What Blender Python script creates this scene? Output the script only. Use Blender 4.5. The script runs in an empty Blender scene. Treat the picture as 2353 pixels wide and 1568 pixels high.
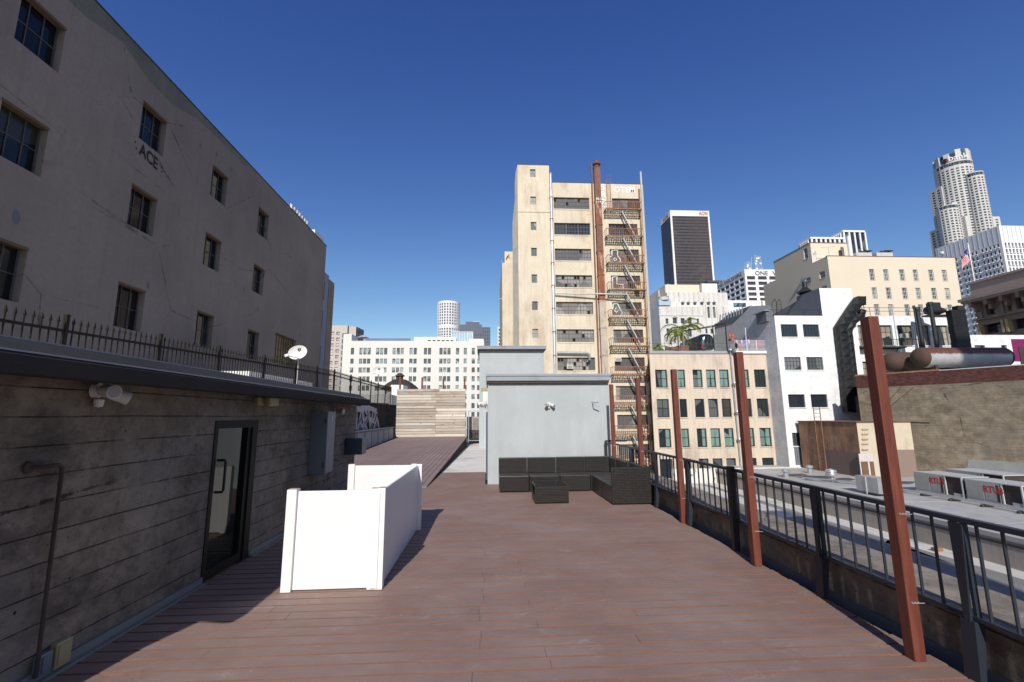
import bpy, math, random
from mathutils import Vector, Matrix
random.seed(7)
R = random.random
def U(a, b): return a + (b - a) * R()
sc = bpy.context.scene
COL = sc.collection
# ---------------------------------------------------------------- camera model
W0, H0, F0 = 2353.0, 1568.0, 1046.0
ROT = Matrix(((0.99840164, -0.00186153, -0.05648634),
              (-0.05604137, -0.16200194, -0.98519782),
              (-0.00731692, 0.98678868, -0.16184732)))
EYE = Vector((0, 0, 1.65))
def ray(px, py):
    return ROT @ Vector(((px - W0 / 2) / F0, (H0 / 2 - py) / F0, -1.0))
def at(px, py, X=None, Y=None, Z=None):
    r = ray(px, py)
    t = X / r.x if X is not None else (Y / r.y if Y is not None else (Z - EYE.z) / r.z)
    return EYE + r * t
def crop(x0, y0, w, full):
    k = w / full * .61276
    return lambda u, v: (x0 * .61276 + k * u, y0 * .61276 + k * v)
# ---------------------------------------------------------------- node helpers
class NT:
    def __init__(s, name):
        s.m = bpy.data.materials.new(name); s.m.use_nodes = True
        s.t = s.m.node_tree; s.n = s.t.nodes
        s.b = s.n['Principled BSDF']
        s.tc = s.n.new('ShaderNodeTexCoord')
        s.obj = s.tc.outputs['Object']
    def link(s, a, b): s.t.links.new(a, b)
    def setin(s, sock, v):
        if hasattr(v, 'is_linked') or isinstance(v, bpy.types.NodeSocket): s.link(v, sock)
        else: sock.default_value = v
    def math(s, op, a, b=0.0, c=None, clamp=False):
        n = s.n.new('ShaderNodeMath'); n.operation = op; n.use_clamp = clamp
        s.setin(n.inputs[0], a); s.setin(n.inputs[1], b)
        if c is not None: s.setin(n.inputs[2], c)
        return n.outputs[0]
    def mapping(s, v, scale=(1, 1, 1), loc=(0, 0, 0), rot=(0, 0, 0)):
        n = s.n.new('ShaderNodeMapping'); s.setin(n.inputs[0], v)
        n.inputs['Scale'].default_value = scale; n.inputs['Location'].default_value = loc
        n.inputs['Rotation'].default_value = rot
        return n.outputs[0]
    def noise(s, scale, detail=4, rough=.55, vec=None, dist=0):
        n = s.n.new('ShaderNodeTexNoise'); s.setin(n.inputs['Vector'], vec if vec is not None else s.obj)
        n.inputs['Scale'].default_value = scale; n.inputs['Detail'].default_value = detail
        n.inputs['Roughness'].default_value = rough; n.inputs['Distortion'].default_value = dist
        return n.outputs[0]
    def voro(s, scale, vec=None, feat='F1'):
        n = s.n.new('ShaderNodeTexVoronoi'); n.feature = feat
        s.setin(n.inputs['Vector'], vec if vec is not None else s.obj)
        n.inputs['Scale'].default_value = scale
        return n
    def ramp(s, v, a, b, lo=0.0, hi=1.0):
        n = s.n.new('ShaderNodeMapRange'); s.setin(n.inputs[0], v)
        n.inputs[1].default_value = a; n.inputs[2].default_value = b
        n.inputs[3].default_value = lo; n.inputs[4].default_value = hi
        return n.outputs[0]
    def mix(s, f, a, b, mode='MIX'):
        n = s.n.new('ShaderNodeMix'); n.data_type = 'RGBA'; n.blend_type = mode
        s.setin(n.inputs[0], f)
        for sock, v in ((n.inputs[6], a), (n.inputs[7], b)):
            if isinstance(v, (tuple, list)): v = tuple(v) + (1.0,) if len(v) == 3 else v
            s.setin(sock, v)
        return n.outputs[2]
    def sep(s, v):
        n = s.n.new('ShaderNodeSeparateXYZ'); s.setin(n.inputs[0], v); return n.outputs
    def comb(s, x, y, z=0.0):
        n = s.n.new('ShaderNodeCombineXYZ')
        for i, v in enumerate((x, y, z)): s.setin(n.inputs[i], v)
        return n.outputs[0]
    def boxuv(s):
        g = s.n.new('ShaderNodeNewGeometry'); o = s.sep(s.obj)
        nn = s.sep(g.outputs['True Normal'])
        ax = s.math('GREATER_THAN', s.math('ABSOLUTE', nn[0]), .7)
        az = s.math('GREATER_THAN', s.math('ABSOLUTE', nn[2]), .7)
        u = s.math('ADD', s.math('MULTIPLY', o[0], s.math('SUBTRACT', 1.0, ax)), s.math('MULTIPLY', o[1], ax))
        v = s.math('ADD', s.math('MULTIPLY', o[2], s.math('SUBTRACT', 1.0, az)), s.math('MULTIPLY', o[1], az))
        return u, v
    def bump(s, h, strength=.3, dist=.02):
        n = s.n.new('ShaderNodeBump'); n.inputs['Strength'].default_value = strength
        n.inputs['Distance'].default_value = dist; s.setin(n.inputs['Height'], h)
        s.link(n.outputs[0], s.b.inputs['Normal'])
    def out(s, color, rough=.8, metal=0.0, spec=.4):
        if isinstance(color, (tuple, list)): color = tuple(color) + (1.0,) if len(color) == 3 else color
        s.setin(s.b.inputs['Base Color'], color); s.setin(s.b.inputs['Roughness'], rough)
        s.b.inputs['Metallic'].default_value = metal
        s.b.inputs['Specular IOR Level'].default_value = spec
        return s.m
def mulc(c, k): return tuple(min(1.0, x * k) for x in c)
def M(name, c, rough=.8, var=.15, scale=1.0, fine=25, bump=.15, metal=0, spec=.35, streak=0, stain=None, stain_amt=0, bd=.01, cracks=0):
    """painted / plastered surface: two noise scales, optional vertical streaks and stains"""
    t = NT(name)
    big = t.noise(scale, 5, .6); fn = t.noise(fine, 3, .6)
    col = t.mix(t.ramp(big, .3, .7), mulc(c, 1 - var), mulc(c, 1 + var))
    col = t.mix(t.math('MULTIPLY', t.ramp(fn, .35, .65), .35), col, mulc(c, 1 - var * 1.2))
    if streak:
        st = t.noise(3.0, 5, .65, t.mapping(t.obj, (1, 1, .07)))
        col = t.mix(t.math('MULTIPLY', t.ramp(st, .5, .75), streak), col, mulc(c, .45))
    if stain:
        s2 = t.noise(scale * 1.7, 6, .7, t.mapping(t.obj, (1, 1, .35), (9, 4, 2)))
        col = t.mix(t.math('MULTIPLY', t.ramp(s2, .52, .7), stain_amt), col, stain)
    if cracks:
        v = t.voro(.22, t.mapping(t.obj, (1, 1, 1.6)), 'DISTANCE_TO_EDGE')
        wob = t.noise(2.5, 4, .7)
        d = t.math('ADD', v.outputs['Distance'], t.math('MULTIPLY', wob, .05))
        msk = t.math('MULTIPLY', t.ramp(d, .027, .032, 1, 0), t.ramp(t.noise(.35, 2), .45, .6))
        col = t.mix(t.math('MULTIPLY', msk, cracks), col, mulc(c, .3))
    if bump: t.bump(t.math('ADD', fn, big), bump, bd)
    return t.out(col, rough, metal, spec)
def M_boardform(name, c, dark, board=.2, amt=.8, stain=None, axis_len=2.4, lines=.16, patch=.5):
    t = NT(name)
    u, v = t.boxuv()
    wob = t.noise(1.3, 4, .6)
    vv = t.math('ADD', v, t.math('MULTIPLY', wob, .05))
    br = t.math('DIVIDE', vv, board)
    fr = t.math('FRACT', br); idx = t.math('FLOOR', br)
    wn = t.n.new('ShaderNodeTexWhiteNoise'); wn.noise_dimensions = '2D'
    seg = t.math('FLOOR', t.math('ADD', t.math('DIVIDE', u, axis_len), t.math('MULTIPLY', idx, .37)))
    t.link(t.comb(idx, seg), wn.inputs['Vector'])
    tone = wn.outputs['Value']
    grain = t.noise(9, 5, .7, t.mapping(t.obj, (.25, .25, 3.2)))
    col = t.mix(tone, mulc(c, .8), mulc(c, 1.15))
    col = t.mix(t.math('MULTIPLY', t.ramp(grain, .45, .7), .4), col, mulc(c, .6))
    bl = t.noise(.9, 6, .7, t.mapping(t.obj, (1, 1, 1.6), (3, 1, 5)))
    col = t.mix(t.math('MULTIPLY', t.ramp(bl, .5, .68), patch), col, dark)
    if stain:
        s2 = t.noise(.7, 5, .65, t.mapping(t.obj, (1, 1, .5), (13, 7, 2)))
        col = t.mix(t.math('MULTIPLY', t.ramp(s2, .52, .68), .6), col, stain)
    line = t.math('MULTIPLY', t.ramp(t.math('ABSOLUTE', t.math('SUBTRACT', fr, .5)), .5 - lines * .35, .5, 0, 1),
                  t.ramp(t.noise(2.2, 4, .7, t.mapping(t.obj, (1, 1, 3))), .38, .6))
    col = t.mix(t.math('MULTIPLY', line, amt), col, dark)
    pit = t.voro(13)
    pm = t.math('MULTIPLY', t.ramp(pit.outputs['Distance'], .10, .16, 1, 0), t.ramp(t.noise(2, 2, .5, t.mapping(t.obj, (1, 1, 1), (5, 5, 5))), .5, .6))
    col = t.mix(t.math('MULTIPLY', pm, .8), col, mulc(dark, .6))
    h = t.math('SUBTRACT', t.math('ADD', grain, t.math('MULTIPLY', tone, .8)), t.math('MULTIPLY', line, 1.2))
    t.bump(h, .5, .015)
    return t.out(col, .92, 0, .2)
def M_conc_wall(name='board_formed_concrete', c=(.235, .2, .16), dk=(.022, .02, .017), bh=.187, k=1.0, grime=(.07, .06, .055), tint=(.25, .235, .22)):
    t = NT(name); t.obj = t.mapping(t.obj, (k, k, k)); o = t.sep(t.obj)
    wob = t.noise(.9, 5, .65, t.mapping(t.obj, (1, 1, .6)))
    v = t.math('ADD', o[2], t.math('MULTIPLY', wob, .03)); br = t.math('DIVIDE', v, bh)
    fr, idx = t.math('FRACT', br), t.math('FLOOR', br)
    wn = t.n.new('ShaderNodeTexWhiteNoise'); wn.noise_dimensions = '1D'; t.link(idx, wn.inputs['W'])
    col = t.mix(wn.outputs['Value'], mulc(c, .88), mulc(c, 1.1))
    m1 = t.noise(2.6, 8, .72); col = t.mix(t.ramp(m1, .35, .68), mulc(c, 1.35), mulc(c, .58))
    col = t.mix(t.math('MULTIPLY', wn.outputs['Value'], .2), col, (.13, .12, .1))
    hb = t.noise(1.0, 7, .75, t.mapping(t.obj, (1, .8, 1.5), (3, 1, 5)))
    col = t.mix(t.ramp(hb, .52, .66, 0, .75), col, grime)
    pu = t.noise(.5, 3, .6, t.mapping(t.obj, (1, 1, 1), (7, 3, 1))); col = t.mix(t.ramp(pu, .5, .62, 0, .5), col, tint)
    sp = t.noise(34, 4, .8); col = t.mix(t.ramp(sp, .6, .7, 0, .75), col, dk); m3 = t.noise(8, 6, .8); col = t.mix(t.ramp(m3, .5, .68, 0, .55), col, mulc(dk, 2.5))
    edge = t.ramp(t.math('ABSOLUTE', t.math('SUBTRACT', fr, .5)), .468, .492, 0, 1)
    brk = t.ramp(t.noise(2.4, 6, .75, t.mapping(t.obj, (1, 1, 2.5), (2, 2, 2))), .38, .54)
    line = t.math('MULTIPLY', edge, brk); col = t.mix(t.math('MULTIPLY', line, .9), col, dk)
    cr = t.voro(.5, t.mapping(t.obj, (1, .6, 1.6)), 'DISTANCE_TO_EDGE')
    cm = t.math('MULTIPLY', t.ramp(t.math('ADD', cr.outputs['Distance'], t.math('MULTIPLY', t.noise(7, 4, .8), .07)), .036, .042, 1, 0), t.ramp(t.noise(.8, 2), .5, .56))
    col = t.mix(t.math('MULTIPLY', cm, .8), col, dk)
    pit = t.voro(9); pm = t.math('MULTIPLY', t.ramp(t.math('ADD', pit.outputs['Distance'], t.math('MULTIPLY', sp, .1)), .13, .16, 1, 0), t.ramp(t.noise(1.6, 3), .52, .6)); col = t.mix(pm, col, dk)
    t.bump(t.math('SUBTRACT', t.math('ADD', m1, t.math('MULTIPLY', sp, .4)), t.math('ADD', t.math('MULTIPLY', line, 1.0), cm)), .7, .02)
    return t.out(col, .92, 0, .2)
def M_brick(name, c, mortar, bw=.4, bh=.13, bump=.6, paint=None, var=.3):
    t = NT(name); u, v = t.boxuv()
    n = t.n.new('ShaderNodeTexBrick'); t.link(t.comb(u, v), n.inputs['Vector'])
    n.inputs['Scale'].default_value = 1
    n.inputs['Brick Width'].default_value = bw; n.inputs['Row Height'].default_value = bh
    n.inputs['Mortar Size'].default_value = bh * .09
    n.inputs['Color1'].default_value = mulc(c, 1 - var) + (1,); n.inputs['Color2'].default_value = mulc(c, 1 + var) + (1,)
    n.inputs['Mortar'].default_value = tuple(mortar) + (1,)
    col = t.mix(t.math('MULTIPLY', t.ramp(t.noise(1.1, 5, .7), .45, .7), .45), n.outputs['Color'], mulc(c, .55))
    t.bump(t.math('ADD', t.math('MULTIPLY', n.outputs['Fac'], -1.0), t.math('MULTIPLY', t.noise(12, 4, .7), .8)), bump, .02)
    return t.out(col, .9, 0, .2)
def M_glass(name, c=(.02, .028, .035), lite=(.16, .17, .17), amount=.35, rough=.08, spec=.6, wave=.02):
    t = NT(name)
    oi = t.n.new('ShaderNodeObjectInfo')
    cell = t.voro(.55, t.mapping(t.obj, (1, 1, .6)))
    rnd = t.math('FRACT', t.math('ADD', oi.outputs['Random'], t.sep(cell.outputs['Color'])[0]))
    col = t.mix(t.ramp(rnd, 1 - amount, 1.0), c, lite)
    t.bump(t.noise(.8, 2), wave, .05)
    return t.out(col, rough, 0, spec)
def M_wood(name, c, dark, along='z', scale=1.0, rough=.6, knots=True):
    t = NT(name)
    st = {'z': (9, 9, .6), 'x': (.6, 9, 9), 'y': (9, .6, 9)}[along]
    g = t.noise(3 * scale, 6, .7, t.mapping(t.obj, st), .6)
    col = t.mix(t.ramp(g, .35, .7), mulc(c, .75), mulc(c, 1.25))
    g2 = t.noise(14 * scale, 3, .6, t.mapping(t.obj, st))
    col = t.mix(t.math('MULTIPLY', t.ramp(g2, .5, .7), .5), col, dark)
    if knots:
        v = t.voro(1.9, t.mapping(t.obj, {'z': (1, 1, .55), 'x': (.55, 1, 1), 'y': (1, .55, 1)}[along]))
        col = t.mix(t.ramp(v.outputs['Distance'], .06, .12, .85, 0), col, mulc(dark, .6))
    t.bump(g2, .25, .004)
    return t.out(col, rough, 0, .35)
# ---------------------------------------------------------------- mesh builder
class MB:
    def __init__(s): s.v = []; s.f = []; s.mi = []; s.t = []
    def poly(s, pts, m=0, t=0.0):
        i = len(s.v); s.v += [tuple(p) for p in pts]; s.f.append(tuple(range(i, i + len(pts)))); s.mi.append(m); s.t.append(t)
    def hexa(s, p, m=0, t=0.0, skip=()):
        i = len(s.v); s.v += [tuple(q) for q in p]
        for k, f in enumerate(((0, 3, 2, 1), (4, 5, 6, 7), (0, 1, 5, 4), (1, 2, 6, 5), (2, 3, 7, 6), (3, 0, 4, 7))):
            if k in skip: continue
            s.f.append(tuple(i + j for j in f)); s.mi.append(m); s.t.append(t)
    def box(s, x0, x1, y0, y1, z0, z1, m=0, t=0.0):
        s.hexa([(x0, y0, z0), (x1, y0, z0), (x1, y1, z0), (x0, y1, z0), (x0, y0, z1), (x1, y0, z1), (x1, y1, z1), (x0, y1, z1)], m, t); return s
    def bar(s, p, q, w, h, up=(0, 0, 1), m=0, t=0.0):
        p, q = Vector(p), Vector(q); d = (q - p).normalized(); up = Vector(up)
        if abs(d.dot(up)) > .98: up = Vector((0, 1, 0))
        a = d.cross(up).normalized(); b = a.cross(d).normalized()
        a *= w / 2; b *= h / 2
        s.hexa([p - a - b, p + a - b, p + a + b, p - a + b, q - a - b, q + a - b, q + a + b, q - a + b], m, t); return s
    def tube(s, pts, r, n=8, m=0, cap=True, t=0.0):
        pts = [Vector(p) for p in pts]; rs = r if isinstance(r, (list, tuple)) else [r] * len(pts)
        base = len(s.v); ref = None
        for k, p in enumerate(pts):
            d = ((pts[min(k + 1, len(pts) - 1)] - pts[max(k - 1, 0)])).normalized()
            if ref is None: ref = Vector((0, 0, 1)) if abs(d.z) < .9 else Vector((1, 0, 0))
            a = (ref - d * ref.dot(d)).normalized(); ref = a; b = d.cross(a)
            for j in range(n):
                an = 2 * math.pi * (j + .5) / n
                s.v.append(tuple(p + (a * math.cos(an) + b * math.sin(an)) * rs[k]))
        for k in range(len(pts) - 1):
            for j in range(n):
                s.f.append((base + k * n + j, base + k * n + (j + 1) % n, base + (k + 1) * n + (j + 1) % n, base + (k + 1) * n + j)); s.mi.append(m); s.t.append(t)
        if cap:
            s.f.append(tuple(base + j for j in range(n))); s.mi.append(m); s.t.append(t)
            s.f.append(tuple(base + (len(pts) - 1) * n + j for j in range(n))); s.mi.append(m); s.t.append(t)
        return s
    def lathe(s, c, prof, n=16, m=0, axis='z'):
        base = len(s.v); c = Vector(c)
        for r, h in prof:
            for j in range(n):
                a = 2 * math.pi * j / n
                o = Vector((r * math.cos(a), r * math.sin(a), h))
                if axis == 'x': o = Vector((h, r * math.cos(a), r * math.sin(a)))
                if axis == 'y': o = Vector((r * math.cos(a), h, r * math.sin(a)))
                s.v.append(tuple(c + o))
        for k in range(len(prof) - 1):
            for j in range(n):
                s.f.append((base + k * n + j, base + k * n + (j + 1) % n, base + (k + 1) * n + (j + 1) % n, base + (k + 1) * n + j)); s.mi.append(m); s.t.append(0)
        return s
    def build(s, name, mats, parent=None, smooth=False, bevel=0):
        me = bpy.data.meshes.new(name); me.from_pydata(s.v, [], s.f)
        if not isinstance(mats, (list, tuple)): mats = [mats]
        for m in mats: me.materials.append(m)
        if len(mats) > 1: me.polygons.foreach_set('material_index', s.mi)
        if any(s.t):
            a = me.attributes.new('tint', 'FLOAT', 'FACE'); a.data.foreach_set('value', s.t)
        if smooth:
            me.polygons.foreach_set('use_smooth', [True] * len(s.f))
            try: me.set_sharp_from_angle(angle=math.radians(40))
            except Exception: pass
        o = bpy.data.objects.new(name, me); COL.objects.link(o)
        if bevel:
            b = o.modifiers.new('bevel', 'BEVEL'); b.width = bevel; b.segments = 2; b.limit_method = 'ANGLE'
        if parent is not None:
            o.parent = parent
            r = parent
            while r.parent is not None: r = r.parent
            if parent.parent is None: o.matrix_parent_inverse = Matrix.Translation(-r.location)
        return o
def tag(o, label=None, cat=None, group=None, kind=None):
    if label: o['label'] = label
    if cat: o['category'] = cat
    if group: o['group'] = group
    if kind: o['kind'] = kind
    return o
def thing(name, label, cat, loc=(0, 0, 0), group=None):
    o = bpy.data.objects.new(name, None); COL.objects.link(o); o.location = loc; o.empty_display_size = .2
    return tag(o, label, cat, group)
def struct(name, mb, mats, label=None, **k):
    o = mb.build(name, mats, None, **k); o['kind'] = 'structure'
    if label: o['label'] = label
    return o
def dup(root, loc, label=None):
    r = root.copy(); COL.objects.link(r); r.location = loc
    if label: r['label'] = label
    for ch in list(root.children):
        c = ch.copy(); COL.objects.link(c); c.parent = r
        for g in list(ch.children):
            d = g.copy(); COL.objects.link(d); d.parent = c
    return r
_txt = {}
def text_mesh(mb, body, org, uvec, vvec, height, width=None, m=0, off=.008):
    """letters built as flat mesh, org = lower-left corner"""
    cu = bpy.data.curves.new('t', 'FONT'); cu.body = body; cu.size = 1.0; cu.resolution_u = 3; cu.offset = off
    ob = bpy.data.objects.new('t', cu); COL.objects.link(ob)
    dg = bpy.context.evaluated_depsgraph_get()
    me = bpy.data.meshes.new_from_object(ob.evaluated_get(dg))
    xs = [v.co.x for v in me.vertices]; ys = [v.co.y for v in me.vertices]
    x0, x1, y0, y1 = min(xs), max(xs), min(ys), max(ys)
    ks = height / (y1 - y0); kx = width / (x1 - x0) if width else ks
    org, uvec, vvec = Vector(org), Vector(uvec).normalized(), Vector(vvec).normalized()
    i = len(mb.v)
    for v in me.vertices: mb.v.append(tuple(org + uvec * (v.co.x - x0) * kx + vvec * (v.co.y - y0) * ks))
    for p in me.polygons: mb.f.append(tuple(i + k for k in p.vertices)); mb.mi.append(m); mb.t.append(0)
    bpy.data.objects.remove(ob); bpy.data.curves.remove(cu); bpy.data.meshes.remove(me)
class Face:
    """vertical wall plane: u along U, z up, d = outward distance"""
    def __init__(s, O, Uv, N): s.O = Vector((O[0], O[1], 0)); s.U = Vector((Uv[0], Uv[1], 0)).normalized(); s.N = Vector((N[0], N[1], 0)).normalized()
    def P(s, u, z, d=0.0): return s.O + s.U * u + s.N * d + Vector((0, 0, z))
def front(Y): return Face((0, Y), (1, 0), (0, -1))
def leftf(X): return Face((X, 0), (0, 1), (-1, 0))
def rightf(X): return Face((X, 0), (0, 1), (1, 0))
def wall(mb, fc, u0, u1, z0, z1, holes=(), rev=.15, m=0, mr=None):
    holes = [(max(u0, a), min(u1, b), max(z0, c), min(z1, d)) for a, b, c, d in holes]
    holes = [h for h in holes if h[1] - h[0] > .01 and h[3] - h[2] > .01]
    us = sorted({u0, u1} | {round(h[i], 4) for h in holes for i in (0, 1)})
    # work in horizontal strips
    zs = sorted({z0, z1} | {round(h[i], 4) for h in holes for i in (2, 3)})
    for a, b in zip(zs[:-1], zs[1:]):
        zc = (a + b) / 2
        hs = sorted([h for h in holes if h[2] < zc < h[3]])
        cur = u0
        for h in hs:
            if h[0] > cur + 1e-4: mb.poly([fc.P(cur, a), fc.P(h[0], a), fc.P(h[0], b), fc.P(cur, b)], m)
            cur = max(cur, h[1])
        if cur < u1 - 1e-4: mb.poly([fc.P(cur, a), fc.P(u1, a), fc.P(u1, b), fc.P(cur, b)], m)
    mm = m if mr is None else mr
    for a, b, c, d in holes:
        for p, q in (((a, c), (b, c)), ((b, c), (b, d)), ((b, d), (a, d)), ((a, d), (a, c))):
            mb.poly([fc.P(*p), fc.P(*q), fc.P(*q, -rev), fc.P(*p, -rev)], mm)
def window(parent, fc, h, rev, fm, gm, nu=2, nz=2, fw=.05, bw=.03, thick=.05, sill=None, name='window'):
    a, b, c, d = h; mb = MB(); d0, d1 = -rev, -rev + thick
    def fb(u0, u1, z0, z1, e=0):
        pts = [fc.P(u0, z0, d0), fc.P(u1, z0, d0), fc.P(u1, z1, d0), fc.P(u0, z1, d0),
               fc.P(u0, z0, d1 - e), fc.P(u1, z0, d1 - e), fc.P(u1, z1, d1 - e), fc.P(u0, z1, d1 - e)]
        mb.hexa(pts)
    fb(a, a + fw, c, d); fb(b - fw, b, c, d); fb(a + fw, b - fw, c, c + fw); fb(a + fw, b - fw, d - fw, d)
    for i in range(1, nu):
        u = a + (b - a) * i / nu; fb(u - bw / 2, u + bw / 2, c + fw, d - fw, .006)
    for i in range(1, nz):
        z = c + (d - c) * i / nz; fb(a + fw, b - fw, z - bw / 2, z + bw / 2, .012)
    w = mb.build(name, fm, parent)
    p = MB(); e = d0 + thick * .35
    p.poly([fc.P(a + fw, c + fw, e), fc.P(b - fw, c + fw, e), fc.P(b - fw, d - fw, e), fc.P(a + fw, d - fw, e)])
    p.build('pane', gm, w)
    if sill is not None:
        s_ = MB(); q = [fc.P(a - .08, c - .1, 0.002), fc.P(b + .08, c - .1, 0.002), fc.P(b + .08, c - .002, 0.002), fc.P(a - .08, c - .002, 0.002),
                        fc.P(a - .08, c - .1, .08), fc.P(b + .08, c - .1, .08), fc.P(b + .08, c - .002, .08), fc.P(a - .08, c - .002, .08)]
        s_.hexa(q); s_.build('sill', sill, w)
    return w
def far_windows(parent, fc_holes, gm, rev=.15, fm=None, lim=100, name='window', mull=0):
    """fc_holes: list of (face, hole); first `lim` become parts, the rest one stuff part"""
    rest = MB()
    for k, (fc, (a, b, c, d)) in enumerate(fc_holes):
        mb = MB() if k < lim else rest
        mb.poly([fc.P(a, c, -rev), fc.P(b, c, -rev), fc.P(b, d, -rev), fc.P(a, d, -rev)], 0)
        if fm is not None:
            w = (b - a) * .07; e = -rev + .03
            zc = (c + d) / 2
            mb.poly([fc.P(a, zc - w, e), fc.P(b, zc - w, e), fc.P(b, zc + w, e), fc.P(a, zc + w, e)], 1)
            for i in range(1, mull + 1):
                u = a + (b - a) * i / (mull + 1)
                mb.poly([fc.P(u - w / 2, c, e - .01), fc.P(u + w / 2, c, e - .01), fc.P(u + w / 2, d, e - .01), fc.P(u - w / 2, d, e - .01)], 1)
        if k < lim: mb.build(name, [gm, fm] if fm is not None else gm, parent)
    if rest.f:
        o = rest.build(name, [gm, fm] if fm is not None else gm, parent); o['kind'] = 'stuff'
def lattice(u0, u1, z0, z1, pu, pz, wu, wz):
    nu = max(1, int((u1 - u0) / pu)); nz = max(1, int((z1 - z0) / pz)); out = []
    ou = (u1 - u0 - nu * pu) / 2
    for j in range(nz):
        for i in range(nu):
            uc = u0 + ou + pu * (i + .5); zc = z1 - pz * (j + .5)
            out.append((uc - wu / 2, uc + wu / 2, zc - wz / 2, zc + wz / 2))
    return out
def shell(mb, x0, x1, y0, y1, z0, z1, skip='', m=0):
    if 'f' not in skip: mb.poly([(x0, y0, z0), (x1, y0, z0), (x1, y0, z1), (x0, y0, z1)], m)
    if 'b' not in skip: mb.poly([(x1, y1, z0), (x0, y1, z0), (x0, y1, z1), (x1, y1, z1)], m)
    if 'l' not in skip: mb.poly([(x0, y1, z0), (x0, y0, z0), (x0, y0, z1), (x0, y1, z1)], m)
    if 'r' not in skip: mb.poly([(x1, y0, z0), (x1, y1, z0), (x1, y1, z1), (x1, y0, z1)], m)
    if 't' not in skip: mb.poly([(x0, y0, z1), (x1, y0, z1), (x1, y1, z1), (x0, y1, z1)], m)
# ================================================================ materials
m_white = M('white_vinyl', (.78, .78, .77), .35, .03, 1.5, 30, .03, spec=.5, streak=.05)
def deck_mat(name, c):
    t = NT(name)
    a = t.n.new('ShaderNodeAttribute'); a.attribute_name = 'tint'
    g = t.noise(5, 5, .6, t.mapping(t.obj, (1, 5, 5)) if name != 'rear_deck_board' else t.mapping(t.obj, (5, 1, 5)))
    big = t.noise(.8, 5, .65)
    col = t.mix(a.outputs['Fac'], mulc(c, .93), mulc(c, 1.07))
    col = t.mix(t.math('MULTIPLY', t.ramp(g, .4, .7), .25), col, mulc(c, .75))
    gs = t.noise(30, 4, .75, t.mapping(t.obj, (.12, 1.5, 1) if name != 'rear_deck_board' else (1.5, .12, 1)))
    col = t.mix(t.ramp(gs, .45, .7, 0, .4), col, mulc(c, 1.35))
    col = t.mix(t.math('MULTIPLY', t.ramp(big, .42, .68), .45), col, (.36, .285, .26))
    sp = t.voro(2.2); msk = t.math('MULTIPLY', t.ramp(sp.outputs['Distance'], .012, .02, 1, 0), 1.0)
    col = t.mix(t.math('MULTIPLY', msk, .7), col, (.5, .45, .4))
    sc_ = t.noise(1.6, 6, .8, t.mapping(t.obj, (1, 2.2, 1), (4, 4, 4)), 1.0)
    col = t.mix(t.math('MULTIPLY', t.ramp(sc_, .57, .68), .4), col, (.42, .36, .33))
    fn = t.noise(60, 3, .6, t.mapping(t.obj, (.3, 3, 3)))
    t.bump(fn, .25, .003)
    return t.out(col, t.ramp(big, .3, .7, .6, .78), 0, .3)
m_deck = deck_mat('deck_board', (.24, .157, .127))
m_rdeck = deck_mat('rear_deck_board', (.25, .175, .16))
m_groove = M('deck_groove', (.19, .09, .055), .8, .2, 2, 30, .1)
m_dark = M('dark_void', (.01, .01, .01), .95, .1, 1, 10, 0)
m_conc = M_conc_wall()
m_parapet = M_conc_wall('parapet_concrete', (.26, .225, .185), (.04, .035, .03), .3, 1.0, (.1, .085, .07), (.3, .28, .25))
m_band = M('parapet_flashing', (.16, .175, .2), .7, .15, 1.5, 20, .1)
m_gutter = M('gutter_paint', (.042, .043, .045), .85, .12, 1.2, 20, .03, spec=.15, streak=.3)
m_pale_lip = M('lip_highlight', (.33, .35, .37), .4, .1, 2, 20, .02)
m_hut = M('grey_hut_stucco', (.42, .45, .46), .85, .06, 1.3, 60, .2, streak=.12, stain=(.5, .52, .525), stain_amt=.5)
m_hut_trim = M('grey_hut_trim', (.3, .33, .36), .5, .06, 1, 20, .03, stain=(.1, .09, .08), stain_amt=.25)
m_lb = M('stucco_mauve', (.29, .245, .205), .9, .18, .25, 6, .25, streak=.22, stain=(.34, .27, .23), stain_amt=.5, bd=.02, cracks=.75)
m_lb_grime = M('stucco_top_grime', (.19, .19, .15), .9, .2, .6, 10, .2, streak=.3)
m_lintel = M('window_head_brown', (.17, .1, .06), .8, .2, 1, 10, .1)
m_glass = M_glass('window_glass')
m_glass_dim = M_glass('window_glass_dim', (.01, .012, .015), (.05, .046, .035), .3, .1, .35)
m_glass_y = M_glass('yellow_window_glass', (.22, .19, .08), (.05, .05, .03), .4, .3, .4)
m_wframe = M('window_frame_grey', (.2, .21, .22), .6, .15, 2, 20, .05)
m_black = M('black_metal', (.02, .02, .022), .5, .15, 2, 30, .05, spec=.5)
m_rail = M('rail_paint', (.024, .031, .044), .42, .12, 2, 40, .03, spec=.4)
m_fence = M('fence_bronze', (.022, .018, .014), .7, .25, 3, 30, .05, spec=.15)
m_rust = M('rust', (.3, .14, .08), .85, .3, 1.5, 15, .2, stain=(.5, .38, .28), stain_amt=.5)
m_rust_duct = M('rusted_duct', (.26, .09, .05), .8, .3, .9, 4, .1, stain=(.5, .42, .32), stain_amt=1.0)
m_pale_duct = M('pale_rusting_duct', (.5, .42, .33), .8, .15, .9, 4, .1, streak=.3, stain=(.25, .09, .05), stain_amt=.9)
m_rust_dark = M('rusty_iron', (.2, .1, .07), .8, .25, 2, 15, .1)
m_iron = M('dark_iron', (.06, .045, .04), .7, .25, 2, 15, .1)
m_galv = M('galvanised', (.5, .52, .54), .38, .15, 2, 12, .05, metal=.6)
m_cream = M('cream_concrete', (.66, .575, .44), .9, .1, .25, 3, .4, streak=.4, stain=(.4, .29, .19), stain_amt=.65, bd=.05)
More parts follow.
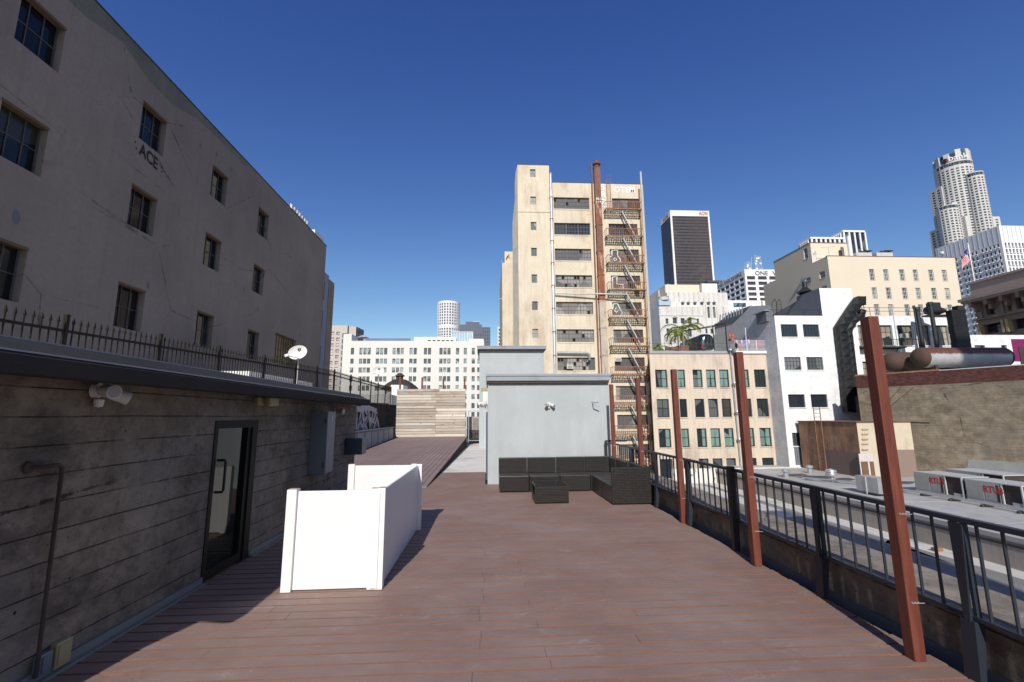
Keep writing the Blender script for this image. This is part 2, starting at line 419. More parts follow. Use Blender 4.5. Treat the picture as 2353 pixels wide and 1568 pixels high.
m_cream_side_lit = M('cream_concrete_side_lit', (.74, .64, .49), .95, .15, .7, 3, .35, streak=.25, bd=.05)  # paler copy of the cream, brightness of the lit side put into colour
m_beige = M('beige_concrete', (.62, .52, .41), .9, .08, .3, 4, .25, streak=.4, stain=(.25, .19, .15), stain_amt=.55, bd=.03)
m_wbrick = M_brick('white_painted_brick', (.82, .82, .8), (.68, .68, .66), .45, .16, .35, var=.03)
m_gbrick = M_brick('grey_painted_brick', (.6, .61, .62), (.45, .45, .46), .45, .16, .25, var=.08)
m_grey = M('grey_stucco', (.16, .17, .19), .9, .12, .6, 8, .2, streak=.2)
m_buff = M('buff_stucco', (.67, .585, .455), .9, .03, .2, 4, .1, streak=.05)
m_buff_shaded = M('buff_stucco_shaded', (.56, .49, .38), .9, .04, .2, 4, .2)  # darker copy of the buff with the side's shade put into the colour
m_offwhite = M('offwhite_paint', (.68, .66, .61), .9, .03, .05, 2, .1)
m_deco = M('white_terracotta', (.65, .63, .59), .8, .08, .3, 2, .2, streak=.3, stain=(.35, .3, .26), stain_amt=.5)
m_tower_white = M('tower_white', (.72, .72, .72), .7, .04, .05, 1, .05)
m_pinkstone = M('pink_granite', (.52, .45, .39), .8, .06, .1, 1, .1)
m_blueglass = M_glass('blue_curtain_glass', (.04, .08, .15), (.1, .2, .3), .4)
m_teal = M_glass('teal_glass', (.03, .05, .06), (.14, .3, .29), .55, .1)
m_tglass = M_glass('tower_glass', (.02, .022, .03), (.1, .14, .16), .3, .12)
m_curtain = M_glass('curtained_glass', (.02, .03, .03), (.16, .25, .22), .6, .2)
m_red_logo = M('red_letters', (.5, .01, .03), .6, .05, 1, 5, 0)
m_dkletters = M('dark_letters', (.06, .07, .09), .6, .05, 1, 5, 0)
m_paintw = M('graffiti_white', (.75, .75, .74), .8, .1, 2, 20, .05)
m_paintk = M('graffiti_black', (.03, .03, .03), .8, .1, 2, 20, .05)
m_brickred = M_brick('red_brick_parapet', (.1, .035, .03), (.12, .1, .09), .22, .075, .6, var=.45)
m_darkbrick = M_brick('dark_painted_brick', (.03, .028, .03), (.015, .015, .015), .34, .11, .7, var=.4)
m_tanwall = M_conc_wall('tan_board_concrete', (.255, .215, .155), (.07, .05, .035), .12, .5, (.12, .095, .065), (.19, .17, .14))
m_greywash = M('grey_wash_paint', (.27, .28, .27), .9, .12, 1, 6, .5, bd=.03)
m_roofw = M('rooftop_membrane', (.42, .41, .385), .9, .14, .35, 6, .15, stain=(.24, .23, .22), stain_amt=.6)
m_roofg = M('grey_roof_coating', (.76, .71, .63), .9, .1, .4, 6, .1, stain=(.27, .25, .23), stain_amt=.7)
m_curb = M('curb_plaster', (.38, .34, .29), .9, .1, .5, 6, .1, streak=.3)
m_floorlow = M('lower_roof_concrete', (.62, .59, .54), .95, .15, .3, 4, .2, stain=(.2, .19, .175), stain_amt=.7)
m_asph = M('asphalt_strip', (.24, .23, .215), .95, .15, .6, 8, .2)
m_ground = M('street_ground', (.07, .07, .07), .95, .2, .05, 1, .1)
m_post = M_wood('red_stained_wood', (.16, .047, .031), (.07, .018, .013), 'z', 1.0, .55)
m_rubber = M('dark_plastic', (.03, .03, .035), .5, .1, 3, 30, .03)
m_ltgrey = M('light_grey_metal', (.5, .5, .49), .5, .08, 1.5, 20, .03, stain=(.3, .28, .24), stain_amt=.3)
m_whitemet = M('white_metal', (.72, .72, .7), .45, .05, 2, 20, .03, spec=.5)
m_bluebox = M('grey_blue_enamel', (.13, .165, .21), .4, .06, 2, 20, .03, spec=.5)
m_bluebox2 = M('dark_blue_enamel', (.045, .065, .1), .4, .06, 2, 20, .03, spec=.5)
m_yellow = M('aged_ivory_plastic', (.36, .31, .17), .5, .08, 2, 20, .03, spec=.5)
m_lens = M_glass('lamp_lens', (.3, .3, .3), (.4, .4, .4), .5, .15)
m_frameb = M('bronze_window_frame', (.02, .02, .02), .5, .1, 1, 10, 0)
m_trim = M('grey_base_trim', (.2, .215, .22), .5, .1, 2, 20, .04)
def weathered_boards():
    t = NT('weathered_boards')
    a = t.n.new('ShaderNodeAttribute'); a.attribute_name = 'tint'
    off = t.comb(0.0, 0.0, t.math('MULTIPLY', a.outputs['Fac'], 37.0))
    vv = t.n.new('ShaderNodeVectorMath'); t.link(t.obj, vv.inputs[0]); t.link(off, vv.inputs[1])
    v = vv.outputs[0]
    g = t.noise(5, 6, .7, t.mapping(v, (.7, 1, 9)), .8)
    col = t.mix(t.ramp(g, .3, .7), (.72, .64, .54), (.38, .3, .23))
    hue = t.noise(.8, 4, .6, t.mapping(v, (.8, 1, 2)))
    col = t.mix(t.math('MULTIPLY', t.ramp(hue, .5, .66), .7), col, (.36, .17, .07))
    gr = t.noise(1.1, 4, .6, t.mapping(v, (.7, 1, 1.5), (8, 0, 3)))
    col = t.mix(t.math('MULTIPLY', t.ramp(gr, .5, .62), .75), col, (.6, .58, .54))
    col = t.mix(t.ramp(a.outputs['Fac'], 0, 1, 0, .75), col, (.22, .18, .145))
    col = t.mix(t.ramp(t.math('FRACT', t.math('MULTIPLY', a.outputs['Fac'], 7.3)), .6, 1, 0, .8), col, (.74, .68, .58))
    k = t.voro(2.6, t.mapping(v, (1, 1, 1.8)))
    col = t.mix(t.math('MULTIPLY', t.ramp(k.outputs['Distance'], .06, .14, 1, 0), .85), col, (.06, .035, .02))
    t.bump(g, .5, .01)
    return t.out(col, .85, 0, .2)
m_boards = weathered_boards()
def wicker():
    t = NT('black_wicker'); u, v = t.boxuv()
    n = t.n.new('ShaderNodeTexBrick'); t.link(t.comb(u, v), n.inputs['Vector'])
    n.inputs['Scale'].default_value = 1; n.inputs['Brick Width'].default_value = .058; n.inputs['Row Height'].default_value = .029
    n.inputs['Mortar Size'].default_value = .008; n.inputs['Mortar Smooth'].default_value = .7
    n.inputs['Color1'].default_value = (1, 1, 1, 1); n.inputs['Color2'].default_value = (.55, .55, .55, 1); n.inputs['Mortar'].default_value = (0, 0, 0, 1)
    vary = t.noise(30, 2)
    g = t.n.new('ShaderNodeNewGeometry')
    col = t.mix(n.outputs['Color'], (.003, .0025, .002), (.06, .052, .047))  # weave highlights and dark gaps are put into the strand colours
    col = t.mix(t.math('MULTIPLY', t.ramp(vary, .55, .75), .5), col, (.02, .017, .015))
    t.bump(t.math('SUBTRACT', 1.0, n.outputs['Fac']), 1.0, .012)
    return t.out(col, .36, 0, .6)
m_wicker = wicker()
m_tglasstop = M_glass('table_glass', (.008, .008, .01), (.01, .01, .01), .1, .04, .8, .0)
# ================================================================ GROUND AND ROOF SURFACES
g = MB(); g.poly([(-6000, -3000, -25), (6000, -3000, -25), (6000, 9000, -25), (-6000, 9000, -25)])
struct('ground', g, m_ground)
# main deck: boards run across, cut to random lengths
d = MB(); y = -2.6; pitch = .1475
while y < 14.05:
    x = -2.84
    joints = []
    xr = 3.06 if y < 11.5 else -.02
    cuts = sorted([c for c in (-.06 + U(-.05, .05) + .45 * (R() < .3), 1.6 + U(-.5, .6) if R() < .35 else 9, -1.9 + U(-.3, .3) if R() < .35 else 9) if c < xr - .4])
    xs = [x] + cuts + [xr + U(-.012, .012)]
    for a, b in zip(xs[:-1], xs[1:]):
        a2, b2 = a + .0012, b - .0012; t = U(.05, 1); y0, y1 = y + .0045, y + pitch - .0045; ch = .006
        zt = U(-.0012, .0012)
        d.poly([(a2, y0 + ch, zt), (b2, y0 + ch, zt), (b2, y1 - ch, zt), (a2, y1 - ch, zt)], 0, t)
        d.poly([(a2, y0, zt - ch), (b2, y0, zt - ch), (b2, y0 + ch, zt), (a2, y0 + ch, zt)], 1, t)
        d.poly([(a2, y1, zt - ch), (b2, y1, zt - ch), (b2, y1 - ch, zt), (a2, y1 - ch, zt)], 1, t)
        d.poly([(a2, y0, -.025), (b2, y0, -.025), (b2, y0, zt - ch), (a2, y0, zt - ch)], 1, t)
        d.poly([(b2, y0, -.025), (b2, y1, -.025), (b2, y1, zt - ch), (b2, y0, zt - ch)], 1, t)
    y += pitch
struct('deck', d, [m_deck, m_groove])
s = MB(); s.box(-2.84, 3.0, -2.6, 14.1, -.2, -.026); s.box(3.001, 3.185, -4, 14.1, -.2, -.06); struct('joists_and_gap_shade', s, m_dark)  # dark slab under the boards; edge strip stands in for the gap's shadow
# rear deck: tilted plane, boards run away from the camera
rd = MB()
slope = .0345; y0, y1 = 11.15, 25.9
def rz(yy): return .035 + slope * (yy - 11.3)
k = 0; x = -5.08
while x < -1.45:
    w = .148; t = U(.05, 1)
    segs = [y0, U(13, 17), U(19, 23), y1]
    def sx(xx, yy): return xx + (yy - y0) * .0228
    for a, b in zip(segs[:-1], segs[1:]):
        t = U(.05, 1); a += .002; b -= .002
        P4 = [(sx(x + .006, a), a, rz(a)), (sx(x + w - .006, a), a, rz(a)), (sx(x + w - .006, b), b, rz(b)), (sx(x + .006, b), b, rz(b))]
        lo = [(p[0], p[1], p[2] - .03) for p in P4]
        rd.hexa(lo + P4, 0, t)
    x += w
xe = x
struct('rear_deck', rd, [m_rdeck])
sk = MB()
sk.hexa([(-5.05, y0, -.02), (xe - .02, y0, -.02), (xe - .02 + 14.7 * .0228, y1, -.02), (-5.05, y1, -.02),
         (-5.05, y0, rz(y0) - .032), (xe - .02, y0, rz(y0) - .032), (xe - .02 + 14.7 * .0228, y1, rz(y1) - .032), (-5.05, y1, rz(y1) - .032)])
struct('rear_deck_frame', sk, m_dark)
f = MB(); f.box(-5.6, 3.2, 14.12, 60, -.3, -.012); struct('grey_roof', f, m_roofg)
f = MB(); f.box(3.75, 24.9, -12, 49.2, -6, -5.6); struct('lower_roof', f, m_floorlow)
f = MB(); f.poly([at(2000, 1290, Z=-5.596), at(2353, 1385, Z=-5.596), at(2353, 1332, Z=-5.596), at(1850, 1185, Z=-5.596), at(1800, 1190, Z=-5.596)])
f.poly([(22.6, 12, -5.596), (23.4, 12, -5.596), (23.2, 48, -5.596), (22.5, 48, -5.596)])
struct('asphalt_patch', f, m_asph)
f = MB(); f.box(24.9, 60, -12, 53.2, -8, -4.2)
struct('upper_roof', f, [m_roofw])
# ================================================================ RIGHT: parapet, railing, timber posts
pr = thing('parapet_wall', 'low board-marked concrete parapet running along the right edge of the deck', 'wall', (3.4, 5, 0))
b = MB(); b.box(3.2, 3.7, -4, 60, .035, .33); b.build('concrete_wall', m_parapet, pr)
b = MB(); b.box(3.19, 3.72, -4, 60, -7.0, .033); b.build('painted_base', m_band, pr)
b = MB(); b.box(3.17, 3.74, -4, 60, .332, .35); b.build('coping', m_parapet, pr)
rl = thing('deck_railing', 'dark blue-grey metal railing with round balusters along the right side of the deck', 'railing', (3.1, 5, 0))
b = MB(); b.box(3.075, 3.125, .2, 11.4, .94, .975); b.build('top_rail', m_rail, rl, bevel=.004)
b = MB(); b.box(3.08, 3.12, .2, 11.4, .35, .378); b.build('bottom_rail', m_rail, rl, bevel=.004)
legs = [1.62, 2.98, 4.3, 7.05, 8.4, 9.8, 11.2]
for ly in legs:
    b = MB()
    for dy in (-.035, .035):
        b.box(3.084, 3.116, ly + dy - .011, ly + dy + .011, .379, .938)
    # tapered blade below the bottom rail down to the deck
    b.hexa([(3.035, ly - .05, 0), (3.075, ly - .05, 0), (3.075, ly + .05, 0), (3.035, ly + .05, 0),
            (3.06, ly - .045, .348), (3.13, ly - .045, .348), (3.13, ly + .045, .348), (3.06, ly + .045, .348)])
    b.hexa([(3.06, ly - .02, .348), (3.078, ly - .02, .348), (3.078, ly + .02, .348), (3.06, ly + .02, .348),
            (3.074, ly - .045, .938), (3.084, ly - .045, .938), (3.084, ly + .045, .938), (3.074, ly + .045, .938)])
    b.build('post', m_rail, rl)
b = MB(); b.box(3.03, 3.11, 5.72, 5.79, 0, 1.0); b.build('gate_post', m_black, rl)
yy = .35; nb = 0
while yy < 11.3:
    if min(abs(yy - l) for l in legs + [5.75]) > .055:
        b = MB(); b.tube([(3.1, yy, .378), (3.1, yy, .94)], .0105, 6); b.build('baluster', m_rail, rl, smooth=True); nb += 1
    yy += .148
ret = thing('end_railing', 'short return of dark railing beside the grey stair hut', 'railing', (3.2, 11.4, 0))
b = MB(); b.box(2.96, 3.5, 11.42, 11.46, .99, 1.03); b.build('top_rail', m_rail, ret)
b = MB(); b.box(2.94, 3.0, 11.4, 11.46, 0, 1.0); b.build('post', m_rail, ret)
post_spec = [(3.2, 'red-brown timber post nearest the camera, tallest at right of the deck'),
             (5.15, 'second red-brown timber post from the camera, bolted to the railing'),
             (7.18, 'third red-brown timber post from the camera, in front of the beige windows'),
             (8.95, 'red-brown timber post rising just behind the right end of the wicker sofa'),
             (10.75, 'red-brown timber post farthest back, beside the grey stair hut')]
for (py, lab), px0 in zip(post_spec, (2.876, 2.94, 3.0, 2.99, 2.95)):
    r = thing('timber_post', lab, 'post', (px0, py, 0), 'timber posts along the railing')
    b = MB(); b.box(px0, px0 + .082, py, py + .085, 0.001, 2.372); b.build('beam', m_post, r, bevel=.006)
    for z in (.37, .95):
        c = MB()
        for k in range(3): c.tube([(px0 + .03 + k * .022, py - .004, z + .0), (px0 + .03 + k * .022, py + .001, z)], .006, 6)
        c.tube([(px0 + .03, py - .002, z - .004), (px0 + .12, py - .002, z - .006)], .003, 5)
        c.build('bolts', m_galv, r)
# ================================================================ LEFT: concrete hut with eave, door, lights
ch = thing('concrete_hut', 'dark board-marked concrete rooftop building with a long grey gutter on the left', 'building', (-2.86, 5, 0))
fc = rightf(-2.86)
b = MB(); wall(b, fc, 1.25, 10.36, -.1, 2.02, [(5.06, 5.97, -.1, 1.62)], .12)
b.poly([(-2.86, 1.25, -.1), (-9.0, 1.25, -.1), (-9.0, 1.25, 2.1), (-2.86, 1.25, 2.02)]); b.poly([(-2.86, 10.36, -.1), (-6.0, 10.36, -.1), (-6.0, 10.36, 2.1), (-2.86, 10.36, 2.02)]); b.build('wall', m_conc, ch)
b = MB(); b.poly([(-2.72, 1.25, 2.115), (-2.72, 10.1, 2.115), (-5.9, 10.1, 2.16), (-5.9, -8, 2.16)])
b.poly([(-5.9, -8, 2.16), (-5.9, 36, 2.16), (-13, 36, 2.2), (-13, -8, 2.2)]); b.build('roof', m_roofg, ch)
gt = MB()
prof = [(-2.86, 1.93), (-2.56, 1.885), (-2.5, 1.895), (-2.485, 1.94), (-2.48, 1.99), (-2.5, 2.012)]
for (xa, za), (xb, zb) in zip(prof[:-1], prof[1:]): gt.poly([(xa, 1.25, za), (xa, 10.05, za), (xb, 10.05, zb), (xb, 1.25, zb)])
gt.poly([(x_, 10.05, z_) for x_, z_ in prof] + [(-2.86, 10.05, 2.1)])
gt.poly([(x_, 1.25, z_) for x_, z_ in prof] + [(-2.86, 1.25, 2.1)])
gt.poly([(-2.515, 1.25, 2.0), (-2.515, 10.05, 2.0), (-2.72, 10.05, 2.115), (-2.72, 1.25, 2.115)])
go = gt.build('gutter', m_gutter, ch)
b = MB(); b.box(-2.51, -2.49, 1.25, 10.06, 2.008, 2.018); b.build('lip_highlight', m_pale_lip, go)  # pale strip paints the bright highlight along the gutter's rim
b = MB(); b.box(-2.73, -2.715, 1.25, 10.06, 2.112, 2.121); b.build('roof_edge', m_pale_lip, go)
b = MB(); b.box(-2.86, -2.83, 1.25, 5.05, .012, .075); b.box(-2.83, -2.79, 1.25, 5.05, .002, .02); b.box(-2.86, -2.83, 5.98, 10.3, .012, .075); b.box(-2.83, -2.79, 5.98, 10.3, .002, .02); b.build('base_trim', m_trim, ch)
# the door
m_doorfr = M('door_frame_black', (.008, .009, .009), .6, .1, 2, 20, .02, spec=.2)
dr = MB()
for q in ((5.06, 5.12), (5.85, 5.97)): dr.box(-2.93, -2.85, q[0], q[1], 0.0, 1.62)
dr.box(-2.93, -2.85, 5.12, 5.85, 1.535, 1.62); dr.box(-2.93, -2.87, 5.12, 5.85, 0.0, .1); dr.box(-2.93, -2.868, 5.77, 5.85, .1, 1.535)
do = dr.build('door', m_doorfr, ch)
gl = NT('door_glass'); m_doorg = gl.out((.008, .012, .011), .02, 0, .3)
b = MB(); b.box(-2.915, -2.905, 5.12, 5.77, .1, 1.535); b.build('glass_panel', m_doorg, do)
b = MB(); b.tube([(-2.88, 5.2, 1.2), (-2.8, 5.2, 1.2), (-2.79, 5.2, 1.17), (-2.79, 5.2, .9), (-2.8, 5.2, .87), (-2.88, 5.2, .87)], .014, 8); b.build('handle', m_black, do, smooth=True)
# things fixed to the hut wall
def flood(name, lab, loc, mat, s=1.0, axis=(1, .35, -.25), heads=2, sensor=True):
    r = thing(name, lab, 'floodlight', loc); x, y, z = loc
    nrm = Vector((axis[0], axis[1], 0)).normalized(); side = Vector((-nrm.y, nrm.x, 0))
    b = MB(); p = Vector(loc); b.tube([p, p + nrm * .045 * s], .065 * s, 14); b.build('base', mat, r, smooth=True)
    for k in range(heads):
        sg = (-1, 1)[k] if heads > 1 else 0
        a = p + nrm * .05 * s + side * sg * .03 * s; dirn = (nrm * .8 + side * sg * .55 + Vector((0, 0, -.35 if k else -.1))).normalized()
        b = MB(); b.tube([a, a + dirn * .03 * s], .02 * s, 8)
        b.tube([a + dirn * .03 * s, a + dirn * .06 * s, a + dirn * .2 * s], [.035 * s, .05 * s, .058 * s], 14); h = b.build('lamp_head', mat, r, smooth=True)
        c = MB(); c.tube([a + dirn * .2 * s, a + dirn * .203 * s], .05 * s, 14); c.build('lens', m_lens, h)
    if sensor:
        q = p + nrm * .05 * s + Vector((0, 0, -.1 * s)); b = MB(); b.lathe(q, [(.0, -.045 * s), (.03 * s, -.04 * s), (.036 * s, 0), (.036 * s, .02 * s), (0, .022 * s)], 12); b.build('sensor', mat, r, smooth=True)
    return r
flood('floodlight', 'white twin-head floodlight with round sensor under the long gutter near the camera', (-2.86, 3.5, 1.855), m_whitemet, .85, (1, .25))
flood('floodlight', 'small grey twin floodlight on the hut wall above the tall electrical cabinet', (-2.86, 8.85, 1.77), m_ltgrey, .8, (1, .3))
r = thing('emergency_light', 'aged yellow emergency light box under the eave above the door', 'wall light', (-2.86, 6.05, 1.8))
b = MB(); b.box(-2.859, -2.8, 5.82, 6.2, 1.8, 1.9); b.build('backplate', m_yellow, r, bevel=.01)
b = MB(); b.box(-2.8, -2.72, 5.95, 6.22, 1.79, 1.91); b.build('housing', m_yellow, r, bevel=.02)
r = thing('electrical_cabinet', 'tall narrow grey electrical cabinet on the concrete wall right of the door', 'electrical box', (-2.86, 8.0, .75))
b = MB(); b.box(-2.858, -2.6, 7.72, 8.12, .74, 1.74); b.build('cabinet', m_bluebox, r, bevel=.006)
b = MB(); b.box(-2.598, -2.59, 7.73, 8.11, .75, 1.73); dq = b.build('door', m_bluebox, r, bevel=.003)
b = MB(); b.box(-2.589, -2.585, 7.9, 7.97, 1.58, 1.68); b.build('label_plate', m_ltgrey, dq)
b = MB(); b.box(-2.64, -2.60, 7.709, 7.72, .85, .92); b.box(-2.64, -2.60, 7.709, 7.72, 1.55, 1.62); b.build('latch', m_bluebox2, r)
p1 = at(783, 1008, Y=9.6); p2 = at(831, 1045, Y=9.6)
r = thing('control_box', 'dark blue square control box sticking out at the end of the concrete wall', 'electrical box', (-2.8, 9.6, p2.z))
b = MB(); b.box(-2.86, p2.x, 9.6, 9.95, p2.z, p1.z); b.build('cabinet', m_bluebox2, r, bevel=.006)
b = MB(); b.box(-2.83, p2.x - .01, 9.592, 9.6, p2.z + .01, p1.z - .01); b.build('door', m_bluebox2, r)
r = thing('vent_pipe', 'dark rusted elbow pipe running down the concrete wall nearest the camera', 'pipe', (-2.82, 3.28, .05))
b = MB(); b.tube([(-2.86, 3.1, 1.352), (-2.82, 3.14, 1.352), (-2.815, 3.26, 1.352), (-2.815, 3.285, 1.335), (-2.815, 3.29, 1.3), (-2.815, 3.32, .05)], [.011, .011, .013, .014, .012, .012], 10); b.build('pipe', m_iron, r, smooth=True)
b = MB(); b.lathe((-2.858, 3.1, 1.352), [(.04, 0), (.035, .012), (.0, .014)], 12, axis='x'); b.build('flange', m_iron, r)
for (a, c, zz0, zz1, mm, lab) in ((3.33, 3.42, .04, .17, m_bluebox, 'small grey-blue outlet box low on the wall beside the pipe'), (3.44, 3.56, .03, .19, m_yellow, 'small ivory outlet box low on the wall above the trim')):
    r = thing('outlet_box', lab, 'outlet', (-2.85, a, zz0))
    b = MB(); b.box(-2.859, -2.81, a, c, zz0, zz1); b.build('housing', mm, r, bevel=.008)
    b = MB(); b.box(-2.809, -2.804, a + .015, c - .015, zz0 + .02, zz1 - .02); b.build('cover', mm, r, bevel=.002)
# ================================================================ FENCE on the left roof
fn = thing('picket_fence', 'long spear-topped dark metal fence running along the left roof edge', 'fence', (-6, 10, 2.2))
FX = -6.0
ys = [2.9, 4.83, 6.73, 8.63, 10.5, 12.6, 14.66, 16.5, 18.36, 20.6, 22.2, 24.2, 25.8, 27.6, 29.3]
def fz(yv): return 3.0 + (min(max(yv, 5), 18) - 5) * .034
for i, yv in enumerate(ys):
    b = MB(); b.box(FX - .025, FX + .025, yv - .025, yv + .025, 2.16, fz(yv) + .07); b.build('post', m_fence, fn)
for a, c in zip(ys[:-1], ys[1:]):
    b = MB(); za, zc = fz(a), fz(c)
    b.bar((FX, a + .03, za - .17), (FX, c - .03, zc - .17), .03, .04); b.bar((FX, a + .03, 2.34), (FX, c - .03, 2.34), .03, .04)
    b.build('rail', m_fence, fn)
    b = MB(); n = int((c - a) / .113)
    for j in range(1, n):
        yv = a + (c - a) * j / n; zz = za + (zc - za) * j / n
        b.box(FX - .007, FX + .007, yv - .007, yv + .007, 2.24, zz - .07)
        q = zz - .07
        for (w0, h0, w1, h1) in ((.007, 0, .014, .03), (.014, .03, .001, .11)):
            b.hexa([(FX - w0, yv - w0, q + h0), (FX + w0, yv - w0, q + h0), (FX + w0, yv + w0, q + h0), (FX - w0, yv + w0, q + h0),
                    (FX - w1, yv - w1, q + h1), (FX + w1, yv - w1, q + h1), (FX + w1, yv + w1, q + h1), (FX - w1, yv + w1, q + h1)])
    b.build('picket_panel', m_fence, fn)
# satellite dishes
def dish(lab, loc, s, base_z):
    r = thing('satellite_dish', lab, 'satellite dish', loc, 'satellite dishes behind the fence')
    c = Vector(loc); n = Vector((.3, -.93, .1)).normalized(); u = Vector((1, .13, 0)).normalized(); v = n.cross(u).normalized()
    if v.z < 0: v = -v
    u = (u + v * .35).normalized(); v = n.cross(u).normalized()
    if v.z < 0: v = -v
    b = MB(); rings = 5; seg = 24; base = 0
    for k in range(rings + 1):
        rr = k / rings
        for j in range(seg):
            a = 2 * math.pi * j / seg
            b.v.append(tuple(c + u * (.47 * s * rr * math.cos(a)) + v * (.36 * s * rr * math.sin(a)) + n * (.1 * s * rr * rr)))
    for k in range(rings):
        for j in range(seg): b.f.append((k * seg + j, k * seg + (j + 1) % seg, (k + 1) * seg + (j + 1) % seg, (k + 1) * seg + j)); b.mi.append(0); b.t.append(0)
    dd = b.build('reflector', m_whitemet, r, smooth=True)
    b = MB(); q = c + u * .12 * s + v * .13 * s + n * .035 * s
    pts = [q + (u * math.cos(a) + v * math.sin(a)) * .085 * s + n * .02 * s for a in [math.radians(x) for x in range(100, 271, 17)]]
    b.poly(pts); b.poly([q + u * x_ * s + v * y_ * s + n * .022 * s for x_, y_ in ((-.0, .085), (.09, .05), (.07, -.03), (.0, -.085), (.03, 0))])
    b.build('logo', m_paintk, dd)
    b = MB(); foot = c - v * .33 * s + n * .08 * s; tip = foot + (-u * .55 + v * .22 + n * .5) * s
    b.bar(foot, tip, .035 * s, .035 * s); b.build('feed_arm', m_ltgrey, r)
    b = MB(); b.bar(tip - u * .06 * s, tip + u * .1 * s, .1 * s, .12 * s); b.build('receiver', m_whitemet, r)
    b = MB(); b.tube([c - n * .03 * s, c - n * .12 * s - v * .15 * s, (c.x, c.y + .15 * s, c.z - .5 * s), (c.x, c.y + .15 * s, base_z)], .03 * s, 8); b.build('mast', m_ltgrey, r)
dish('large white satellite dish on a mast behind the fence, nearer to the camera', tuple(at(684, 811, Y=18)), .75, 2.2)
dish('smaller white satellite dish farther along the fence, before the white hotel block', tuple(at(869, 853, Y=27)), .72, 2.2)
# long white AC cabinet behind the fence
pa = at(575, 850, X=-9.0); pb = at(700, 849, X=-9.0)
r = thing('rooftop_air_conditioner', 'long low white ribbed air conditioner behind the picket fence', 'air conditioner', (-9.5, pa.y, 2.2))
b = MB(); b.box(-10.5, -9.0, pa.y, pb.y + 1.2, 2.2, pa.z - .05)
k = pa.y + .3
while k < pb.y: b.box(-9.0, -8.965, k, k + .03, 2.25, pa.z - .08); k += .34
b.build('cabinet', m_whitemet, r)
b = MB()
for k in range(9): b.box(-8.965, -8.95, pa.y + 1.0 + k * .16, pa.y + 1.1 + k * .16, 2.45, pa.z - .35)
b.build('grille', m_black, r)
# ================================================================ LEFT TALL BUILDING
M_sash = M('aged_sash', (.12, .12, .12), .7, .2, 2, 20, .05)
lb = thing('stucco_building', 'tall mauve stucco building wall with sash windows on the left', 'building', (-13, 20, -25))
LZ = 15.35
lbf = rightf(-13)
cols = [(11.75 - 4.4, 13.09 - 4.4), (11.77, 13.09), (16.33, 17.62), (20.8, 22.06), (25.23, 26.47)]
rows = [(12.02, 13.59), (8.62, 10.2), (4.85, 6.46)]
holes = [(a, c, z0, z1) for a, c in cols for z0, z1 in rows] + [(28.45, 31.58, 5.0, 6.85)]
b = MB(); wall(b, lbf, -20, 36.1, -25, LZ - .9, holes, .26)
shell(b, -30, -13, -20, 36.1, -25, LZ, 'rf'); b.build('wall', m_lb, lb)
b = MB()
n = 40; pts = []
for i in range(n + 1):
    yv = -20 + 56.1 * i / n; pts.append((yv, LZ - .35 - (.0 if yv > 20 else (.45 + .4 * math.sin(i * 1.7) * R()) * (1 if yv < 19 else .3))))
b.poly([(-12.995, yv, zz) for yv, zz in pts if yv < 24] + [(-12.995, 23.9, LZ), (-12.995, -20, LZ)])
b.build('grime_band', m_lb_grime, lb)
b = MB(); b.poly([(-13, -20, LZ - .9), (-13, 36.1, LZ - .9), (-13, 36.1, LZ), (-13, -20, LZ)]); b.build('parapet', m_lb, lb)
b = MB(); b.box(-13.3, -12.97, -20, 36.12, LZ, LZ + .05); b.build('coping', m_iron, lb)
for h in holes[:-1]:
    w = window(lb, lbf, (h[0], h[1], h[2], h[3]), .26, M_sash, m_glass_dim, 3, 2, .045, .022, .06)
    c = MB(); c.box(-13.2, -12.99, h[0] - .02, h[1] + .02, h[3] - .085, h[3] + .0); c.build('lintel', m_lintel, w)
window(lb, lbf, holes[-1], .26, m_lintel, m_glass_y, 9, 4, .06, .04, .06)
gtxt = MB(); text_mesh(gtxt, 'ACE', (-12.99, 16.42, 11.42), (0, 1, -.12), (0, -.05, 1), .5, 1.0, 0, .03)
for (yq, zq) in ((16.2, 11.75), (16.28, 11.55), (17.62, 11.55), (17.66, 11.4)): gtxt.tube([(-12.99, yq, zq), (-12.98, yq, zq)], .035, 6)
gtxt.build('graffiti', m_paintk, lb)
sc_ = MB()
for (px, py, s) in ((40, 500, .5), (300, 207, .3), (460, 335, .3), (498, 354, .4), (531, 390, .3), (600, 440, .35), (630, 632, .2), (690, 770, .3), (340, 655, .4), (560, 665, .3)):
    p = at(px, py, X=-12.993); q = []
    for j in range(9):
        a = 2 * math.pi * j / 9; rr = s * U(.25, .6); q.append(p + Vector((0, math.cos(a) * rr * .5, math.sin(a) * rr)))
    sc_ = MB(); sc_.poly(q); sc_.build('plaster_scar', m_grey, lb)
r = thing('antenna_rack', 'row of cell antennas on a rack above the left building roof', 'antenna', (-13.5, 29.5, LZ))
a = at(668, 470, X=-13.6); c = at(703, 516, X=-13.6)
b = MB(); b.bar((a.x, a.y, LZ + .9), (c.x, c.y, LZ + .9), .04, .04); b.bar((a.x, a.y, LZ + .5), (c.x, c.y, LZ + .5), .04, .04)
for j in range(5): yv = a.y + (c.y - a.y) * j / 4; b.bar((a.x, yv, LZ - .6), (a.x, yv, LZ + 1.0), .05, .05)
b.build('frame', m_ltgrey, r)
for j in range(7):
    yv = a.y + (c.y - a.y) * j / 6; b = MB(); b.box(a.x + .04, a.x + .14, yv - .06, yv + .06, LZ + .3, LZ + .9); b.build('antenna_panel', m_ltgrey, r)
a = at(718, 526, X=-13.4); c = at(742, 530, X=-13.4)
r = thing('roof_chimney', 'small white chimney block on the corner of the left building', 'chimney', (-13.8, a.y, LZ))
zc_ = at(720, 527, X=-13.3).z; y0c, y1c = at(722, 530, X=-13.3).y, at(741, 545, X=-13.3).y
